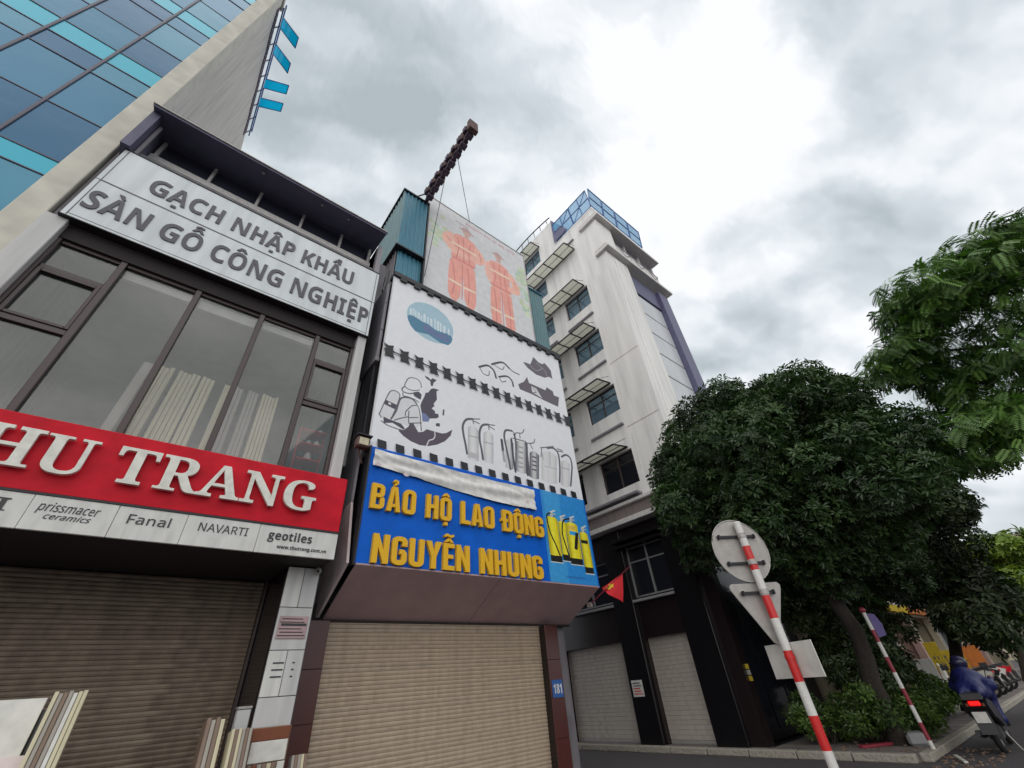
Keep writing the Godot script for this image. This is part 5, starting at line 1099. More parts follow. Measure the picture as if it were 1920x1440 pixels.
# ---------------------------------------------------------------- ground
func setting() -> void:
	structure("road", box_mesh(Vector3(300, 0.2, 300)), M.asphalt, Vector3(40, -0.1, 0))
	# pavement before the two shops
	var pv := structure("shop_pavement", box_mesh(Vector3(14.6, 0.12, 4.0)), M.pavement, Vector3(1.2, 0.06, -6.4))
	for i in 14: part(pv, "kerb_stone", box_mesh(Vector3(1.02, 0.13, 0.2), 0.015), M.kerb, Vector3(-5.55 + i * 1.03, 0.065, -4.28))
	# raised apron round the corner building and the pavement along the street
	structure("side_apron", box_mesh(Vector3(0.42, 0.12, 10.4)), M.pavement, Vector3(11.99, 0.06, -11.2))
	var fp := structure("street_pavement", box_mesh(Vector3(90, 0.12, 2.7)), M.pavement, Vector3(56.78, 0.06, -4.58))
	for i in 13: part(fp, "kerb_stone", box_mesh(Vector3(0.18, 0.13 + 0.006 * (i % 3), 1.0), 0.018), M.kerb, Vector3(11.68 + 0.004 * (i % 2), 0.065, -3.75 - i * 1.02))
	for i in 40: part(fp, "kerb_stone", box_mesh(Vector3(1.0, 0.13 + 0.005 * (i % 3), 0.18), 0.018), M.kerb, Vector3(12.3 + i * 1.02, 0.065, -3.14))
	# worn patch of mortar and a drain gully at the bend of the kerb
	structure("far_pavement", box_mesh(Vector3(120, 0.12, 6.0)), M.pavement, Vector3(70, 0.06, 12.5))
	rng.seed = 77
	var st := begin()
	for i in 260:
		var p := Vector3(rng.randf_range(11.9, 15.5), 0.125, rng.randf_range(-3.3, -4.6))
		if i > 150: p = Vector3(rng.randf_range(11.2, 13.6), 0.005, rng.randf_range(-2.2, -3.05))
		var s := rng.randf_range(0.01, 0.045)
		add_box(st, p + Vector3(0, s * 0.2, 0), Vector3(s * 1.6, s * 0.4, s), 0.0, Basis(Vector3.UP, rng.randf() * TAU))
	var lt := part(self, "leaf_litter", finish(st), M.board_brown)
	tag(lt, "small brown leaves and grit scattered round the kerb corner", "litter", "", "stuff")
	# boards left at the kerb
	var b := thing("discarded_board", "narrow pale strip of wood lying along the kerb", "board", Vector3(12.2, 0.006, -2.75))
	part(b, "plank", box_mesh(Vector3(0.75, 0.03, 0.06), 0.005), M.board_white, Vector3(12.2, 0.021, -2.75), Basis(Vector3.UP, 0.35))
	var rb := thing("fallen_plank", "dull red plank lying on the pavement beside the planting", "plank", Vector3(12.6, 0.12, -4.0))
	part(rb, "plank", box_mesh(Vector3(0.9, 0.05, 0.14), 0.008), M.pole_red_old, Vector3(12.6, 0.147, -4.0), Basis(Vector3.UP, -0.6))
	var cb := thing("concrete_block", "rough grey concrete block at the foot of the striped pole", "block", Vector3(12.75, 0.12, -3.1))
	part(cb, "block", box_mesh(Vector3(0.5, 0.2, 0.32), 0.05), M.wall_grey, Vector3(12.85, 0.22, -3.42), Basis(Vector3.UP, 0.3))

# ---------------------------------------------------------------- glass tower on the left
func glass_tower() -> void:
	var t := thing("glass_tower", "tall office tower of blue glass with beige pilaster and bare side wall", "building", Vector3(-6.5, 0, -9.0))
	# masonry core behind the curtain wall
	bx(t, "core", Vector3(-11.9, 0, -18), Vector3(-3.46, 21.9, -7.32), M.concrete, 0.0)
	bx(t, "side_wall", Vector3(-3.44, 0, -17.98), Vector3(-3.11, 22.2, -7.42), M.grey_render, 0.0)
	bx(t, "pilaster", Vector3(-3.45, 0, -7.41), Vector3(-3.1, 22.4, -7.0), M.beige_render, 0.012)
	bx(t, "cornice", Vector3(-3.6, 22.41, -7.6), Vector3(-3.04, 22.62, -6.9), M.beige_render, 0.012)
	bx(t, "parapet", Vector3(-11.9, 21.5, -7.3), Vector3(-3.47, 22.3, -7.05), M.white_trim, 0.012)
	var rows := [0.3, 3.6, 5.1, 5.75, 7.6, 8.92, 9.36, 10.75, 12.22, 12.83, 13.44, 14.55, 15.8, 16.43, 17.05, 18.1, 19.4, 20.1, 20.7, 21.48]
	var cyan := [5.1, 8.92, 12.83, 16.43, 20.1]
	var cols := [-11.9, -9.4, -7.45, -6.1, -5.21, -4.31, -3.47]
	rng.seed = 5
	for c in cols.size() - 1:
		for r in rows.size() - 1:
			var m: Material = M.tower_spandrel if cyan.has(rows[r]) else [M.tower_glass, M.tower_glass_deep, M.tower_glass, M.tower_glass_pale][rng.randi() % 4]
			var o := bx(t, "pane", Vector3(cols[c] + 0.02, rows[r] + 0.015, -7.2), Vector3(cols[c + 1] - 0.02, rows[r + 1] - 0.015, -7.17), m, 0.003)
			o.rotation = Vector3(rng.randf_range(-0.006, 0.006), rng.randf_range(-0.006, 0.006), 0)
	for c in range(1, cols.size() - 1):
		bx(t, "mullion", Vector3(cols[c] - 0.026, 0.3, -7.3), Vector3(cols[c] + 0.026, 21.48, -7.145), M.mullion, 0.008)
	for r in rows.size():
		bx(t, "transom", Vector3(-11.9, rows[r] - 0.017, -7.29), Vector3(-3.47, rows[r] + 0.017, -7.155), M.mullion, 0.006)
	# roof edge rail, brackets and tilted blue lights
	for h in [22.35, 22.75]:
		tube(t, "roof_rail", [Vector3(-3.0, h, -7.4), Vector3(-2.98, h - 0.1, -12.8)], [0.025, 0.025], M.plate_blue, 6)
	for i in 9:
		var z := -7.5 - i * 0.65
		bar(t, "rail_post", Vector3(-3.15, 22.0, z), Vector3(-2.98, 22.75, z), 0.025, M.mullion)
	for i in 26:
		var z := -7.5 - i * 0.2
		bx(t, "flashing_patch", Vector3(-3.115, 21.85 - 0.12 * absf(sin(i * 2.7)), z - 0.1), Vector3(-3.085, 22.2, z + 0.07), M.rusty_purple, 0.0)
	for q in [[-7.75, 0.0], [-8.75, 0.0], [-10.2, 1.0], [-11.05, 1.0]]:
		var up: float = q[1]
		var dir := Vector3(0.7, -0.72, 0.0).lerp(Vector3(0.72, 0.66, 0.0), up)
		var n := Vector3(0, 0, 1).cross(dir).normalized()
		var c := Vector3(-2.96, 22.5, q[0])
		var p := part(t, "tilted_panel", slab(dir, Vector3(0, 0, -0.4), n * 0.02), M.cyan_glass, c)
		for e in [[Vector3.ZERO, dir], [dir, dir + Vector3(0, 0, -0.4)], [Vector3(0, 0, -0.4), dir + Vector3(0, 0, -0.4)]]:
			bar(p, "frame", c + e[0], c + e[1], 0.02, M.plate_blue)
	# a lower roof volume seen past the far end of the wall
	bx(t, "rear_block", Vector3(-3.44, 0, -22), Vector3(-2.6, 20.2, -18.0), M.white_trim, 0.0)

func slab(a: Vector3, b: Vector3, n: Vector3) -> ArrayMesh:
	var st := begin()
	for k in [0.0, 1.0]:
		quad(st, n * k, a + n * k, a + b + n * k, b + n * k, n * (k * 2.0 - 1.0))
		quad(st, a * k, a * k + n, a * k + n + b, a * k + b, a * (k * 2.0 - 1.0))
		quad(st, b * k, b * k + n, b * k + n + a, b * k + a, b * (k * 2.0 - 1.0))
	return finish(st)

# ---------------------------------------------------------------- roller shutters
func shutter(parent: Node3D, x0: float, x1: float, y0: float, y1: float, z: float, pitch: float, ms: Array) -> void:
	var sh := part(parent, "roller_shutter", box_mesh(Vector3(x1 - x0, y1 - y0, 0.02)), M.dark_steel, Vector3((x0 + x1) / 2, (y0 + y1) / 2, z - 0.05))
	var w := x1 - x0
	var key := "slat%.3f_%.3f" % [w, pitch]
	if not meshes.has(key):
		var st := begin()
		var prof := []
		for k in 6:
			var s := k / 5.0
			prof.append(Vector2(s * pitch * 0.93, 0.010 * sin(PI * s) + (0.004 if k == 0 else 0.0)))
		for k in 5:
			var a: Vector2 = prof[k]
			var b: Vector2 = prof[k + 1]
			quad(st, Vector3(-w / 2, a.x, a.y), Vector3(w / 2, a.x, a.y), Vector3(w / 2, b.x, b.y), Vector3(-w / 2, b.x, b.y), Vector3.BACK)
		quad(st, Vector3(-w / 2, 0, -0.03), Vector3(w / 2, 0, -0.03), Vector3(w / 2, 0, 0.006), Vector3(-w / 2, 0, 0.006), Vector3.DOWN)
		quad(st, Vector3(-w / 2, pitch * 0.93, -0.03), Vector3(w / 2, pitch * 0.93, -0.03), Vector3(w / 2, pitch * 0.93, 0), Vector3(-w / 2, pitch * 0.93, 0), Vector3.UP)
		meshes[key] = finish(st)
	var y := y0 + 0.1
	part(sh, "bottom_rail", box_mesh(Vector3(w, 0.09, 0.05), 0.01), M.zinc, Vector3((x0 + x1) / 2, y0 + 0.047, z))
	var i := 0
	while y < y1 - 0.01:
		part(sh, "slat", meshes[key], ms[(i * 7 / 3) % ms.size()], Vector3((x0 + x1) / 2, y, z + 0.0015 * sin(i * 1.9)))
		y += pitch
		i += 1

# ---------------------------------------------------------------- tile shop
func tile_shop() -> void:
	var s := thing("tile_shop", "three-storey shop with large brown-framed window above a brown roller shutter", "building", Vector3(-0.5, 0.12, -9.0))
	var L := -3.06
	var R := 2.02
	bx(s, "side_wall", Vector3(L, 0.12, -13), Vector3(L + 0.16, 11.3, -7.06), M.old_plaster, 0.0)
	bx(s, "side_wall", Vector3(R - 0.14, 0.12, -13), Vector3(R, 11.3, -7.06), M.old_plaster, 0.0)
	bx(s, "back_wall", Vector3(L + 0.17, 0.12, -13), Vector3(R - 0.15, 11.3, -12.8), M.room_wall, 0.0)
	bx(s, "floor_slab", Vector3(L + 0.17, 4.1, -12.79), Vector3(R - 0.15, 4.4, -7.1), M.room_wall, 0.0)
	bx(s, "ceiling_slab", Vector3(L + 0.17, 7.95, -12.79), Vector3(R - 0.15, 8.2, -7.1), M.room_wall, 0.0)
	bx(s, "room_partition", Vector3(L + 0.17, 4.41, -11.6), Vector3(R - 0.15, 7.94, -11.5), M.room_wall, 0.0)
	# front wall round the window band
	bx(s, "spandrel", Vector3(L + 0.17, 7.68, -7.3), Vector3(R - 0.15, 10.35, -6.98), M.old_plaster, 0.0)
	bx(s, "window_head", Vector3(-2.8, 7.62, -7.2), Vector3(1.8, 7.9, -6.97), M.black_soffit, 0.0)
	bx(s, "corner_pier", Vector3(L, 3.3, -7.05), Vector3(-2.79, 7.92, -6.86), M.pale_grey, 0.01)
	bx(s, "corner_pier", Vector3(1.82, 3.3, -7.05), Vector3(2.0, 7.92, -6.86), M.pale_grey, 0.01)
	# window band: five bays
	var bays := [-2.78, -1.99, -0.955, 0.065, 1.085, 1.80]
	for i in 5:
		var x0: float = bays[i] + 0.045
		var x1: float = bays[i + 1] - 0.045
		var wd := bx(s, "window", Vector3(x0 - 0.035, 4.42, -7.09), Vector3(x0 - 0.004, 7.66, -7.03), M.brown_frame, 0.004)
		bx(wd, "frame", Vector3(x1 + 0.004, 4.42, -7.09), Vector3(x1 + 0.035, 7.66, -7.03), M.brown_frame, 0.004)
		var ys := [4.5, 7.6]
		if i == 0 or i == 4: ys = [4.5, 6.02, 7.02, 7.6]
		for k in ys.size():
			bx(wd, "frame", Vector3(x0, ys[k] - 0.045, -7.095), Vector3(x1, ys[k] + 0.045, -7.02), M.brown_frame, 0.006)
			if k > 0:
				var pn := bx(wd, "pane", Vector3(x0, ys[k - 1] + 0.045, -7.065), Vector3(x1, ys[k] - 0.045, -7.057), M.shop_pane, 0.0)
				pn.rotation = Vector3(0.004 * (i - 2), 0.003 * (i % 3 - 1), 0)
		if (i == 0 or i == 4):
			for xx in [x0, x1 - 0.05]: bx(wd, "sash_stile", Vector3(xx, 6.07, -7.05), Vector3(xx + 0.05, 6.97, -7.0), M.brown_frame, 0.006)
			for yy in [6.07, 6.92]: bx(wd, "sash_rail", Vector3(x0 + 0.05, yy, -7.05), Vector3(x1 - 0.05, yy + 0.05, -7.005), M.brown_frame, 0.006)
		if i == 1 or i == 2 or i == 3:
			bx(wd, "blind_box", Vector3(x0 + 0.01, 7.33 + 0.06 * (i % 2), -7.2), Vector3(x1 - 0.01, 7.54, -7.12), M.pale_grey, 0.01)
	for i in range(1, 5): bx(s, "mullion", Vector3(bays[i] - 0.043, 4.42, -7.11), Vector3(bays[i] + 0.043, 7.66, -6.99), M.brown_frame, 0.008)
	for x in [-2.79, 1.76]: bx(s, "jamb", Vector3(x, 4.42, -7.11), Vector3(x + 0.05, 7.66, -6.985), M.brown_frame, 0.008)
	# top floor behind the sign: low wall, posts, dark glass, deep eaves
	bx(s, "sill_wall", Vector3(-2.85, 10.36, -7.5), Vector3(1.87, 11.0, -7.36), M.white_trim, 0.01)
	for x in [-2.78, -1.84, -0.9, 0.07, 1.03, 1.8]: bx(s, "window_post", Vector3(x - 0.03, 10.96, -7.44), Vector3(x + 0.03, 11.62, -7.37), M.white_trim, 0.006)
	var px := [-2.75, -1.81, -0.87, 0.10, 1.06, 1.77]
	for i in 5: bx(s, "pane", Vector3(px[i], 10.96, -7.48), Vector3(px[i + 1] - 0.06, 11.6, -7.47), M.loggia_pane, 0.0)
	bx(s, "loggia_end", Vector3(-3.0, 10.04, -7.5), Vector3(-2.86, 11.6, -6.7), M.soffit_indigo, 0.0)
	bx(s, "loggia_end", Vector3(1.88, 10.04, -7.5), Vector3(2.0, 11.25, -6.9), M.dark_cladding, 0.0)
	bx(s, "downpipe_end", Vector3(-2.85, 10.1, -6.95), Vector3(-2.79, 11.3, -6.89), M.dark_cladding, 0.01)
	prism(s, "eaves_soffit", PackedVector2Array([Vector2(-6.56, 11.37), Vector2(-6.56, 11.42), Vector2(-9.0, 11.85), Vector2(-9.0, 11.7), Vector2(-7.4, 11.62)]), Vector3(-3.0, 0, 0), Vector3(0, 0, 1), Vector3.UP, Vector3(4.92, 0, 0), M.soffit_indigo)
	bx(s, "eaves_flashing", Vector3(-3.02, 11.425, -6.62), Vector3(1.94, 11.46, -6.53), M.zinc, 0.006)
	bx(s, "roof", Vector3(-3.0, 11.86, -13.0), Vector3(1.92, 11.95, -8.9), M.dark_cladding, 0.0)
	for x in [-1.0, 0.3, 0.95]: bx(s, "soffit_lamp", Vector3(x, 11.34, -6.75), Vector3(x + 0.05, 11.39, -6.7), M.zinc, 0.01)
	# ground floor
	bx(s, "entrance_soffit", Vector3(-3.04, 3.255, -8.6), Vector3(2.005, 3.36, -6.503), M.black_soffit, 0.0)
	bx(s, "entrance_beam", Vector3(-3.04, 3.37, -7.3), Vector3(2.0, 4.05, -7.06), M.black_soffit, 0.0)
	shutter(s, -2.85, 1.5, 0.12, 3.25, -8.15, 0.056, [M.shutter_brown, M.shutter_brown_pale, M.shutter_brown])
	bx(s, "shutter_guide", Vector3(1.505, 0.12, -8.25), Vector3(1.545, 3.25, -8.05), M.brown_frame, 0.006)
	bx(s, "inner_jamb", Vector3(1.55, 0.12, -8.3), Vector3(1.62, 3.25, -7.1), M.dark_granite, 0.0)
	# pale tiled pier between the two shops
	bx(s, "pier_core", Vector3(1.565, 0.12, -7.4), Vector3(2.0, 3.25, -7.03), M.joint, 0.0)
	var rows := [0.12, 0.62, 1.1, 1.70, 2.20, 2.71, 3.24]
	for i in rows.size() - 1:
		var xs := [1.555, 2.0] if (i == 0 or i == 2 or i == 4) else [1.555, 1.785, 2.0]
		for k in xs.size() - 1:
			bx(s, "tile", Vector3(xs[k] + 0.004, rows[i] + 0.004, -7.03), Vector3(xs[k + 1] - 0.004, rows[i + 1] - 0.004, -6.995), M.pale_grey if (i + k) % 2 == 0 else M.sign_strip, 0.004)
	for i in 3:
		bx(s, "vent_slot", Vector3(1.63, 1.9 + i * 0.075, -6.996), Vector3(1.765, 1.917 + i * 0.075, -6.991), M.letter_black, 0.0)
		bx(s, "bolt", Vector3(1.87, 1.9 + i * 0.075, -6.996), Vector3(1.90, 1.915 + i * 0.075, -6.985), M.letter_black, 0.004)
	# name plaque on the pier
	var pq := thing("wall_plaque", "small mauve plaque with faded lines on the pale tiled pier", "plaque", Vector3(1.77, 2.33, -6.99))
	bx(pq, "plate", Vector3(1.585, 2.33, -6.994), Vector3(1.965, 2.60, -6.98), M.soffit_mauve, 0.004)
	for k in 6: bx(pq, "line", Vector3(1.60 + 0.02 * (k % 2), 2.36 + k * 0.04, -6.98), Vector3(1.95 - 0.03 * (k % 3), 2.371 + k * 0.04 + (0.02 if k == 3 else 0.0), -6.977), M.letter_black if k == 3 else M.dark_granite, 0.0)
	var cc := thing("security_camera", "small white round camera under the shop soffit", "camera", Vector3(1.95, 3.2, -6.95))
	part(cc, "dome", round_mesh(0.05), M.zinc, Vector3(1.95, 3.19, -6.93))
	part(cc, "lens", round_mesh(0.022), M.letter_black, Vector3(1.94, 3.18, -6.885))
	bx(cc, "bracket", Vector3(1.93, 3.19, -6.995), Vector3(1.97, 3.25, -6.93), M.zinc, 0.005)

	# upper white name board
	var g := thing("upper_sign", "long white fascia board with grey Vietnamese lettering above the shop window", "sign", Vector3(-0.45, 7.9, -6.9))
	bx(g, "board", Vector3(-2.91, 7.93, -6.965), Vector3(2.0, 8.985, -6.80), M.sign_white, 0.008)
	bx(g, "board", Vector3(-2.91, 8.995, -6.965), Vector3(2.0, 10.03, -6.80), M.sign_white, 0.008)
	for e in [[-2.92, 7.915, 2.01, 7.93], [-2.92, 10.03, 2.01, 10.045]]: bx(g, "trim", Vector3(e[0], e[1], -6.96), Vector3(e[2], e[3], -6.785), M.dark_steel, 0.0)
	for x in [-2.85, 1.935]: bx(g, "edge_line", Vector3(x, 7.95, -6.801), Vector3(x + 0.012, 10.01, -6.797), M.letter_grey, 0.0)
	bx(g, "seam", Vector3(-2.84, 8.975, -6.801), Vector3(1.93, 9.003, -6.796), M.letter_grey, 0.0)
	bx(g, "bottom_line", Vector3(-2.84, 7.99, -6.801), Vector3(1.93, 8.0, -6.797), M.letter_grey, 0.0)
	var sans := face("Droid Sans", 700)
	text_line(g, "GẠCH NHẬP KHẨU", sans, 0.44, -2.34, 1.47, 9.21, -6.80, 0.018, M.letter_grey)
	text_line(g, "SÀN GỖ CÔNG NGHIỆP", sans, 0.46, -2.83, 1.93, 8.24, -6.80, 0.018, M.letter_grey)

	# red name board and the white strip under it
	var r := thing("red_sign", "bright red fascia with raised white serif capitals above the brown shutter", "sign", Vector3(-0.5, 3.6, -6.6))
	bx(r, "panel", Vector3(-3.06, 3.64, -6.98), Vector3(2.01, 4.49, -6.47), M.sign_red, 0.008)
	bx(r, "lower_trim", Vector3(-3.06, 3.615, -6.97), Vector3(2.01, 3.639, -6.455), M.dark_steel, 0.0)
	var serif := face("Droid Serif", 700)
	text_line(r, "THU", serif, 0.45, -2.34, -0.95, 3.85, -6.44, 0.05, M.letter_white)
	text_line(r, "TRANG", serif, 0.45, -0.78, 1.58, 3.85, -6.44, 0.05, M.letter_white)
	var w := thing("brand_strip", "white strip of tile makers' names along the bottom of the red sign", "sign", Vector3(-0.5, 3.25, -6.6))
	var xs := [-3.06, -1.24, -0.53, 0.14, 0.96, 2.01]
	for i in 5: bx(w, "panel", Vector3(xs[i] + 0.002, 3.25, -6.50), Vector3(xs[i + 1] - 0.002, 3.613, -6.465 + 0.002 * (i % 2)), M.sign_strip, 0.004)
	var thin := face("Droid Sans", 400)
	text_line(w, "CI", serif, 0.13, -1.66, -1.38, 3.41, -6.463, 0.006, M.letter_black)
	text_line(w, "prissmacer", thin, 0.095, -1.17, -0.67, 3.455, -6.463, 0.006, M.letter_black, "letter", 0.15)
	text_line(w, "ceramics", thin, 0.06, -1.09, -0.71, 3.375, -6.463, 0.006, M.letter_black, "letter", 0.35)
	text_line(w, "Fanal", thin, 0.105, -0.43, 0.01, 3.425, -6.463, 0.006, M.letter_black)
	text_line(w, "NAVARTI", thin, 0.10, 0.27, 0.84, 3.435, -6.463, 0.006, M.letter_black)
	text_line(w, "geotiles", sans, 0.11, 1.08, 1.66, 3.435, -6.463, 0.006, M.letter_black)
	text_line(w, "www.thutrang.com.vn", sans, 0.045, 1.22, 1.88, 3.325, -6.463, 0.005, M.letter_black)
	shop_stock()

func round_mesh(r: float, squash := 1.0) -> SphereMesh:
	var m := SphereMesh.new()
	m.radius = r
	m.height = 2.0 * r * squash
	m.radial_segments = 16
	m.rings = 8
	return m

# leaning slabs: foot at a, head at b, given width along x
func leaning(o: Node3D, called: String, x: float, w: float, foot: Vector2, head: Vector2, thick: float, m: Material) -> void:
	var d := Vector3(0, head.y - foot.y, head.x - foot.x)
	var up := d.normalized()
	var n := Vector3.RIGHT.cross(up).normalized()
	part(o, called, box_mesh(Vector3(w, d.length(), thick), 0.003), m, Vector3(x + w * 0.5, foot.y, foot.x) + d * 0.5, Basis(Vector3.RIGHT, up, n))

func shop_stock() -> void:
	# panels behind the upstairs window, each a stack seen end on
	var spec := [[-1.19, 0.13, 1, "board_grey", "narrow grey board leaning inside the upper window, at the end of the row"], [-0.98, 0.2, 3, "board_cream", "three cream boards leaning just beside the dark window mullion"],
		[-0.72, 0.30, 5, "board_cream", "widest bundle of cream boards leaning inside the upper window"], [-0.40, 0.19, 3, "board_cream", "three cream boards leaning against the widest bundle in the window"],
		[-0.06, 0.09, 1, "board_cream", "single slim cream board between bundles in the upper window"], [0.10, 0.13, 2, "board_grey", "pair of grey boards standing behind a mullion in the upper window"],
		[0.31, 0.17, 3, "board_grey", "three dull grey boards leaning beside the tall pale bundle in the window"], [0.53, 0.27, 5, "board_cream", "tall pale bundle of boards nearest the shop's narrow end bay"]]
	for i in spec.size():
		var q = spec[i]
		var o := thing("board_bundle", q[4], "boards", Vector3(q[0], 4.41, -7.5), "sample boards inside the upper window")
		var n: int = q[2]
		for k in n:
			var w: float = q[1] / n
			leaning(o, "board", q[0] + k * w + 0.003 + 0.012 * sin(i * 3.1), w - 0.008, Vector2(-7.25 - 0.01 * (k % 2), 4.41), Vector2(-7.6, 6.17 + 0.012 * ((k * 3 + i) % 4)), 0.3, M[q[3]])
	var sh := thing("display_shelf", "red shelf stand with white goods in the narrow end bay of the window", "shelf", Vector3(1.5, 4.41, -7.5))
	for y in [5.05, 5.35, 5.62]: bx(sh, "shelf", Vector3(1.3, y, -7.6), Vector3(1.72, y + 0.025, -7.25), M.sign_red, 0.004)
	for x in [1.29, 1.725]: bx(sh, "upright", Vector3(x, 4.41, -7.5), Vector3(x + 0.02, 5.75, -7.4), M.sign_red, 0.004)
	for e in [[1.52, 5.075, 0.07, 0.2, "plump white vase on the lowest red shelf in the window"], [1.62, 5.375, 0.06, 0.16, "wider white vase on the middle red shelf"], [1.48, 5.375, 0.05, 0.14, "slimmer white vase on the middle red shelf"], [1.64, 5.645, 0.06, 0.12, "small white bowl-like vase on the top red shelf"]]:
		var b := thing("white_vase", e[4], "vase", Vector3(e[0], e[1], -7.42), "ceramics on the red shelf stand")
		tube(b, "body", [Vector3(e[0], e[1], -7.42), Vector3(e[0], e[1] + e[3] * 0.35, -7.42), Vector3(e[0], e[1] + e[3] * 0.75, -7.42), Vector3(e[0], e[1] + e[3], -7.42)], [e[2] * 0.6, e[2], e[2] * 0.8, e[2] * 0.35], M.letter_white, 10)
	# tiles and boards leaning out on the pavement
	var a := thing("white_tile_stack", "large white tile panel propped over a pinkish one at the brown shutter", "tile panel", Vector3(-0.8, 0.12, -6.5))
	leaning(a, "tile", -1.35, 0.98, Vector2(-6.35, 0.75), Vector2(-6.62, 1.81), 0.02, M.board_white)
	leaning(a, "tile", -1.35, 1.06, Vector2(-6.2, 0.12), Vector2(-6.46, 1.40), 0.02, M.pale_pink)
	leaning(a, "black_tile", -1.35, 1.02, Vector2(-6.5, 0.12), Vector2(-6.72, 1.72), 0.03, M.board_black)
	var b := thing("board_sheaf", "upright sheaf of cream and grey boards beside the large white tile panel", "boards", Vector3(-0.15, 0.12, -6.5))
	var ms := ["board_cream", "board_grey", "board_brown", "board_grey", "board_white", "board_cream", "board_cream"]
	for k in 7: leaning(b, "board", -0.325 + k * 0.034, 0.03, Vector2(-6.3, 0.12), Vector2(-6.6 - 0.006 * (k % 2), 1.80 - 0.008 * ((k * 2) % 3)), 0.5, M[ms[k]])
	var c := thing("board_sheaf", "dark brown boards leaning into the shutter corner next to the pale pier", "boards", Vector3(1.15, 0.12, -6.8))
	for k in 4: leaning(c, "board", 1.03 + k * 0.045, 0.04, Vector2(-6.55, 0.12), Vector2(-6.85, 1.52 - 0.02 * (k % 2)), 0.25, M[["board_brown", "board_grey", "board_brown", "board_cream"][k]])
	var d := thing("board_sheaf", "tan striped boards standing just before the pale pier", "boards", Vector3(1.4, 0.12, -6.7))
	for k in 6: leaning(d, "board", 1.285 + k * 0.035, 0.031, Vector2(-6.5, 0.12), Vector2(-6.72, 1.41 - 0.004 * (k % 2)), 0.2, M[["board_cream", "board_brown", "board_cream", "board_grey", "board_brown", "board_grey"][k]])
	var e := thing("sample_case", "orange-topped sample case with white panel at the foot of the pale pier", "case", Vector3(1.72, 0.12, -6.72))
	bx(e, "box", Vector3(1.5, 0.12, -6.95), Vector3(1.94, 1.41, -6.72), M.board_brown, 0.008)
	bx(e, "header", Vector3(1.51, 1.29, -6.72), Vector3(1.93, 1.405, -6.705), M.board_orange, 0.004)
	bx(e, "panel", Vector3(1.53, 1.10, -6.72), Vector3(1.92, 1.285, -6.70), M.board_white, 0.004)
	for k in 6: bx(e, "sample", Vector3(1.54 + k * 0.05, 0.4, -6.72), Vector3(1.585 + k * 0.05, 1.085, -6.70), M[["board_brown", "board_orange", "board_grey", "board_brown", "board_cream", "board_brown"][k]], 0.004)
	bx(e, "panel_edge", Vector3(1.85, 0.3, -6.72), Vector3(1.925, 1.09, -6.70), M.board_white, 0.004)
	var f := thing("board_sheaf", "short brown slats standing against the red granite pillar", "boards", Vector3(2.1, 0.12, -6.8))
	for k in 5: leaning(f, "board", 2.02 + k * 0.036, 0.032, Vector2(-6.65, 0.12), Vector2(-6.82, 1.11), 0.12, M[["board_grey", "board_brown", "board_grey", "board_cream", "board_brown"][k]])
	var h := thing("wall_box", "small pale metal box fixed low beside the brown shutter", "box", Vector3(1.4, 1.4, -7.1))
	bx(h, "case", Vector3(1.38, 1.36, -7.2), Vector3(1.53, 1.60, -7.08), M.pale_grey, 0.01)
	bx(h, "lid", Vector3(1.375, 1.60, -7.21), Vector3(1.535, 1.63, -7.07), M.zinc, 0.006)

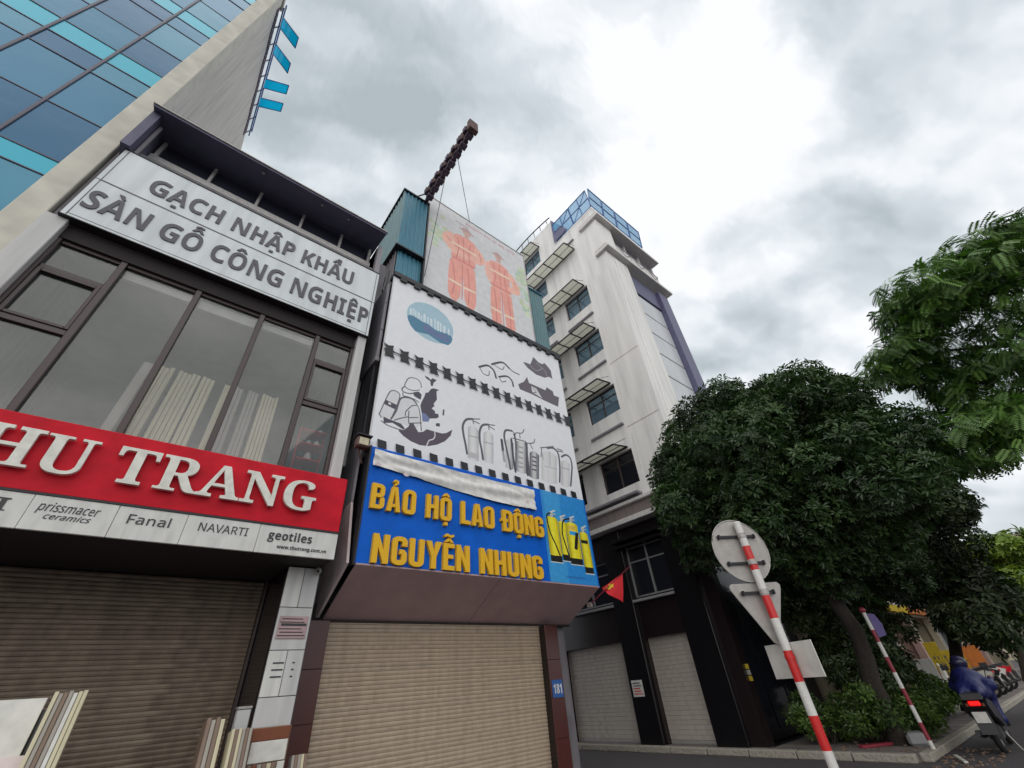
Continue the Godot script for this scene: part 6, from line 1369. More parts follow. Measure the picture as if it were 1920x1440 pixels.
# ---------------------------------------------------------------- safety-equipment shop
func safety_shop() -> void:
	var s := thing("safety_shop", "shop with tan roller shutter under a mauve sloping canopy, teal sheet metal on top", "building", Vector3(5.0, 0.12, -10.0))
	bx(s, "body", Vector3(2.24, 2.75, -15), Vector3(7.96, 10.1, -7.95), M.old_plaster, 0.0)
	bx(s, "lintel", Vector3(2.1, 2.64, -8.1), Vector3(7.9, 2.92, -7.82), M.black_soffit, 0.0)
	bx(s, "shutter_box", Vector3(2.52, 0.12, -8.3), Vector3(7.1, 2.63, -8.0), M.concrete, 0.0)
	shutter(s, 2.5, 7.12, 0.12, 2.66, -7.75, 0.06, [M.shutter_tan, M.shutter_tan_dull, M.shutter_tan])
	for x in [2.46, 7.085]: bx(s, "shutter_guide", Vector3(x, 0.12, -7.86), Vector3(x + 0.035, 2.63, -7.68), M.brown_frame, 0.005)
	for q in [[2.06, 2.45], [7.02, 7.38]]:
		var pl := bx(s, "pillar", Vector3(q[0] + 0.01, 0.12, -8.0), Vector3(q[1] - 0.01, 2.63, -7.56), M.dark_granite, 0.0)
		for k in 4: bx(pl, "granite_slab", Vector3(q[0], 0.12 + k * 0.63, -7.56), Vector3(q[1], 0.745 + k * 0.63, -7.535), M.red_granite, 0.004)
	bx(s, "side_wall", Vector3(7.53, 0.12, -15), Vector3(7.95, 2.74, -7.9), M.old_plaster, 0.0)
	# sloping canopy soffit in two sheets, frame and end cheeks
	for q in [[2.40, 5.19], [5.205, 7.985]]:
		var st := begin()
		add_prism(st, PackedVector2Array([Vector2(-6.64, 3.262), Vector2(-7.76, 2.68), Vector2(-7.76, 2.70), Vector2(-6.64, 3.285)]), Vector3.ZERO, Vector3(0, 0, 1), Vector3.UP, Vector3(q[1] - q[0], 0, 0))
		part(s, "soffit_panel", finish(st), M.soffit_mauve, Vector3(q[0], 0, 0))
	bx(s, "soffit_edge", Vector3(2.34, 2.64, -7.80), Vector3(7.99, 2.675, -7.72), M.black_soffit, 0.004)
	bx(s, "sign_frame", Vector3(2.42, 3.30, -7.9), Vector3(7.96, 5.28, -6.80), M.dark_steel, 0.0)
	prism(s, "canopy_cheek", PackedVector2Array([Vector2(-6.75, 3.30), Vector2(-7.74, 2.70), Vector2(-7.9, 2.72), Vector2(-7.9, 3.3), Vector2(-7.25, 4.35), Vector2(-7.0, 4.35)]), Vector3(2.29, 0, 0), Vector3(0, 0, 1), Vector3.UP, Vector3(0.04, 0, 0), M.pale_pink)
	prism(s, "canopy_cheek", PackedVector2Array([Vector2(-7.0, 4.36), Vector2(-7.25, 4.36), Vector2(-7.9, 3.4), Vector2(-7.9, 5.6), Vector2(-7.0, 5.6)]), Vector3(2.29, 0, 0), Vector3(0, 0, 1), Vector3.UP, Vector3(0.04, 0, 0), M.dark_cladding)
	# dark clad return of the hoarding
	for q in [[7.55, 8.35], [8.36, 9.25], [9.26, 9.95]]: bx(s, "cladding_panel", Vector3(2.27, q[0], -7.93), Vector3(2.33, q[1], -6.86), M.dark_cladding, 0.006)
	bx(s, "cladding_edge", Vector3(2.25, 7.42, -7.94), Vector3(2.34, 7.54, -6.84), M.dark_cladding, 0.008)
	for z in [-7.0, -7.55]: bx(s, "stay", Vector3(2.28, 5.6, z - 0.04), Vector3(2.33, 7.41, z + 0.04), M.dark_steel, 0.004)
	bx(s, "recess_wall", Vector3(2.24, 5.3, -7.94), Vector3(2.3, 7.5, -7.7), M.pale_grey, 0.0)
	# hoarding frame behind the printed sheets
	for y in [5.45, 7.66, 9.9]: bx(s, "hoarding_rail", Vector3(2.36, y, -6.88), Vector3(8.02, y + 0.06, -6.80), M.dark_steel, 0.0)
	for i in 7: bx(s, "hoarding_post", Vector3(2.37 + i * 0.93, 5.3, -6.97), Vector3(2.43 + i * 0.93, 10.1, -6.89), M.dark_steel, 0.0)
	# roof edge truss over the hoarding
	bx(s, "roof_truss", Vector3(2.33, 10.14, -6.95), Vector3(8.12, 10.29, -6.66), M.dark_steel, 0.006)
	for i in 15: bx(s, "truss_lug", Vector3(2.5 + i * 0.385, 10.04, -6.70), Vector3(2.68 + i * 0.385, 10.139, -6.66), M.dark_steel, 0.004)
	# set-back top storey
	bx(s, "upper_storey", Vector3(3.72, 10.26, -13), Vector3(8.44, 17.2, -8.12), M.banner_back, 0.0)
	corrugated(s, "sheet_wall", Vector3(8.46, 10.26, -8.08), Vector3.RIGHT, Vector3.UP, Vector3.BACK, 0.88, 4.95, 0.125, M.teal_sheet_faded)
	bx(s, "sheet_backing", Vector3(8.46, 10.26, -13), Vector3(9.33, 15.15, -8.12), M.wall_grey, 0.0)
	bx(s, "sheet_cap", Vector3(8.44, 15.22, -8.2), Vector3(9.38, 15.28, -8.0), M.teal_sheet, 0.004)
	# teal sheet-metal stair head: upper casing overhangs a lower one
	corrugated(s, "sheet_wall", Vector3(2.70, 13.15, -7.88), Vector3.RIGHT, Vector3.UP, Vector3.BACK, 0.90, 3.2, 0.15, M.teal_sheet)
	corrugated(s, "sheet_wall", Vector3(2.78, 10.3, -8.0), Vector3.RIGHT, Vector3.UP, Vector3.BACK, 0.82, 2.8, 0.15, M.teal_sheet)
	bx(s, "stair_head", Vector3(2.72, 13.12, -9.9), Vector3(3.58, 16.34, -7.92), M.wall_grey, 0.0)
	bx(s, "stair_head", Vector3(2.8, 10.26, -9.8), Vector3(3.58, 13.11, -8.04), M.wall_grey, 0.0)
	corrugated(s, "sheet_wall", Vector3(2.68, 13.2, -9.9), Vector3(0, 0, 1), Vector3.UP, Vector3.LEFT, 2.0, 3.1, 0.2, M.teal_sheet_faded)
	corrugated(s, "sheet_wall", Vector3(2.76, 10.3, -9.8), Vector3(0, 0, 1), Vector3.UP, Vector3.LEFT, 1.75, 2.75, 0.2, M.old_plaster)
	for q in [[16.36, 2.6, 3.66], [13.05, 2.62, 3.65]]: bx(s, "sheet_trim", Vector3(q[1], q[0], -9.95), Vector3(q[2], q[0] + 0.07, -7.80), M.dark_steel, 0.006)
	bx(s, "corner_trim", Vector3(3.61, 10.3, -7.98), Vector3(3.66, 16.35, -7.82), M.dark_steel, 0.005)
	bx(s, "corner_trim", Vector3(2.64, 13.15, -7.93), Vector3(2.70, 16.35, -7.86), M.teal_sheet_faded, 0.005)
	bx(s, "roof_beam", Vector3(2.05, 13.0, -9.4), Vector3(2.75, 13.3, -9.1), M.dark_cladding, 0.01)
	bx(s, "rear_wall", Vector3(2.03, 10.2, -12), Vector3(2.6, 12.4, -8.3), M.old_plaster, 0.0)
	for z in [-8.0, -8.8]: bar(s, "strut", Vector3(2.3, 10.1, z + 0.7), Vector3(2.62, 11.9, z), 0.03, M.dark_steel)

	# white printed hoarding
	var h := thing("printed_hoarding", "large white printed sheet with firefighter and extinguisher drawings over the shop front", "hoarding", Vector3(5.2, 5.3, -6.75))
	var pm := paint(BANNER_PRINT, 5.7, 4.82, 330.0, lin(0.76, 0.775, 0.81), 0.02, 31)
	printed_sheet(h, "sheet", Vector2(2.35, 5.31), Vector2(8.05, 10.13), -6.72, pm, 0.012, 4)
	for e in [[2.335, 5.3, 2.36, 10.14], [8.04, 5.3, 8.065, 10.14]]: bx(h, "hem", Vector3(e[0], e[1], -6.76), Vector3(e[2], e[3], -6.715), M.banner_back, 0.004)
	# laced seam: dark cross-shaped gaps along the middle, square gaps along the foot
	for i in 16:
		var x := 2.47 + i * 0.366
		var y := 7.68
		var pts := PackedVector2Array([Vector2(-0.15, 0.17), Vector2(-0.03, 0.13), Vector2(0.09, 0.18), Vector2(0.08, 0.05), Vector2(0.13, 0.015), Vector2(0.08, -0.04), Vector2(0.15, -0.18), Vector2(0.02, -0.13), Vector2(-0.09, -0.17), Vector2(-0.08, -0.05), Vector2(-0.13, 0.0), Vector2(-0.07, 0.05)])
		prism(h, "lacing_gap", pts, Vector3(x, y, -6.69), Vector3.RIGHT, Vector3.UP, Vector3(0, 0, 0.006), M.dark_steel)
		if i < 15: bx(h, "seam_cord", Vector3(x + 0.112, y - 0.014, -6.69), Vector3(x + 0.254, y + 0.014, -6.682), M.dark_steel, 0.0)
	for i in 15:
		var x := 2.58 + i * 0.366
		prism(h, "eyelet_gap", PackedVector2Array([Vector2(-0.1, 0.09), Vector2(0.08, 0.08), Vector2(0.1, -0.08), Vector2(-0.07, -0.08)]), Vector3(x, 5.40, -6.69), Vector3.RIGHT, Vector3.UP, Vector3(0, 0, 0.006), M.dark_steel)

	# faded poster on the top storey
	var ps := thing("faded_poster", "faded billboard showing two people in orange workwear on the top storey", "billboard", Vector3(6.1, 11.0, -8.05))
	var pp := paint(POSTER_PRINT, 4.77, 6.3, 220.0, lin(0.64, 0.645, 0.67), 0.05, 57)
	printed_sheet(ps, "sheet", Vector2(3.70, 11.0), Vector2(8.47, 17.3), -8.0, pp, 0.02, 12)
	bx(ps, "frame", Vector3(3.68, 17.3, -8.1), Vector3(8.48, 17.34, -7.98), M.zinc, 0.005)
	for x in [3.67, 8.475]: bx(ps, "frame", Vector3(x, 11.0, -8.1), Vector3(x + 0.03, 17.34, -7.98), M.zinc, 0.005)

	# blue name board
	var b := thing("blue_sign", "bright blue shop sign with raised golden capitals over the mauve canopy", "sign", Vector3(5.2, 3.27, -6.7))
	bx(b, "panel", Vector3(2.39, 3.285, -6.79), Vector3(6.49, 5.30, -6.66), M.sign_blue, 0.006)
	bx(b, "panel", Vector3(6.493, 3.285, -6.79), Vector3(7.99, 5.30, -6.66), M.sign_blue, 0.006)
	bx(b, "edge", Vector3(2.36, 3.26, -6.80), Vector3(2.388, 5.31, -6.65), M.dark_steel, 0.0)
	bx(b, "edge", Vector3(7.992, 3.26, -6.80), Vector3(8.01, 5.31, -6.65), M.sign_blue, 0.0)
	var cm := paint(CYLINDER_PRINT, 1.49, 2.01, 480.0, lin(0.014, 0.16, 0.58), 0.06, 71)
	cm.roughness = 0.35
	printed_sheet(b, "cylinder_print", Vector2(6.497, 3.295), Vector2(7.985, 5.295), -6.655, cm, 0.0, 3)
	block_line(b, "BẢO HỘ LAO ĐỘNG", 2.48, 6.42, 4.15, 0.44, -6.66, 0.07, M.letter_gold)
	block_line(b, "NGUYỄN NHUNG", 2.61, 6.27, 3.30, 0.45, -6.66, 0.07, M.letter_gold)
	# crumpled white strip tied along the top of the blue sign
	var c := thing("white_cloth_strip", "crumpled white cloth strip tied across the top of the blue sign", "cloth", Vector3(4.4, 4.8, -6.6))
	var st2 := begin()
	st2.set_smooth_group(0)
	var n := FastNoiseLite.new()
	n.seed = 3
	n.frequency = 0.9
	var at := func(i: int, j: int) -> Vector3:
		var t := i / 90.0
		var top := 5.24 - 0.02 * t - 0.03 * sin(PI * t)
		var bot := lerpf(4.92, 4.74, t) - 0.10 * sin(PI * clampf(t * 1.1 - 0.05, 0, 1)) * t
		var sv := j / 10.0
		var x := lerpf(2.44, 6.27, t)
		var y := lerpf(top, bot, sv) + 0.006 * n.get_noise_2d(x * 6.0, 3.0)
		return Vector3(x, y, -6.615 + 0.03 * n.get_noise_2d(x * 1.2, y * 9.0 + x * 1.4) + 0.02 * sin(sv * 9.0 + x * 2.0) * (1.0 - absf(sv - 0.5)))
	for i in 90:
		for j in 10: quad(st2, at.call(i, j), at.call(i + 1, j), at.call(i + 1, j + 1), at.call(i, j + 1), Vector3.BACK)
	part(c, "cloth", finish(st2), M.cloth_white)
	for q in [[2.5, 4.94], [3.05, 4.86], [6.0, 4.9]]:
		prism(c, "tinsel", PackedVector2Array([Vector2(-0.05, 0), Vector2(0.02, 0.05), Vector2(0.08, -0.02), Vector2(0.01, -0.04)]), Vector3(q[0], q[1], -6.58), Vector3.RIGHT, Vector3.UP, Vector3(0, 0, 0.004), M.pale_pink)

	# rusty lamp on a bracket at the end of the blue sign
	var l := thing("rusty_floodlight", "rusty floodlight on an arm above the end of the blue sign", "lamp", Vector3(2.2, 5.2, -6.7))
	bx(l, "housing", Vector3(2.10, 5.22, -6.78), Vector3(2.33, 5.42, -6.6), M.rusty, 0.02)
	bx(l, "visor", Vector3(2.08, 5.42, -6.8), Vector3(2.35, 5.45, -6.56), M.dark_steel, 0.006)
	bx(l, "lens", Vector3(2.13, 5.25, -6.6), Vector3(2.30, 5.39, -6.592), M.board_cream, 0.003)
	bar(l, "arm", Vector3(2.3, 5.0, -6.82), Vector3(2.16, 5.22, -6.7), 0.02, M.rusty)

	# projecting roof sign seen end on, with two stay wires
	var r := thing("projecting_roof_sign", "rust-brown row of box letters on a beam jutting out from the roof", "sign", Vector3(3.5, 16.4, -6.3))
	bx(r, "beam", Vector3(3.44, 16.42, -8.0), Vector3(3.56, 16.56, -4.85), M.rusty_purple, 0.008)
	rng.seed = 9
	for i in 8:
		var z := -7.55 + i * 0.37
		var hh := 0.34 + 0.08 * sin(i * 2.3)
		bx(r, "box_letter", Vector3(3.36, 16.565, z - 0.15), Vector3(3.64, 16.58 + hh, z + 0.13), M.rusty, 0.02)
		bx(r, "letter_cap", Vector3(3.38, 16.581 + hh, z - 0.1), Vector3(3.62, 16.66 + hh, z + 0.04), M.rusty, 0.015)
		bx(r, "letter_foot", Vector3(3.38, 16.3 + 0.04 * (i % 2), z - 0.1), Vector3(3.62, 16.419, z + 0.1), M.rusty_purple, 0.012)
		bx(r, "letter_side", Vector3(3.30, 16.5 + 0.03 * (i % 3), z - 0.12), Vector3(3.358, 16.8, z + 0.06), M.rusty_purple, 0.01)
	bx(r, "end_box", Vector3(3.33, 16.35, -4.84), Vector3(3.67, 16.95, -4.66), M.rusty, 0.02)
	bar(r, "stay_wire", Vector3(3.5, 16.35, -6.4), Vector3(3.74, 12.4, -7.95), 0.012, M.rusty)
	bar(r, "stay_wire", Vector3(3.55, 16.35, -5.75), Vector3(5.55, 17.2, -7.97), 0.012, M.rusty)
	bar(r, "brace", Vector3(3.0, 16.42, -8.0), Vector3(3.5, 16.5, -7.4), 0.025, M.dark_steel)

	# house number
	var nb := thing("house_number", "small blue house number plate on the red granite pillar", "number plate", Vector3(7.2, 1.36, -7.53))
	bx(nb, "plate", Vector3(7.05, 1.37, -7.534), Vector3(7.34, 1.66, -7.518), M.plate_blue, 0.004)
	text_line(nb, "181", face("Droid Sans", 700), 0.155, 7.07, 7.325, 1.435, -7.518, 0.004, M.letter_white)

	# small flag on a slanting staff
	var fl := thing("flag", "small red flag with yellow star on a slanting staff at the canopy corner", "flag", Vector3(8.03, 3.0, -7.0))
	tube(fl, "staff", [Vector3(8.02, 2.98, -7.05), Vector3(8.06, 3.52, -5.76)], [0.012, 0.01], M.pole_red_old, 6)
	bx(fl, "socket", Vector3(8.011, 2.93, -7.12), Vector3(8.06, 3.03, -6.98), M.zinc, 0.008)
	var s3 := begin()
	s3.set_smooth_group(0)
	var fa := func(i: int, j: int) -> Vector3:
		var t := i / 14.0
		var q := j / 10.0
		var a := Vector3(8.035, 3.25, -6.60).lerp(Vector3(8.055, 3.43, -5.98), t)
		var low := Vector3(8.03, 3.20, -6.58).lerp(Vector3(8.02, 2.88, -6.12), minf(1.0, t * 1.0))
		var p := a.lerp(low, q)
		return p + Vector3(0.05 * sin(t * 7.0 + q * 2.0) * q, -0.03 * sin(q * PI) * (1.0 - t), 0)
	for i in 14:
		for j in 10: quad(s3, fa.call(i, j), fa.call(i + 1, j), fa.call(i + 1, j + 1), fa.call(i, j + 1), Vector3.LEFT)
	part(fl, "cloth", finish(s3), M.flag_red)
	var s4 := begin()
	for i in range(2, 8):
		for j in range(1, 5):
			if absf(i - 4.5) + absf(j - 2.5) * 1.3 < 3.2: quad(s4, fa.call(i, j) + Vector3(-0.004, 0, 0), fa.call(i + 1, j) + Vector3(-0.004, 0, 0), fa.call(i + 1, j + 1) + Vector3(-0.004, 0, 0), fa.call(i, j + 1) + Vector3(-0.004, 0, 0), Vector3.LEFT)
	part(fl, "star", finish(s4), M.flag_yellow)

# ---------------------------------------------------------------- white corner building
func corner_window(parent: Node3D, x: float, z0: float, z1: float, y0: float, y1: float, pm: Material, fm: Material) -> void:
	var w := bx(parent, "window", Vector3(x + 0.12, y0, z0), Vector3(x + 0.17, y0 + 0.06, z1), fm, 0.006)
	bx(w, "frame", Vector3(x + 0.12, y1 - 0.06, z0), Vector3(x + 0.17, y1, z1), fm, 0.006)
	var zm := (z0 + z1) * 0.5
	for z in [z0, zm - 0.03, z1 - 0.06]: bx(w, "frame", Vector3(x + 0.11, y0 + 0.061, z), Vector3(x + 0.18, y1 - 0.061, z + 0.06), fm, 0.006)
	for q in [[z0 + 0.061, zm - 0.031], [zm + 0.031, z1 - 0.061]]:
		var p := bx(w, "pane", Vector3(x + 0.145, y0 + 0.061, q[0]), Vector3(x + 0.155, y1 - 0.061, q[1]), pm, 0.0)
		p.rotation = Vector3(0, 0.02 * sin(z0 * 5.0 + y0), 0.02 * cos(q[0] * 7.0 + y1))
	bx(w, "transom", Vector3(x + 0.125, y0 + (y1 - y0) * 0.68, z0 + 0.061), Vector3(x + 0.165, y0 + (y1 - y0) * 0.68 + 0.04, z1 - 0.061), fm, 0.004)

func awning(parent: Node3D, x: float, z0: float, z1: float, y: float, reach := 0.8, drop := 0.12) -> void:
	var a := bx(parent, "awning", Vector3(x - 0.04, y - 0.03, z0), Vector3(x - 0.001, y + 0.03, z1), M.dark_steel, 0.006)
	bx(a, "front_rail", Vector3(x - reach - 0.04, y - drop - 0.03, z0), Vector3(x - reach, y - drop + 0.03, z1), M.dark_steel, 0.006)
	var n := int(round((z1 - z0) / 0.8))
	for i in n + 1:
		var z := lerpf(z0 + 0.02, z1 - 0.02, float(i) / n)
		bar(a, "rib", Vector3(x - 0.04, y, z), Vector3(x - reach, y - drop, z), 0.032, M.dark_steel)
		bar(a, "bracket", Vector3(x - 0.01, y + 0.35, z), Vector3(x - reach, y - drop, z), 0.012, M.dark_steel)
		if i < n:
			var za := z + 0.025
			var zb := lerpf(z0 + 0.02, z1 - 0.02, float(i + 1) / n) - 0.025
			part(a, "sheet", slab(Vector3(-reach + 0.04, -drop + 0.02, 0), Vector3(0, 0, zb - za), Vector3(0, 0.008, 0)), M.canopy_sheet, Vector3(x - 0.041, y + 0.026, za))
	bar(a, "purlin", Vector3(x - reach * 0.5, y - drop * 0.5, z0), Vector3(x - reach * 0.5, y - drop * 0.5, z1), 0.012, M.dark_steel)

func corner_building() -> void:
	var s := thing("corner_building", "tall white corner building with dark granite ground floor and window awnings", "building", Vector3(14.5, 0.12, -10.0))
	var X := 12.0
	var rows := [[6.97, 8.23], [9.91, 11.13], [12.99, 14.22], [15.89, 17.15]]
	var Z0 := -16.0
	var holes := []
	for r in rows:
		holes.append(Rect2(-8.94 - Z0, r[0] - 5.86, 1.56, r[1] - r[0]))
		holes.append(Rect2(-11.4 - Z0, r[0] - 5.86, 1.58, r[1] - r[0]))
	var deep := []
	for r in holes:
		if r.position.x < 6.0: deep.append(r)
	deep.append(Rect2(-11.4 - Z0, 18.86 - 5.86, 1.55, 1.26))
	deep.append(Rect2(-11.4 - Z0, 21.83 - 5.86, 1.45, 1.24))
	var near := []
	for r in holes:
		if r.position.x > 6.0: near.append(Rect2(r.position - Vector2(6.3, 0), r.size))
	part(s, "side_wall", wall_mesh(6.3, 18.44, 0.25, deep, Vector3(0, 0, 1), Vector3.UP, Vector3.LEFT), M.white_render, Vector3(X, 5.86, Z0))
	part(s, "side_wall", wall_mesh(3.849, 16.14, 0.25, near, Vector3(0, 0, 1), Vector3.UP, Vector3.LEFT), M.white_render, Vector3(X + 0.003, 5.86, Z0 + 6.301))
	bx(s, "upper_wall", Vector3(X + 0.004, 22.001, -9.7), Vector3(X + 0.25, 24.3, -8.56), M.white_render, 0.0)
	bx(s, "inner_core", Vector3(X + 0.9, 0.12, -15.9), Vector3(17.0, 21.6, -6.9), M.concrete, 0.0)
	for y in [8.75, 11.7, 14.75, 17.7]: bx(s, "floor_slab", Vector3(X + 0.26, y, -15.9), Vector3(X + 0.89, y + 0.2, -6.0), M.room_wall, 0.0)
	for r in rows:
		var lower: bool = r[0] < 8.0
		corner_window(s, X, -8.94, -7.38, r[0], r[1], M.dark_pane if lower else M.blue_pane, M.brown_frame)
		corner_window(s, X, -11.4, -9.82, r[0], r[1], M.dark_pane if lower else M.blue_pane, M.brown_frame)
		awning(s, X, -11.6, -7.5, r[1] + 0.1)
		bx(s, "sill_ledge", Vector3(X - 0.09, r[0] - 0.68, -9.0), Vector3(X - 0.001, r[0] - 0.6, -7.4), M.dark_cladding, 0.006)
		bx(s, "sill_ledge", Vector3(X - 0.09, r[0] - 0.68, -11.5), Vector3(X - 0.001, r[0] - 0.6, -9.75), M.dark_cladding, 0.006)
		for z in [-9.35, -7.2]: bar(s, "crack_line", Vector3(X - 0.002, r[1] - 0.9, z), Vector3(X - 0.002, r[1] + 0.5, z + 0.02), 0.006, M.grey_render)
	corner_window(s, X, -11.4, -9.85, 18.86, 20.12, M.blue_pane, M.mullion)
	corner_window(s, X, -11.4, -9.95, 21.83, 23.07, M.blue_pane, M.mullion)
	awning(s, X, -11.6, -7.5, 20.2)
	awning(s, X, -11.6, -9.85, 23.15, 0.7, 0.12)
	bx(s, "dark_ledge", Vector3(X - 0.09, 20.9, -9.0), Vector3(X - 0.001, 20.96, -7.4), M.dark_cladding, 0.006)  # thin dark strip standing out from the wall above the awning
	# expansion joint lines on the render
	for y in [9.05, 12.05]: bx(s, "render_joint", Vector3(X - 0.006, y, -7.3), Vector3(X - 0.001, y + 0.03, -5.9), M.grey_render, 0.0)
	bx(s, "render_joint", Vector3(X - 0.006, 18.3, -9.25), Vector3(X - 0.001, 20.3, -9.22), M.grey_render, 0.0)
	# mouldings over the ground floor
	bx(s, "moulding", Vector3(X - 0.36, 5.70, -16), Vector3(X + 0.3, 5.86, -6.1), M.white_trim, 0.012)
	bx(s, "moulding", Vector3(X - 0.10, 5.865, -16), Vector3(X - 0.002, 6.32, -6.1), M.moulding_brown, 0.0)
	bx(s, "moulding", Vector3(X - 0.22, 6.325, -16), Vector3(X - 0.002, 6.43, -6.1), M.white_trim, 0.01)
	bx(s, "moulding", Vector3(X - 0.30, 6.52, -9.9), Vector3(X - 0.002, 6.60, -7.4), M.dark_cladding, 0.008)
	# dark ground floor with two grey shutters
	var dh := [Rect2(-12.07 - Z0, 0, 2.59, 2.38), Rect2(-8.66 - Z0, 0, 1.43, 2.38), Rect2(-8.7 - Z0, 3.45, 1.5, 1.5), Rect2(-11.4 - Z0, 3.45, 1.9, 1.3)]
	part(s, "ground_floor_wall", wall_mesh(-6.0 - Z0, 5.57, 0.3, dh, Vector3(0, 0, 1), Vector3.UP, Vector3.LEFT), M.dark_granite, Vector3(X + 0.03, 0.12, Z0))
	for q in [[-9.45, -8.7], [-7.2, -6.4]]: bx(s, "granite_column", Vector3(X - 0.09, 0.12, q[0]), Vector3(X + 0.029, 5.65, q[1]), M.black_granite, 0.01)
	side_shutter(s, X + 0.22, -12.07, -9.48, 0.12, 2.5)
	side_shutter(s, X + 0.22, -8.66, -7.23, 0.12, 2.5)
	corner_window(s, X + 0.03, -8.7, -7.2, 3.57, 5.07, M.dark_pane, M.wall_grey)
	corner_window(s, X + 0.03, -11.4, -9.5, 3.57, 4.87, M.dark_pane, M.dark_cladding)
	for q in [[-11.5, -9.46], [-8.68, -7.19]]: bx(s, "sill", Vector3(X - 0.13, 3.44, q[0]), Vector3(X + 0.028, 3.51, q[1]), M.wall_grey, 0.008)
	for e in [[5.2, -8.9, 0.32], [5.02, -7.3, 0.25]]: bx(s, "window_hood", Vector3(X - e[2], e[0], -8.9), Vector3(X + 0.028, e[0] + 0.1, -7.1), M.black_granite, 0.01)
	# front: corner pier, recess with stacked white panels, violet column, top loggia
	var Z := -5.85
	bx(s, "front_pier", Vector3(X + 0.252, 5.86, -6.1), Vector3(13.62, 18.2, Z), M.white_render, 0.0)
	bx(s, "front_pier_face", Vector3(12.5, 6.2, Z + 0.001), Vector3(13.2, 17.9, Z + 0.07), M.white_render, 0.012)
	bx(s, "front_infill", Vector3(13.63, 5.86, -6.3), Vector3(17.0, 18.2, -6.12), M.white_trim, 0.0)
	for i in 9: bx(s, "infill_panel", Vector3(13.68, 5.3 + i * 1.25, -6.119), Vector3(16.02, 6.5 + i * 1.25, -6.04), M.infill_grey, 0.02)
	bx(s, "recess_head", Vector3(13.63, 16.6, -6.118), Vector3(16.02, 17.86, -5.98), M.purple_paint, 0.0)
	bx(s, "violet_column", Vector3(16.03, 5.86, -6.118), Vector3(16.85, 17.86, Z + 0.06), M.purple_paint, 0.012)
	bx(s, "front_edge", Vector3(16.86, 5.86, -6.118), Vector3(17.1, 18.2, Z - 0.1), M.white_render, 0.0)
	bx(s, "cornice", Vector3(X - 0.16, 18.21, -6.4), Vector3(17.25, 18.38, Z + 0.28), M.white_trim, 0.012)
	bx(s, "cornice", Vector3(X - 0.08, 18.385, -6.4), Vector3(17.18, 18.62, Z + 0.16), M.grey_render, 0.01)
	bx(s, "loggia_back", Vector3(13.2, 18.63, -6.9), Vector3(17.0, 20.9, -6.7), M.purple_paint, 0.0)
	bx(s, "loggia_pier", Vector3(X + 0.252, 18.63, -6.6), Vector3(13.18, 20.9, Z), M.white_render, 0.0)
	for i in 3:
		var x := 13.3 + i * 1.27
		bx(s, "balcony_panel", Vector3(x, 18.63, Z - 0.12), Vector3(x + 1.2, 19.75, Z - 0.04), M.white_trim, 0.012)
		bar(s, "balcony_brace", Vector3(x + 0.05, 18.7, Z - 0.02), Vector3(x + 1.15, 19.7, Z - 0.02), 0.018, M.dark_cladding)
		bar(s, "balcony_brace", Vector3(x + 1.15, 18.7, Z + 0.02), Vector3(x + 0.05, 19.7, Z + 0.02), 0.018, M.dark_cladding)
		bx(s, "balcony_rail", Vector3(x - 0.03, 19.76, Z - 0.14), Vector3(x + 1.24, 19.84, Z - 0.02), M.dark_cladding, 0.01)
		bx(s, "loggia_post", Vector3(x + 1.21, 18.63, Z - 0.3), Vector3(x + 1.26, 20.9, Z - 0.16), M.white_trim, 0.008)
	bx(s, "cornice", Vector3(X - 0.16, 20.91, -6.9), Vector3(17.25, 21.08, Z + 0.28), M.white_trim, 0.012)
	bx(s, "cornice", Vector3(X - 0.08, 21.085, -6.9), Vector3(17.18, 21.3, Z + 0.12), M.grey_render, 0.01)
	bx(s, "parapet", Vector3(X + 0.26, 21.31, -6.1), Vector3(17.1, 21.98, Z), M.white_render, 0.0)
	bx(s, "roof", Vector3(X + 0.26, 21.7, -16), Vector3(17.1, 21.99, -6.2), M.wall_grey, 0.0)
	bx(s, "penthouse", Vector3(X + 0.8, 22.0, -16), Vector3(16.0, 24.25, -8.6), M.white_render, 0.0)
	# ground floor front of dark glass
	bx(s, "shopfront", Vector3(X + 0.35, 0.12, -6.6), Vector3(17.1, 5.69, -6.4), M.black_granite, 0.0)
	for i in 4: bx(s, "shopfront_pane", Vector3(12.6 + i * 1.1, 0.3, -6.39), Vector3(13.6 + i * 1.1, 3.6, -6.375), M.dark_pane, 0.0)
	bx(s, "front_moulding", Vector3(X + 0.31, 5.70, -6.7), Vector3(17.2, 5.855, Z + 0.3), M.white_trim, 0.012)
	# blue glass roof fence, leaning outwards
	var lean := 0.16
	for i in 4:
		var x := X - 0.14 + i * 1.16
		var g := part(s, "fence_pane", slab(Vector3(1.1, 0, 0), Vector3(0, 1.42, lean), Vector3(0, -0.002, 0.015)), M.roof_glass, Vector3(x, 22.02, Z + 0.02))
		for k in [0.0, 0.5, 1.0]: bar(g, "frame", Vector3(x, 22.02, Z + 0.05) + Vector3(0, 1.42, lean) * k, Vector3(x + 1.1, 22.02, Z + 0.05) + Vector3(0, 1.42, lean) * k, 0.022, M.plate_blue)
		for e in [0.0, 1.1]: bar(g, "frame", Vector3(x + e, 22.0, Z + 0.05), Vector3(x + e, 23.44, Z + 0.05 + lean), 0.024, M.plate_blue)
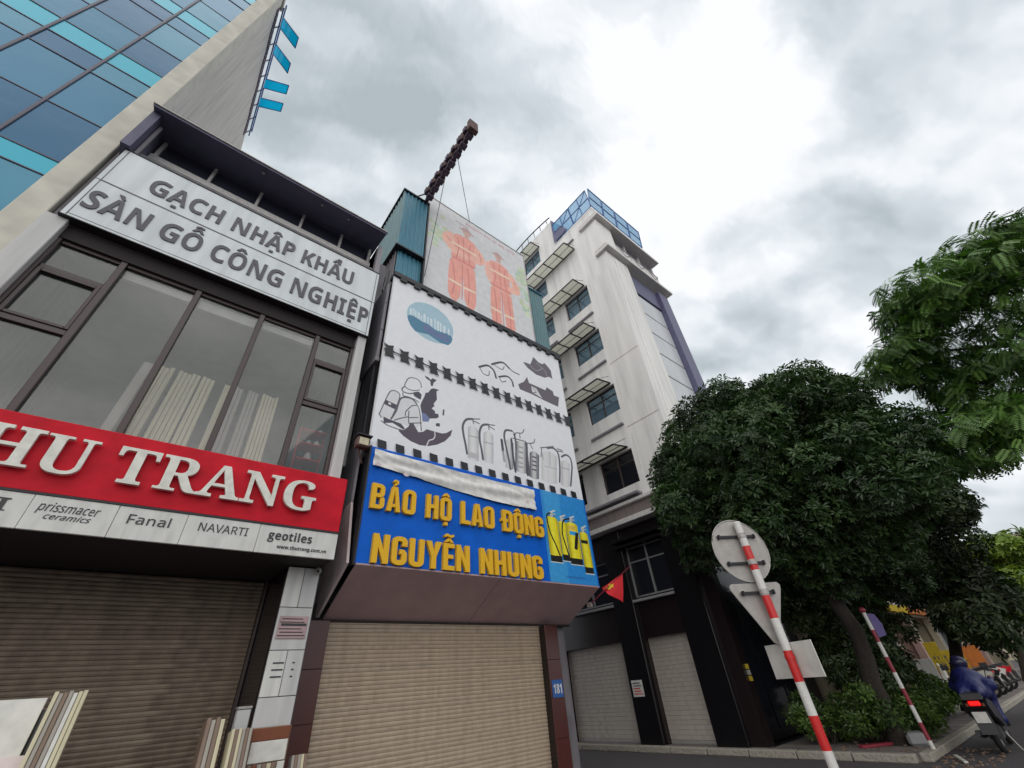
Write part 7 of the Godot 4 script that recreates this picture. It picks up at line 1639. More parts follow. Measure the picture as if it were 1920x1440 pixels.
	for i in 2:
		var z := -8.45 + i * 1.34
		var g := part(s, "fence_pane", slab(Vector3(0, 0, 1.3), Vector3(-lean, 1.42, 0), Vector3(-0.015, -0.002, 0)), M.roof_glass, Vector3(X - 0.01, 22.02, z))
		for k in [0.0, 0.5, 1.0]: bar(g, "frame", Vector3(X - 0.04, 22.02, z) + Vector3(-lean, 1.42, 0) * k, Vector3(X - 0.04, 22.02, z + 1.3) + Vector3(-lean, 1.42, 0) * k, 0.022, M.plate_blue)
		for e in [0.0, 0.65, 1.3]: bar(g, "frame", Vector3(X - 0.04, 22.0, z + e), Vector3(X - 0.04 - lean, 23.44, z + e), 0.024, M.plate_blue)
		bar(g, "frame", Vector3(X - 0.04, 22.0, z), Vector3(X - 0.04 - lean, 23.44, z + 1.3), 0.016, M.plate_blue)
	prism(s, "blue_awning", PackedVector2Array([Vector2(-8.56, 24.2), Vector2(-8.62, 22.0), Vector2(-7.6, 22.1)]), Vector3(X - 0.12, 0, 0), Vector3(0, 0, 1), Vector3.UP, Vector3(0.03, 0, 0), M.purple_paint)
	# curved pipe rail along the top
	var pts := []
	var rad := []
	for i in 15:
		var t := i / 14.0
		pts.append(Vector3(X - 0.1, 24.3 + 0.55 * sin(PI * (0.15 + 0.6 * t)), lerpf(-8.6, -12.6, t)))
		rad.append(0.035)
	tube(s, "pipe_rail", pts, rad, M.dark_steel, 6)
	for i in range(1, 14, 2): bar(s, "rail_stanchion", Vector3(X - 0.08, 24.25, pts[i].z), pts[i], 0.02, M.dark_steel)

	var nt := thing("paper_notice", "white paper notice with red lines on the dark column between grey shutters", "notice", Vector3(11.9, 1.15, -9.15))
	bx(nt, "sheet", Vector3(X - 0.096, 1.15, -9.36), Vector3(X - 0.091, 1.53, -8.98), M.board_white, 0.0)
	for k in 5: bx(nt, "line", Vector3(X - 0.099, 1.2 + k * 0.062, -9.32 + 0.02 * (k % 2)), Vector3(X - 0.0965, 1.225 + k * 0.062, -9.03 - 0.03 * (k % 3)), M.letter_grey if k > 2 else M.pole_red, 0.0)
	var yt := thing("yellow_tag", "small yellow and black hanging sign beside the dark shopfront", "sign", Vector3(12.2, 1.2, -6.2))
	bar(yt, "hanger", Vector3(12.11, 1.7, -6.25), Vector3(12.2, 1.68, -6.0), 0.012, M.dark_steel)
	for k in 3: bx(yt, "plate", Vector3(12.16, 1.32 + k * 0.12, -6.11), Vector3(12.18, 1.42 + k * 0.12, -5.92), M.paint_yellow if k != 1 else M.zinc, 0.004)
	bx(yt, "bracket", Vector3(12.11, 1.3, -6.22), Vector3(12.14, 1.72, -6.18), M.dark_steel, 0.0)

# a roller shutter in the side wall, facing -x
func side_shutter(parent: Node3D, x: float, z0: float, z1: float, y0: float, y1: float) -> void:
	var w := z1 - z0
	var sh := bx(parent, "roller_shutter", Vector3(x + 0.04, y0, z0), Vector3(x + 0.06, y1, z1), M.dark_steel, 0.0)
	var pitch := 0.1
	bx(sh, "bottom_rail", Vector3(x - 0.02, y0, z0), Vector3(x + 0.02, y0 + 0.08, z1), M.zinc, 0.008)
	var y := y0 + 0.085
	var i := 0
	while y < y1 - 0.02:
		part(sh, "slat", box_mesh(Vector3(0.022, pitch - 0.003, w), 0.003), M.shutter_grey if i % 3 else M.shutter_grey_dull, Vector3(x + 0.002 * sin(i * 2.1), y + pitch * 0.5, (z0 + z1) * 0.5))
		y += pitch
		i += 1

# ---------------------------------------------------------------- road signs
func striped_pole(o: Node3D, base: Vector3, edges: Array, r: float, a: Material, b: Material) -> void:
	for i in edges.size() - 1:
		var p := tube(o, "pole_band", [base + Vector3(0, edges[i], 0), base + Vector3(0, edges[i + 1], 0)], [r, r], a if i % 2 == 0 else b, 20)
		p.set_meta("label", "white painted band" if (a if i % 2 == 0 else b) == M.pole_white else "red painted band")

func road_signs() -> void:
	var P := Vector3(5.55, 0.0, -2.23)
	var o := thing("road_sign_post", "red and white striped post carrying the grey backs of three road signs", "road sign", P)
	striped_pole(o, P, [0.0, 0.34, 0.61, 0.88, 1.14, 1.41, 1.68, 1.98, 2.21, 2.48, 2.75, 3.03], 0.044, M.pole_white, M.pole_red)
	part(o, "cap", round_mesh(0.046, 0.5), M.pole_white, P + Vector3(0, 3.03, 0))
	# backs of the plates face the camera; d runs along the plates, n towards the viewer's side
	var az := deg_to_rad(120.0)
	var d := Vector3(sin(az), 0, -cos(az))
	var n := d.cross(Vector3.UP)
	if n.dot(Vector3(-5.5, 0, 2.2)) < 0.0: n = -n
	var far := P - n * 0.062
	var ring := PackedVector2Array()
	for k in 48: ring.append(Vector2.from_angle(TAU * k / 48.0) * 0.36)
	prism(o, "round_plate", ring, far + Vector3(0, 2.725, 0) - d * 0.04, d, Vector3.UP, -n * 0.012, M.zinc)
	var rim := begin()
	var rp := []
	var rr := []
	for k in 49:
		rp.append(d * cos(TAU * k / 48.0) * 0.36 + Vector3.UP * sin(TAU * k / 48.0) * 0.36)
		rr.append(0.008)
	add_tube(rim, rp, rr, 6)
	part(o, "rim", finish(rim), M.zinc, far + Vector3(0, 2.725, 0) - d * 0.04)
	var tr := PackedVector2Array([Vector2(-0.36, 0.0), Vector2(-0.33, 0.03), Vector2(0.27, 0.03), Vector2(0.30, 0.0), Vector2(0.29, -0.04), Vector2(0.02, -0.56), Vector2(-0.02, -0.585), Vector2(-0.06, -0.56), Vector2(-0.355, -0.04)])
	prism(o, "triangular_plate", tr, far + Vector3(0, 2.325, 0) - n * 0.01, d, Vector3.UP, -n * 0.012, M.zinc)
	for q in [[2.865, -0.31, 0.21], [2.555, -0.30, 0.20], [2.235, -0.26, 0.17]]:
		var c := P + Vector3(0, q[0], 0) - n * 0.052
		var br := part(o, "bracket", slab(d * (q[2] - q[1]), Vector3(0, 0.028, 0), n * 0.02), M.dark_steel, c + d * q[1])
		for e in [q[1] + 0.01, q[2] - 0.03]: part(br, "bolt", slab(d * 0.02, Vector3(0, 0.05, 0), n * 0.03), M.dark_steel, c + d * e - Vector3(0, 0.012, 0))
		tube(o, "clamp", [P + Vector3(0, q[0] - 0.015, 0), P + Vector3(0, q[0] + 0.04, 0)], [0.052, 0.052], M.zinc, 16)
	var az2 := deg_to_rad(26.0)
	var d2 := Vector3(sin(az2), 0, -cos(az2))
	var n2 := d2.cross(Vector3.UP)
	if n2.dot(Vector3(-5.5, 0, 2.2)) < 0.0: n2 = -n2
	prism(o, "square_plate", PackedVector2Array([Vector2(-0.30, -0.155), Vector2(0.37, -0.155), Vector2(0.37, 0.155), Vector2(-0.30, 0.155)]), P + Vector3(0, 1.595, 0) - n2 * 0.05, d2, Vector3.UP, -n2 * 0.01, M.board_white)
	tube(o, "clamp", [P + Vector3(0, 1.6, 0), P + Vector3(0, 1.64, 0)], [0.05, 0.05], M.pole_red, 16)
	tube(o, "footing", [P, P + Vector3(0, 0.02, 0)], [0.14, 0.13], M.wall_grey, 16)

	var Q := Vector3(12.33, 0.13, -3.1)
	var s := thing("striped_post", "dull red and white striped post with a violet cloth at its head", "post", Q)
	striped_pole(s, Q, [0.0, 0.12, 0.38, 0.64, 0.9, 1.16, 1.42, 1.68, 1.9], 0.036, M.pole_white, M.pole_red_old)
	tube(s, "pole_top", [Q + Vector3(0, 1.9, 0), Q + Vector3(0, 2.25, 0)], [0.036, 0.036], M.pole_white, 16)
	prism(s, "cloth", PackedVector2Array([Vector2(0.0, 0.0), Vector2(0.16, 0.03), Vector2(0.19, 0.22), Vector2(0.13, 0.42), Vector2(0.0, 0.44)]), Q + Vector3(0.02, 1.76, 0.04), Vector3(0.8, 0, 0.6), Vector3.UP, Vector3(0.01, 0, 0.02), M.paint_violet)
	part(s, "knob", round_mesh(0.06), M.pole_red_old, Q + Vector3(0, 2.27, 0))

# ---------------------------------------------------------------- plants
func leaf_template(quads: Array) -> ArrayMesh:
	var v := PackedVector3Array()
	var ix := PackedInt32Array()
	for q in quads:
		var n := v.size()
		for k in 4: v.append(q[k])
		for k in [0, 1, 2, 0, 2, 3]: ix.append(n + k)
	var all := []
	all.resize(Mesh.ARRAY_MAX)
	all[Mesh.ARRAY_VERTEX] = v
	all[Mesh.ARRAY_INDEX] = ix
	var am := ArrayMesh.new()
	am.add_surface_from_arrays(Mesh.PRIMITIVE_TRIANGLES, all)
	return am

# a whorl of n leaves folded along the midrib
func rosette(n: int, length: float, width: float, lift: float) -> ArrayMesh:
	var qs := []
	for i in n:
		var a := TAU * (i + 0.3 * (i % 2)) / n
		var dir := Vector3(cos(a), lift * (0.6 + 0.5 * (i % 3)), sin(a)).normalized()
		var side := dir.cross(Vector3.UP).normalized() * width * 0.5
		var nn := side.cross(dir).normalized() * width * 0.14
		var l := length * (0.8 + 0.1 * (i % 4))
		var base := dir * 0.02
		var m := base + dir * l * 0.55 + nn
		qs.append([base, m + side, base + dir * l - Vector3(0, l * 0.12, 0), m - side])
	return leaf_template(qs)

# a drooping stalk with pairs of leaflets
func spray(pairs: int, length: float, leaf: float, width: float) -> ArrayMesh:
	var qs := []
	for i in pairs:
		var t := (i + 1.0) / pairs
		var c := Vector3(0, -0.18 * t * t * length, t * length)
		for s in [-1.0, 1.0]:
			var l: float = leaf * (1.0 - 0.45 * absf(t - 0.5))
			var dir := Vector3(s, -0.15, 0.35).normalized() * l
			var w := Vector3(0, 0.02, 1).normalized() * width * 0.5
			qs.append([c, c + dir * 0.5 + w, c + dir, c + dir * 0.5 - w])
	return leaf_template(qs)

# leaves on the skins of many small clumps; keep(p) can veto a place
func crown(parent: Node3D, called: String, clumps: Array, each: int, mesh: Mesh, m: Material, dark: Color, light: Color, hang: float, seed_: int, keep: Callable) -> MeshInstance3D:
	var g := RandomNumberGenerator.new()
	g.seed = seed_
	var xs := []
	var cs := []
	for c in clumps:
		var cc: Vector3 = c[0]
		var tint := g.randf()
		for i in int(each * c[1] * c[1] / 0.49):
			var u := Vector3(g.randfn(), g.randfn(), g.randfn()).normalized()
			var p: Vector3 = cc + Vector3(u.x, u.y * 0.72, u.z) * c[1] * pow(g.randf_range(0.35, 1.0), 0.5)
			if not keep.call(p): continue
			var up := (u + Vector3(0, 0.55, 0) + Vector3(g.randfn(), g.randfn(), g.randfn()) * 0.35).normalized()
			var fw := Vector3(u.x + g.randfn() * 0.5, -hang, u.z + g.randfn() * 0.5)
			fw = (fw - up * fw.dot(up)).normalized()
			var sc := g.randf_range(0.7, 1.3)
			xs.append(Transform3D(Basis(up.cross(fw) * sc, up * sc, fw * sc), p))
			var col := dark.lerp(light, clampf(0.55 * tint + 0.6 * g.randf() - 0.1, 0.0, 1.0))
			cs.append(col)
	# every leaf is real: the template is copied into one mesh
	var arr := mesh.surface_get_arrays(0)
	var tv: PackedVector3Array = arr[Mesh.ARRAY_VERTEX]
	var ti: PackedInt32Array = arr[Mesh.ARRAY_INDEX]
	var o: Vector3 = origin.get(parent, Vector3.ZERO)
	var nv := tv.size()
	var V := PackedVector3Array()
	var C := PackedColorArray()
	var I := PackedInt32Array()
	V.resize(nv * xs.size())
	C.resize(nv * xs.size())
	I.resize(ti.size() * xs.size())
	for i in xs.size():
		var x: Transform3D = xs[i]
		x.origin -= o
		var w: PackedVector3Array = x * tv
		var at := i * nv
		var ai := i * ti.size()
		for k in nv:
			V[at + k] = w[k]
			C[at + k] = cs[i]
		for k in ti.size(): I[ai + k] = ti[k] + at
	var all := []
	all.resize(Mesh.ARRAY_MAX)
	all[Mesh.ARRAY_VERTEX] = V
	all[Mesh.ARRAY_COLOR] = C
	all[Mesh.ARRAY_INDEX] = I
	var am := ArrayMesh.new()
	am.add_surface_from_arrays(Mesh.PRIMITIVE_TRIANGLES, all)
	return part(parent, called, am, m, o)

func limb(o: Node3D, called: String, a: Vector3, b: Vector3, r0: float, r1: float, bend: Vector3) -> void:
	var pts := []
	var rad := []
	for i in 8:
		var t := i / 7.0
		pts.append(a.lerp(b, t) + bend * sin(PI * t) + Vector3(sin(i * 2.1), 0, cos(i * 1.7)) * r0 * 0.3 * (1.0 if i > 0 and i < 7 else 0.0))
		rad.append(lerpf(r0, r1, t))
	tube(o, called, pts, rad, M.bark, 9)

func trees() -> void:
	var g := RandomNumberGenerator.new()
	# dense round tree before the corner building
	g.seed = 21
	var c0 := Vector3(11.9, 5.3, -3.35)
	var rad := Vector3(2.85, 2.7, 3.0)
	var clumps := []
	for i in 170:
		var y := 1.0 - 2.0 * (i + 0.5) / 170.0
		var a := i * 2.39996
		var s := sqrt(1.0 - y * y)
		var u := Vector3(cos(a) * s, y, sin(a) * s)
		var k := g.randf_range(0.76, 1.0) * (1.0 + 0.09 * sin(a * 0.37 + y * 5.0) + 0.05 * sin(u.x * 6.0 + u.z * 9.0))
		if u.y < -0.55: k *= 0.8
		clumps.append([c0 + Vector3(u.x * rad.x, u.y * rad.y, u.z * rad.z) * k, g.randf_range(0.42, 0.72)])
	for i in 40:
		var u := Vector3(g.randfn(), g.randfn(), g.randfn()).normalized() * pow(g.randf(), 0.5) * 0.7
		clumps.append([c0 + Vector3(u.x * rad.x, u.y * rad.y, u.z * rad.z), 0.8])
	for i in 44:
		clumps.append([Vector3(g.randf_range(12.4, 16.5), g.randf_range(3.0, 4.8), g.randf_range(-5.2, -2.4)), g.randf_range(0.5, 0.8)])
	var t := thing("dense_tree", "dense round evergreen tree with dark whorled leaves before the white building", "tree", Vector3(12.9, 0.12, -3.75))
	limb(t, "trunk", Vector3(12.9, 0.12, -3.75), Vector3(12.3, 3.6, -3.5), 0.19, 0.13, Vector3(0.1, 0, 0.05))
	for q in [Vector3(10.6, 5.4, -3.9), Vector3(11.4, 6.6, -2.2), Vector3(12.6, 6.9, -4.0), Vector3(13.4, 5.6, -2.6), Vector3(11.2, 5.0, -4.6), Vector3(14.2, 4.6, -3.8)]:
		limb(t, "branch", Vector3(12.32, 3.3, -3.52), q, 0.085, 0.03, Vector3(0, 0.25, 0))
	var out := func(p: Vector3) -> bool: return not (p.x > 11.6 and p.z < -5.45)
	crown(t, "crown", clumps, 165, rosette(8, 0.14, 0.048, 0.35), M.leaf_dark, Color(0.012, 0.03, 0.011), Color(0.06, 0.12, 0.03), 0.15, 100, out)

	# feathery tree whose boughs reach in from the far side of the street
	var f := thing("feathery_tree", "tall airy tree with feathery bright leaves spreading over the street", "tree", Vector3(14.6, 0.0, 4.6))
	limb(f, "trunk", Vector3(14.6, 0, 4.6), Vector3(14.2, 5.0, 3.9), 0.26, 0.18, Vector3(-0.1, 0, 0.1))
	var fc := []
	g.seed = 33
	for q in FEATHERY:
		var v := Vector3(q[0], q[1], q[2])
		fc.append([v, g.randf_range(0.36, 0.58)])
		for k in 3: fc.append([v + Vector3(absf(g.randfn()) * 0.4, g.randfn() * 0.3, g.randfn() * 0.35), g.randf_range(0.22, 0.4)])
	for i in 40: fc.append([Vector3(14.4, 7.8, 5.0) + Vector3(g.randfn() * 1.6, g.randfn() * 1.3, absf(g.randfn()) * 1.8), g.randf_range(0.5, 0.8)])
	var hub := Vector3(14.2, 4.9, 3.9)
	for q in [Vector3(12.6, 8.6, 1.2), Vector3(12.6, 9.0, 2.7), Vector3(12.9, 7.2, 1.0), Vector3(13.6, 6.0, 0.6), Vector3(15.2, 8.6, 5.0), Vector3(13.4, 5.3, 1.4), Vector3(13.0, 7.4, 0.2)]:
		limb(f, "branch", hub, q, 0.1, 0.025, Vector3(0.1, 0.45, 0.1))
	crown(f, "crown", fc, 200, spray(9, 0.30, 0.095, 0.034), M.leaf_fresh, Color(0.03, 0.075, 0.02), Color(0.16, 0.30, 0.06), 0.5, 101, func(_p: Vector3) -> bool: return true)

	# tree further along the pavement, in the shade
	var b := thing("shaded_tree", "dark leafy tree along the pavement past the dense round tree", "tree", Vector3(19.3, 0.12, -3.6))
	limb(b, "trunk", Vector3(19.3, 0.12, -3.6), Vector3(19.2, 3.2, -2.6), 0.17, 0.12, Vector3(0.1, 0, 0))
	var bc := []
	for q in BEHIND:
		var v := Vector3(q[0], q[1], q[2])
		bc.append([v, g.randf_range(0.6, 0.95)])
		bc.append([v + Vector3(g.randfn() * 0.7, g.randfn() * 0.4, g.randfn() * 0.5), g.randf_range(0.5, 0.8)])
	for q in [Vector3(18.6, 5.2, -1.8), Vector3(20.0, 4.4, -2.0), Vector3(18.6, 4.2, -3.0)]: limb(b, "branch", Vector3(19.2, 3.1, -2.6), q, 0.07, 0.03, Vector3(0, 0.2, 0))
	crown(b, "crown", bc, 90, rosette(7, 0.2, 0.075, 0.2), M.leaf_dark, Color(0.012, 0.025, 0.01), Color(0.05, 0.085, 0.025), 0.3, 102, func(p: Vector3) -> bool: return p.z > -5.7)

	# low leafy tree added between the two, hiding the walls to keep it dark
	var w := thing("added_low_tree", "added low dark bushy tree hanging over the pavement behind the striped post", "tree", Vector3(15.9, 0.12, -4.6))
	limb(w, "trunk", Vector3(15.9, 0.12, -4.6), Vector3(15.8, 2.2, -4.4), 0.11, 0.07, Vector3(0.06, 0, 0))
	for q in [Vector3(14.6, 2.6, -4.6), Vector3(17.2, 2.6, -4.4), Vector3(15.9, 3.2, -3.9)]: limb(w, "branch", Vector3(15.8, 1.9, -4.4), q, 0.045, 0.02, Vector3(0, 0.1, 0))
	var wc := []
	for i in 70: wc.append([Vector3(g.randf_range(13.9, 18.6), g.randf_range(1.1, 3.4), g.randf_range(-5.3, -3.8)), g.randf_range(0.35, 0.6)])
	crown(w, "crown", wc, 130, rosette(7, 0.16, 0.06, 0.25), M.leaf_dark, Color(0.014, 0.03, 0.012), Color(0.06, 0.10, 0.03), 0.3, 105, func(p: Vector3) -> bool: return p.z > -5.7 and p.y > 0.8)

	var y := thing("bright_tree", "fresh yellow-green tree far down the street", "tree", Vector3(34, 0.12, -3.6))
	limb(y, "trunk", Vector3(34, 0.12, -3.6), Vector3(33.8, 3.0, -2.4), 0.16, 0.1, Vector3(0.1, 0, 0))
	var yc := []
	for q in FAR:
		yc.append([Vector3(q[0], q[1], q[2]), 1.0])
		yc.append([Vector3(q[0] + g.randfn() * 0.8, q[1] + g.randfn() * 0.5 + 0.8, q[2] + g.randfn() * 0.6), 0.9])
	crown(y, "crown", yc, 60, rosette(7, 0.3, 0.12, 0.2), M.leaf_bright, Color(0.06, 0.12, 0.01), Color(0.24, 0.36, 0.03), 0.3, 103, func(p: Vector3) -> bool: return p.z > -5.7)
	for q in [[46.0, -2.6, "round dark tree beyond the bright tree"], [58.0, -2.2, "last dim tree at the end of the street"]]:
		var e := thing("distant_tree", q[2], "tree", Vector3(q[0], 0.12, q[1] - 0.8))
		limb(e, "trunk", Vector3(q[0], 0.12, q[1] - 0.8), Vector3(q[0], 3.0, q[1]), 0.16, 0.1, Vector3.ZERO)
		var ec := []
		for i in 16: ec.append([Vector3(q[0] + g.randfn() * 1.1, 5.0 + g.randfn() * 1.0, q[1] + g.randfn() * 1.0), 1.1])
		crown(e, "crown", ec, 36, rosette(7, 0.34, 0.14, 0.2), M.leaf_fresh, Color(0.02, 0.045, 0.01), Color(0.08, 0.13, 0.03), 0.3, 104, func(p: Vector3) -> bool: return p.z > -5.7)

	# shrubs in a low bed on the pavement corner
	var labels := ["low leafy shrub behind the dull striped post", "spreading shrub beside the kerb near the scooter", "small dark shrub against the foot of the dark shopfront", "leafy shrub on the pavement past the concrete block", "round shrub before the mauve display board", "last shrub of the planting, near the pale printed board"]
	var at := [Vector3(12.95, 0.12, -3.95), Vector3(13.75, 0.12, -3.6), Vector3(12.75, 0.12, -4.9), Vector3(14.9, 0.12, -3.8), Vector3(16.6, 0.12, -4.2), Vector3(18.4, 0.12, -3.9)]
	for i in 6:
		var p: Vector3 = at[i]
		var s := thing("shrub", labels[i], "shrub", p)
		for k in 5: tube(s, "stem", [p + Vector3(0.03 * k - 0.06, 0, 0), p + Vector3(0.28 * sin(k * 2.4), 0.55, 0.28 * cos(k * 2.4))], [0.016, 0.008], M.bark, 5)
		var sc := []
		for k in 9: sc.append([p + Vector3(g.randfn() * 0.26, 0.5 + g.randfn() * 0.17, g.randfn() * 0.26), 0.27])
		crown(s, "foliage", sc, 330, rosette(6, 0.12, 0.045, 0.4), M.leaf_fresh, Color(0.02, 0.045, 0.01), Color(0.10, 0.17, 0.03), 0.3, 200 + i, func(q: Vector3) -> bool: return q.y > 0.14)

# ---------------------------------------------------------------- scooters and rider
func wheel(o: Node3D, c: Vector3, r: float) -> void:
	var st := begin()
	st.set_smooth_group(0)
	for i in 24:
		for j in 8:
			var f := func(a: int, b: int) -> Vector3:
				var t := TAU * a / 24.0
				var s := TAU * b / 8.0
				var q := r - 0.05 + 0.05 * cos(s)
				return Vector3(cos(t) * q, sin(t) * q, 0.05 * sin(s))
			var m := Vector3(cos(TAU * (i + 0.5) / 24.0), sin(TAU * (i + 0.5) / 24.0), 0) * (r - 0.05)
			quad(st, f.call(i, j), f.call(i + 1, j), f.call(i + 1, j + 1), f.call(i, j + 1), f.call(i, j) + f.call(i + 1, j + 1) - m * 2.0)
	var w := part(o, "wheel", finish(st), M.rubber, c)
	var s2 := begin()
	add_tube(s2, [Vector3(0, 0, -0.03), Vector3(0, 0, 0.03)], [r - 0.09, r - 0.09], 16, false)
	part(w, "rim", finish(s2), M.zinc, c)

# standing at the origin, facing +x
func scooter(called: String, label: String, at: Vector3, turn: float, shell: Material, group: String, lit: bool) -> Node3D:
	var o := thing(called, label, "scooter", Vector3.ZERO, group)
	wheel(o, Vector3(0.0, 0.26, 0), 0.26)
	wheel(o, Vector3(1.25, 0.26, 0), 0.26)
	var side := func(nm: String, pts: Array, w: float, m: Material) -> void:
		var p := PackedVector2Array()
		for i in range(0, pts.size(), 2): p.append(Vector2(pts[i], pts[i + 1]))
		prism(o, nm, p, Vector3(0, 0, -w * 0.5), Vector3.RIGHT, Vector3.UP, Vector3(0, 0, w), m)
	side.call("rear_body", [-0.32, 0.72, -0.22, 0.55, 0.05, 0.48, 0.30, 0.36, 0.55, 0.36, 0.58, 0.62, 0.3, 0.74, -0.1, 0.8], 0.36, shell)
	side.call("seat", [-0.28, 0.79, -0.1, 0.82, 0.3, 0.76, 0.62, 0.74, 0.64, 0.79, 0.3, 0.83, -0.1, 0.9, -0.27, 0.88], 0.3, M.scooter_dark)
	side.call("floorboard", [0.3, 0.28, 0.95, 0.26, 1.0, 0.34, 0.3, 0.36], 0.26, M.scooter_dark)
	side.call("apron", [0.92, 0.3, 1.02, 0.3, 1.12, 0.7, 1.06, 0.98, 0.98, 0.98, 1.0, 0.7], 0.36, shell)
	side.call("rear_mudguard", [-0.36, 0.62, -0.30, 0.64, -0.26, 0.52, -0.34, 0.3, -0.42, 0.3], 0.24, M.scooter_black)
	side.call("front_mudguard", [1.0, 0.4, 1.12, 0.55, 1.3, 0.56, 1.46, 0.44, 1.48, 0.48, 1.32, 0.61, 1.1, 0.6], 0.14, shell)
	side.call("engine", [-0.05, 0.2, 0.35, 0.22, 0.32, 0.36, 0.0, 0.42], 0.2, M.scooter_dark)
	bx(o, "number_plate", Vector3(-0.42, 0.46, -0.1), Vector3(-0.405, 0.62, 0.1), M.board_white, 0.004)
	bx(o, "tail_light", Vector3(-0.345, 0.70, -0.085), Vector3(-0.29, 0.775, 0.085), M.tail_lamp if lit else M.pole_red, 0.012)
	bx(o, "headlight", Vector3(1.06, 0.99, -0.09), Vector3(1.12, 1.09, 0.09), M.letter_white, 0.02)
	for s in [-1.0, 1.0]:
		tube(o, "handlebar", [Vector3(1.0, 1.02, 0.05 * s), Vector3(0.97, 1.06, 0.2 * s), Vector3(0.9, 1.05, 0.36 * s)], [0.017, 0.017, 0.02], M.scooter_dark, 8)
		var mi := tube(o, "mirror", [Vector3(0.97, 1.06, 0.24 * s), Vector3(1.0, 1.24, 0.31 * s)], [0.008, 0.008], M.scooter_dark, 6)
		part(mi, "mirror_head", box_mesh(Vector3(0.03, 0.09, 0.13), 0.012), M.scooter_dark, Vector3(1.0, 1.27, 0.32 * s))
		tube(o, "fork", [Vector3(1.25, 0.26, 0.08 * s), Vector3(1.08, 0.72, 0.07 * s)], [0.022, 0.022], M.zinc, 8)
	tube(o, "exhaust", [Vector3(0.3, 0.24, -0.14), Vector3(-0.05, 0.27, -0.17), Vector3(-0.36, 0.32, -0.18)], [0.03, 0.055, 0.045], M.scooter_dark, 10)
	tube(o, "stand", [Vector3(0.35, 0.3, 0.1), Vector3(0.3, 0.01, 0.22)], [0.012, 0.012], M.zinc, 6)
	for s in [-1.0, 1.0]: bx(o, "indicator", Vector3(-0.33, 0.69, 0.1 * s), Vector3(-0.30, 0.74, 0.135 * s), M.board_orange, 0.006)
	o.position = at
	o.rotation.y = turn
	return o

# smooth union of tapered capsules meshed as surface nets
func blend_body(bones: Array, cell: float, k: float) -> ArrayMesh:
	var lo := Vector3(1e6, 1e6, 1e6)
	var hi := -lo
	for b in bones:
		for e in [0, 1]:
			var r: float = b[2 + e]
			lo = lo.min(b[e] - Vector3.ONE * (r + 0.08))
			hi = hi.max(b[e] + Vector3.ONE * (r + 0.08))
	var n := Vector3i(((hi - lo) / cell).ceil()) + Vector3i.ONE
	var f := PackedFloat32Array()
	f.resize(n.x * n.y * n.z)
	for z in n.z:
		for y in n.y:
			for x in n.x:
				var p := lo + Vector3(x, y, z) * cell
				var s := 0.0
				for b in bones:
					var ab: Vector3 = b[1] - b[0]
					var t := clampf((p - b[0]).dot(ab) / ab.length_squared(), 0.0, 1.0)
					s += exp(-k * (p.distance_to(b[0] + ab * t) - lerpf(b[2], b[3], t)))
				f[x + n.x * (y + n.y * z)] = -log(maxf(s, 1e-30)) / k
	var at := {}
	var st := begin()
	st.set_smooth_group(0)
	var idx := func(x: int, y: int, z: int) -> int: return x + n.x * (y + n.y * z)
	for z in n.z - 1:
		for y in n.y - 1:
			for x in n.x - 1:
				var sum := Vector3.ZERO
				var cnt := 0
				for e in [[0, 0, 0, 1, 0, 0], [0, 1, 0, 1, 1, 0], [0, 0, 1, 1, 0, 1], [0, 1, 1, 1, 1, 1], [0, 0, 0, 0, 1, 0], [1, 0, 0, 1, 1, 0], [0, 0, 1, 0, 1, 1], [1, 0, 1, 1, 1, 1], [0, 0, 0, 0, 0, 1], [1, 0, 0, 1, 0, 1], [0, 1, 0, 0, 1, 1], [1, 1, 0, 1, 1, 1]]:
					var a := f[idx.call(x + e[0], y + e[1], z + e[2])]
					var b := f[idx.call(x + e[3], y + e[4], z + e[5])]
					if (a < 0.0) != (b < 0.0):
						var t := a / (a - b)
						sum += Vector3(x + e[0], y + e[1], z + e[2]).lerp(Vector3(x + e[3], y + e[4], z + e[5]), t)
						cnt += 1
				if cnt > 0: at[idx.call(x, y, z)] = lo + sum / cnt * cell
	for z in range(1, n.z - 1):
		for y in range(1, n.y - 1):
			for x in range(1, n.x - 1):
				var a := f[idx.call(x, y, z)]
				for ax in 3:
					var d := Vector3i(int(ax == 0), int(ax == 1), int(ax == 2))
					var b := f[idx.call(x + d.x, y + d.y, z + d.z)]
					if (a < 0.0) == (b < 0.0): continue
					var u := Vector3i(d.z, d.x, d.y)
					var v := Vector3i(d.y, d.z, d.x)
					var q := []
					for o in [Vector3i.ZERO, u, u + v, v]:
						var key: int = idx.call(x - o.x, y - o.y, z - o.z)
						if at.has(key): q.append(at[key])
					if q.size() == 4: quad(st, q[0], q[1], q[2], q[3], Vector3(d) * (1.0 if a < 0.0 else -1.0))
	return finish(st)

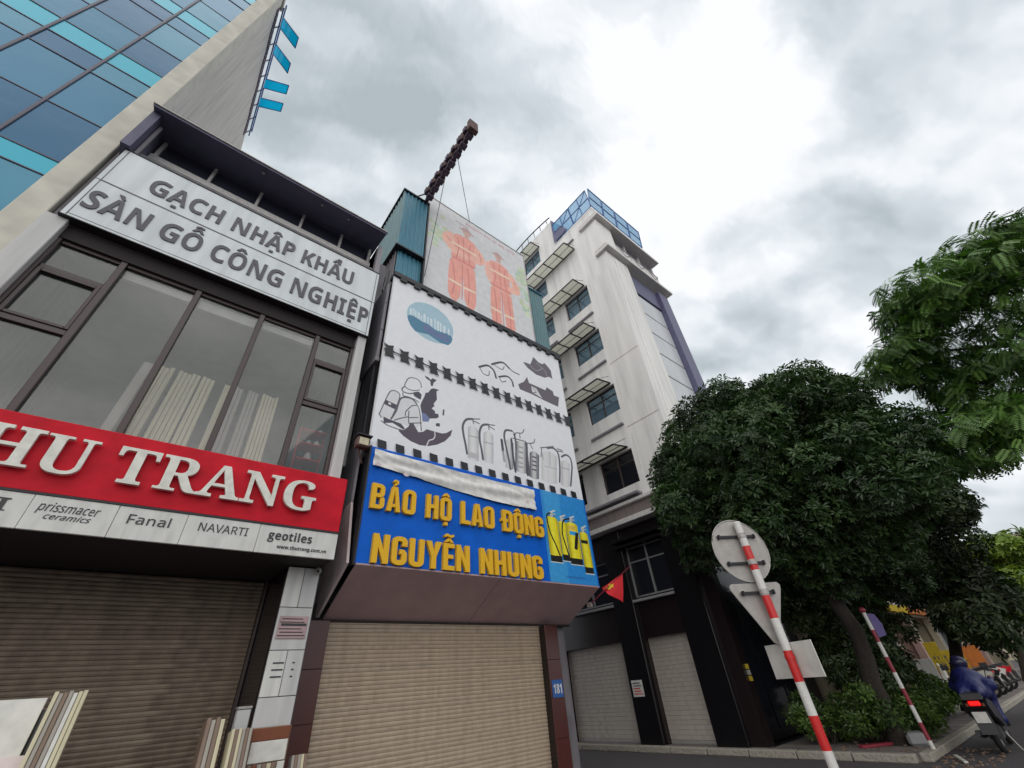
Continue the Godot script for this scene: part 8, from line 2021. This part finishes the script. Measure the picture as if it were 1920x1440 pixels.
func rider(at: Vector3, turn: float) -> void:
	var o := thing("person", "rider in a blue raincoat and dark helmet bent over the handlebars of the scooter", "person", Vector3.ZERO)
	var bones := [[Vector3(0.20, 0.90, 0), Vector3(0.46, 1.09, 0), 0.19, 0.19], [Vector3(0.46, 1.09, 0), Vector3(0.58, 1.18, 0), 0.19, 0.1]]
	for s in [-1.0, 1.0]:
		bones.append([Vector3(0.52, 1.12, 0.15 * s), Vector3(0.62, 0.96, 0.29 * s), 0.085, 0.065])
		bones.append([Vector3(0.62, 0.96, 0.29 * s), Vector3(0.88, 1.05, 0.31 * s), 0.065, 0.048])
		bones.append([Vector3(0.22, 0.91, 0.1 * s), Vector3(0.68, 0.82, 0.17 * s), 0.125, 0.085])
		bones.append([Vector3(0.68, 0.82, 0.17 * s), Vector3(0.62, 0.44, 0.16 * s), 0.08, 0.055])
		bones.append([Vector3(0.62, 0.42, 0.16 * s), Vector3(0.76, 0.39, 0.17 * s), 0.05, 0.04])
		bones.append([Vector3(0.1, 0.9, 0.1 * s), Vector3(-0.14, 0.88, 0.13 * s), 0.13, 0.05])
	var body := part(o, "body", blend_body(bones, 0.03, 34.0), M.raincoat)
	part(body, "neck_and_face", blend_body([[Vector3(0.60, 1.2, 0), Vector3(0.66, 1.28, 0), 0.055, 0.05], [Vector3(0.68, 1.32, 0), Vector3(0.73, 1.25, 0), 0.095, 0.06], [Vector3(0.79, 1.29, 0), Vector3(0.80, 1.27, 0), 0.016, 0.02]], 0.016, 60.0), M.skin)
	var hm := part(body, "helmet", round_mesh(0.135, 0.92), M.helmet, Vector3(0.665, 1.35, 0))
	part(hm, "visor", box_mesh(Vector3(0.1, 0.015, 0.2), 0.005), M.helmet, Vector3(0.80, 1.35, 0))
	for s in [-1.0, 1.0]:
		var hb := [[Vector3(0.86, 1.06, 0.31 * s), Vector3(0.92, 1.07, 0.32 * s), 0.03, 0.034]]
		for k in 4: hb.append([Vector3(0.93, 1.085, (0.29 + 0.022 * k) * s), Vector3(0.955, 1.04, (0.29 + 0.022 * k) * s), 0.011, 0.009])
		hb.append([Vector3(0.9, 1.06, 0.285 * s), Vector3(0.93, 1.03, 0.27 * s), 0.011, 0.009])
		part(body, "hand", blend_body(hb, 0.01, 120.0), M.skin)
	o.position = at
	o.rotation.y = turn

func scooters() -> void:
	var at := Vector3(13.1, 0.0, -2.25)
	scooter("scooter", "black scooter ridden away along the road, red tail light lit", at, 0.04, M.scooter_black, "", true)
	rider(at, 0.04)
	var cols := [M.letter_white, M.scooter_black, M.letter_white, M.sign_red]
	var ls := ["white scooter parked first in the row on the pavement", "black scooter parked between two white ones", "second white scooter in the parked row", "red scooter parked last in the row"]
	for i in 4: scooter("parked_scooter", ls[i], Vector3(24.5 + i * 1.5, 0.12, -3.6), PI * 0.5 + 0.1 * i, cols[i], "scooters parked on the pavement", false)

# ---------------------------------------------------------------- houses along the street
func street_row() -> void:
	var spec := [[17.5, 21.6, 10.5, "wall_cream", "paint_violet", "cream shophouse right beside the white corner building"], [21.7, 26.0, 12.4, "wall_grey", "sign_strip", "grey shophouse with pale sign behind the shaded tree"],
		[26.1, 30.2, 9.6, "wall_rose", "paint_yellow", "rose shophouse with yellow sign along the street"], [30.3, 35.0, 11.5, "wall_cream", "paint_orange", "cream shophouse with orange sign further along"],
		[35.1, 40.0, 10.0, "wall_grey", "sign_red", "grey shophouse with red sign further along"], [40.1, 46.0, 13.0, "wall_rose", "paint_orange", "tall rose shophouse near the street's end"], [46.1, 54.0, 11.0, "wall_cream", "sign_blue", "last cream shophouse of the row"]]
	for q in spec:
		var x0: float = q[0]
		var x1: float = q[1]
		var h: float = q[2]
		var s := thing("shophouse", q[5], "building", Vector3((x0 + x1) * 0.5, 0.12, -9.0), "shophouses along the street")
		var holes := [Rect2(0.35, 0.0, x1 - x0 - 0.7, 3.0)]
		var fl := int((h - 4.2) / 3.1)
		for k in fl:
			for c in 2: holes.append(Rect2(0.5 + c * (x1 - x0 - 2.2), 4.4 + k * 3.1, 1.2, 1.6))
		part(s, "front_wall", wall_mesh(x1 - x0, h, 0.3, holes, Vector3.RIGHT, Vector3.UP, Vector3.BACK), M[q[3]], Vector3(x0, 0.12, -5.9))
		bx(s, "body", Vector3(x0, 0.12, -14), Vector3(x1, h + 0.1, -8.0), M[q[3]], 0.0)
		for x in [x0 + 0.001, x1 - 0.201]: bx(s, "side_wall", Vector3(x, 0.12, -7.99), Vector3(x + 0.2, h + 0.1, -6.21), M[q[3]], 0.0)
		bx(s, "roof", Vector3(x0, h + 0.13, -14), Vector3(x1, h + 0.3, -5.8), M.wall_grey, 0.0)
		for k in fl:
			for c in 2:
				var x := x0 + 0.5 + c * (x1 - x0 - 2.2)
				var w := bx(s, "window", Vector3(x, 4.52 + k * 3.1, -6.1), Vector3(x + 1.2, 4.6 + k * 3.1, -6.0), M.brown_frame, 0.0)
				bx(w, "pane", Vector3(x, 4.6 + k * 3.1, -6.07), Vector3(x + 1.2, 6.12 + k * 3.1, -6.06), M.dark_pane, 0.0)
		var g := thing("shop_sign", "%s fascia sign of the %s" % [{"paint_violet": "violet", "paint_yellow": "yellow", "sign_strip": "pale", "paint_orange": "orange", "sign_red": "red", "sign_blue": "blue"}[q[4]], q[5]], "sign", Vector3((x0 + x1) * 0.5, 3.2, -5.8), "shop signs along the street")
		bx(g, "board", Vector3(x0 + 0.2, 3.2, -5.89), Vector3(x1 - 0.2, 4.15, -5.7), M[q[4]], 0.01)
		bx(g, "band", Vector3(x0 + 0.6, 3.5, -5.7), Vector3(x1 - 0.9, 3.8, -5.69), M.board_white if q[4] != "sign_strip" else M.sign_red, 0.0)
	# upright boards standing on the pavement
	var bs := [[17.9, -5.2, 0.95, 0.42, "soffit_mauve", "tall mauve display board standing on the shaded pavement"], [18.9, -4.9, 0.8, 0.36, "board_cream", "cream advertising board beside the mauve one"], [20.6, -4.8, 1.0, 0.5, "board_grey", "grey display board before the violet fascia"], [22.4, -4.5, 1.0, 0.42, "sign_strip", "pale printed board standing before the grey shophouse"], [23.1, -4.6, 0.7, 0.4, "board_orange", "low rust-orange board beside the pale printed one"],
		[25.2, -4.6, 1.5, 0.32, "paint_yellow", "narrow yellow standing board near the parked scooters"], [28.6, -4.6, 1.2, 0.6, "paint_yellow", "wide yellow standing board behind the parked scooters"], [31.5, -4.4, 1.3, 0.6, "paint_orange", "orange standing board far along the pavement"]]
	for q in bs:
		var o := thing("standing_board", q[5], "board", Vector3(q[0], 0.12, q[1]), "boards standing on the pavement")
		bx(o, "panel", Vector3(q[0] - 0.03, 0.4, q[1] - q[3]), Vector3(q[0], 0.4 + q[2], q[1] + q[3] * 0.3), M[q[4]], 0.005)
		for z in [q[1] - q[3] + 0.05, q[1] + q[3] * 0.3 - 0.05]: bx(o, "leg", Vector3(q[0] + 0.001, 0.12, z), Vector3(q[0] + 0.03, 0.6, z + 0.03), M.dark_steel, 0.0)
		bx(o, "print", Vector3(q[0] - 0.034, 0.6, q[1] - q[3] + 0.1), Vector3(q[0] - 0.031, 0.9, q[1] + q[3] * 0.3 - 0.12), M.board_brown, 0.0)
		bx(o, "foot_rail", Vector3(q[0] + 0.031, 0.125, q[1] - q[3]), Vector3(q[0] + 0.3, 0.16, q[1] - q[3] + 0.03), M.dark_steel, 0.0)
	var e := thing("end_house", "pale apartment block closing the far end of the street", "building", Vector3(95, 0, -2))
	bx(e, "wall", Vector3(92, 0, -22), Vector3(100, 14, 18), M.wall_cream, 0.0)
	for k in 4:
		for c in 8:
			var w := bx(e, "window", Vector3(91.95, 1.5 + k * 3.2, -20 + c * 4.8), Vector3(91.999, 3.2 + k * 3.2, -18.4 + c * 4.8), M.brown_frame, 0.0)
			bx(w, "pane", Vector3(91.93, 1.6 + k * 3.2, -19.9 + c * 4.8), Vector3(91.949, 3.1 + k * 3.2, -18.5 + c * 4.8), M.dark_pane, 0.0)

func _ready() -> void:
	rng.seed = 1
	air_and_camera()
	make_materials()
	setting()
	glass_tower()
	tile_shop()
	safety_shop()
	corner_building()
	street_row()
	road_signs()
	trees()
	scooters()
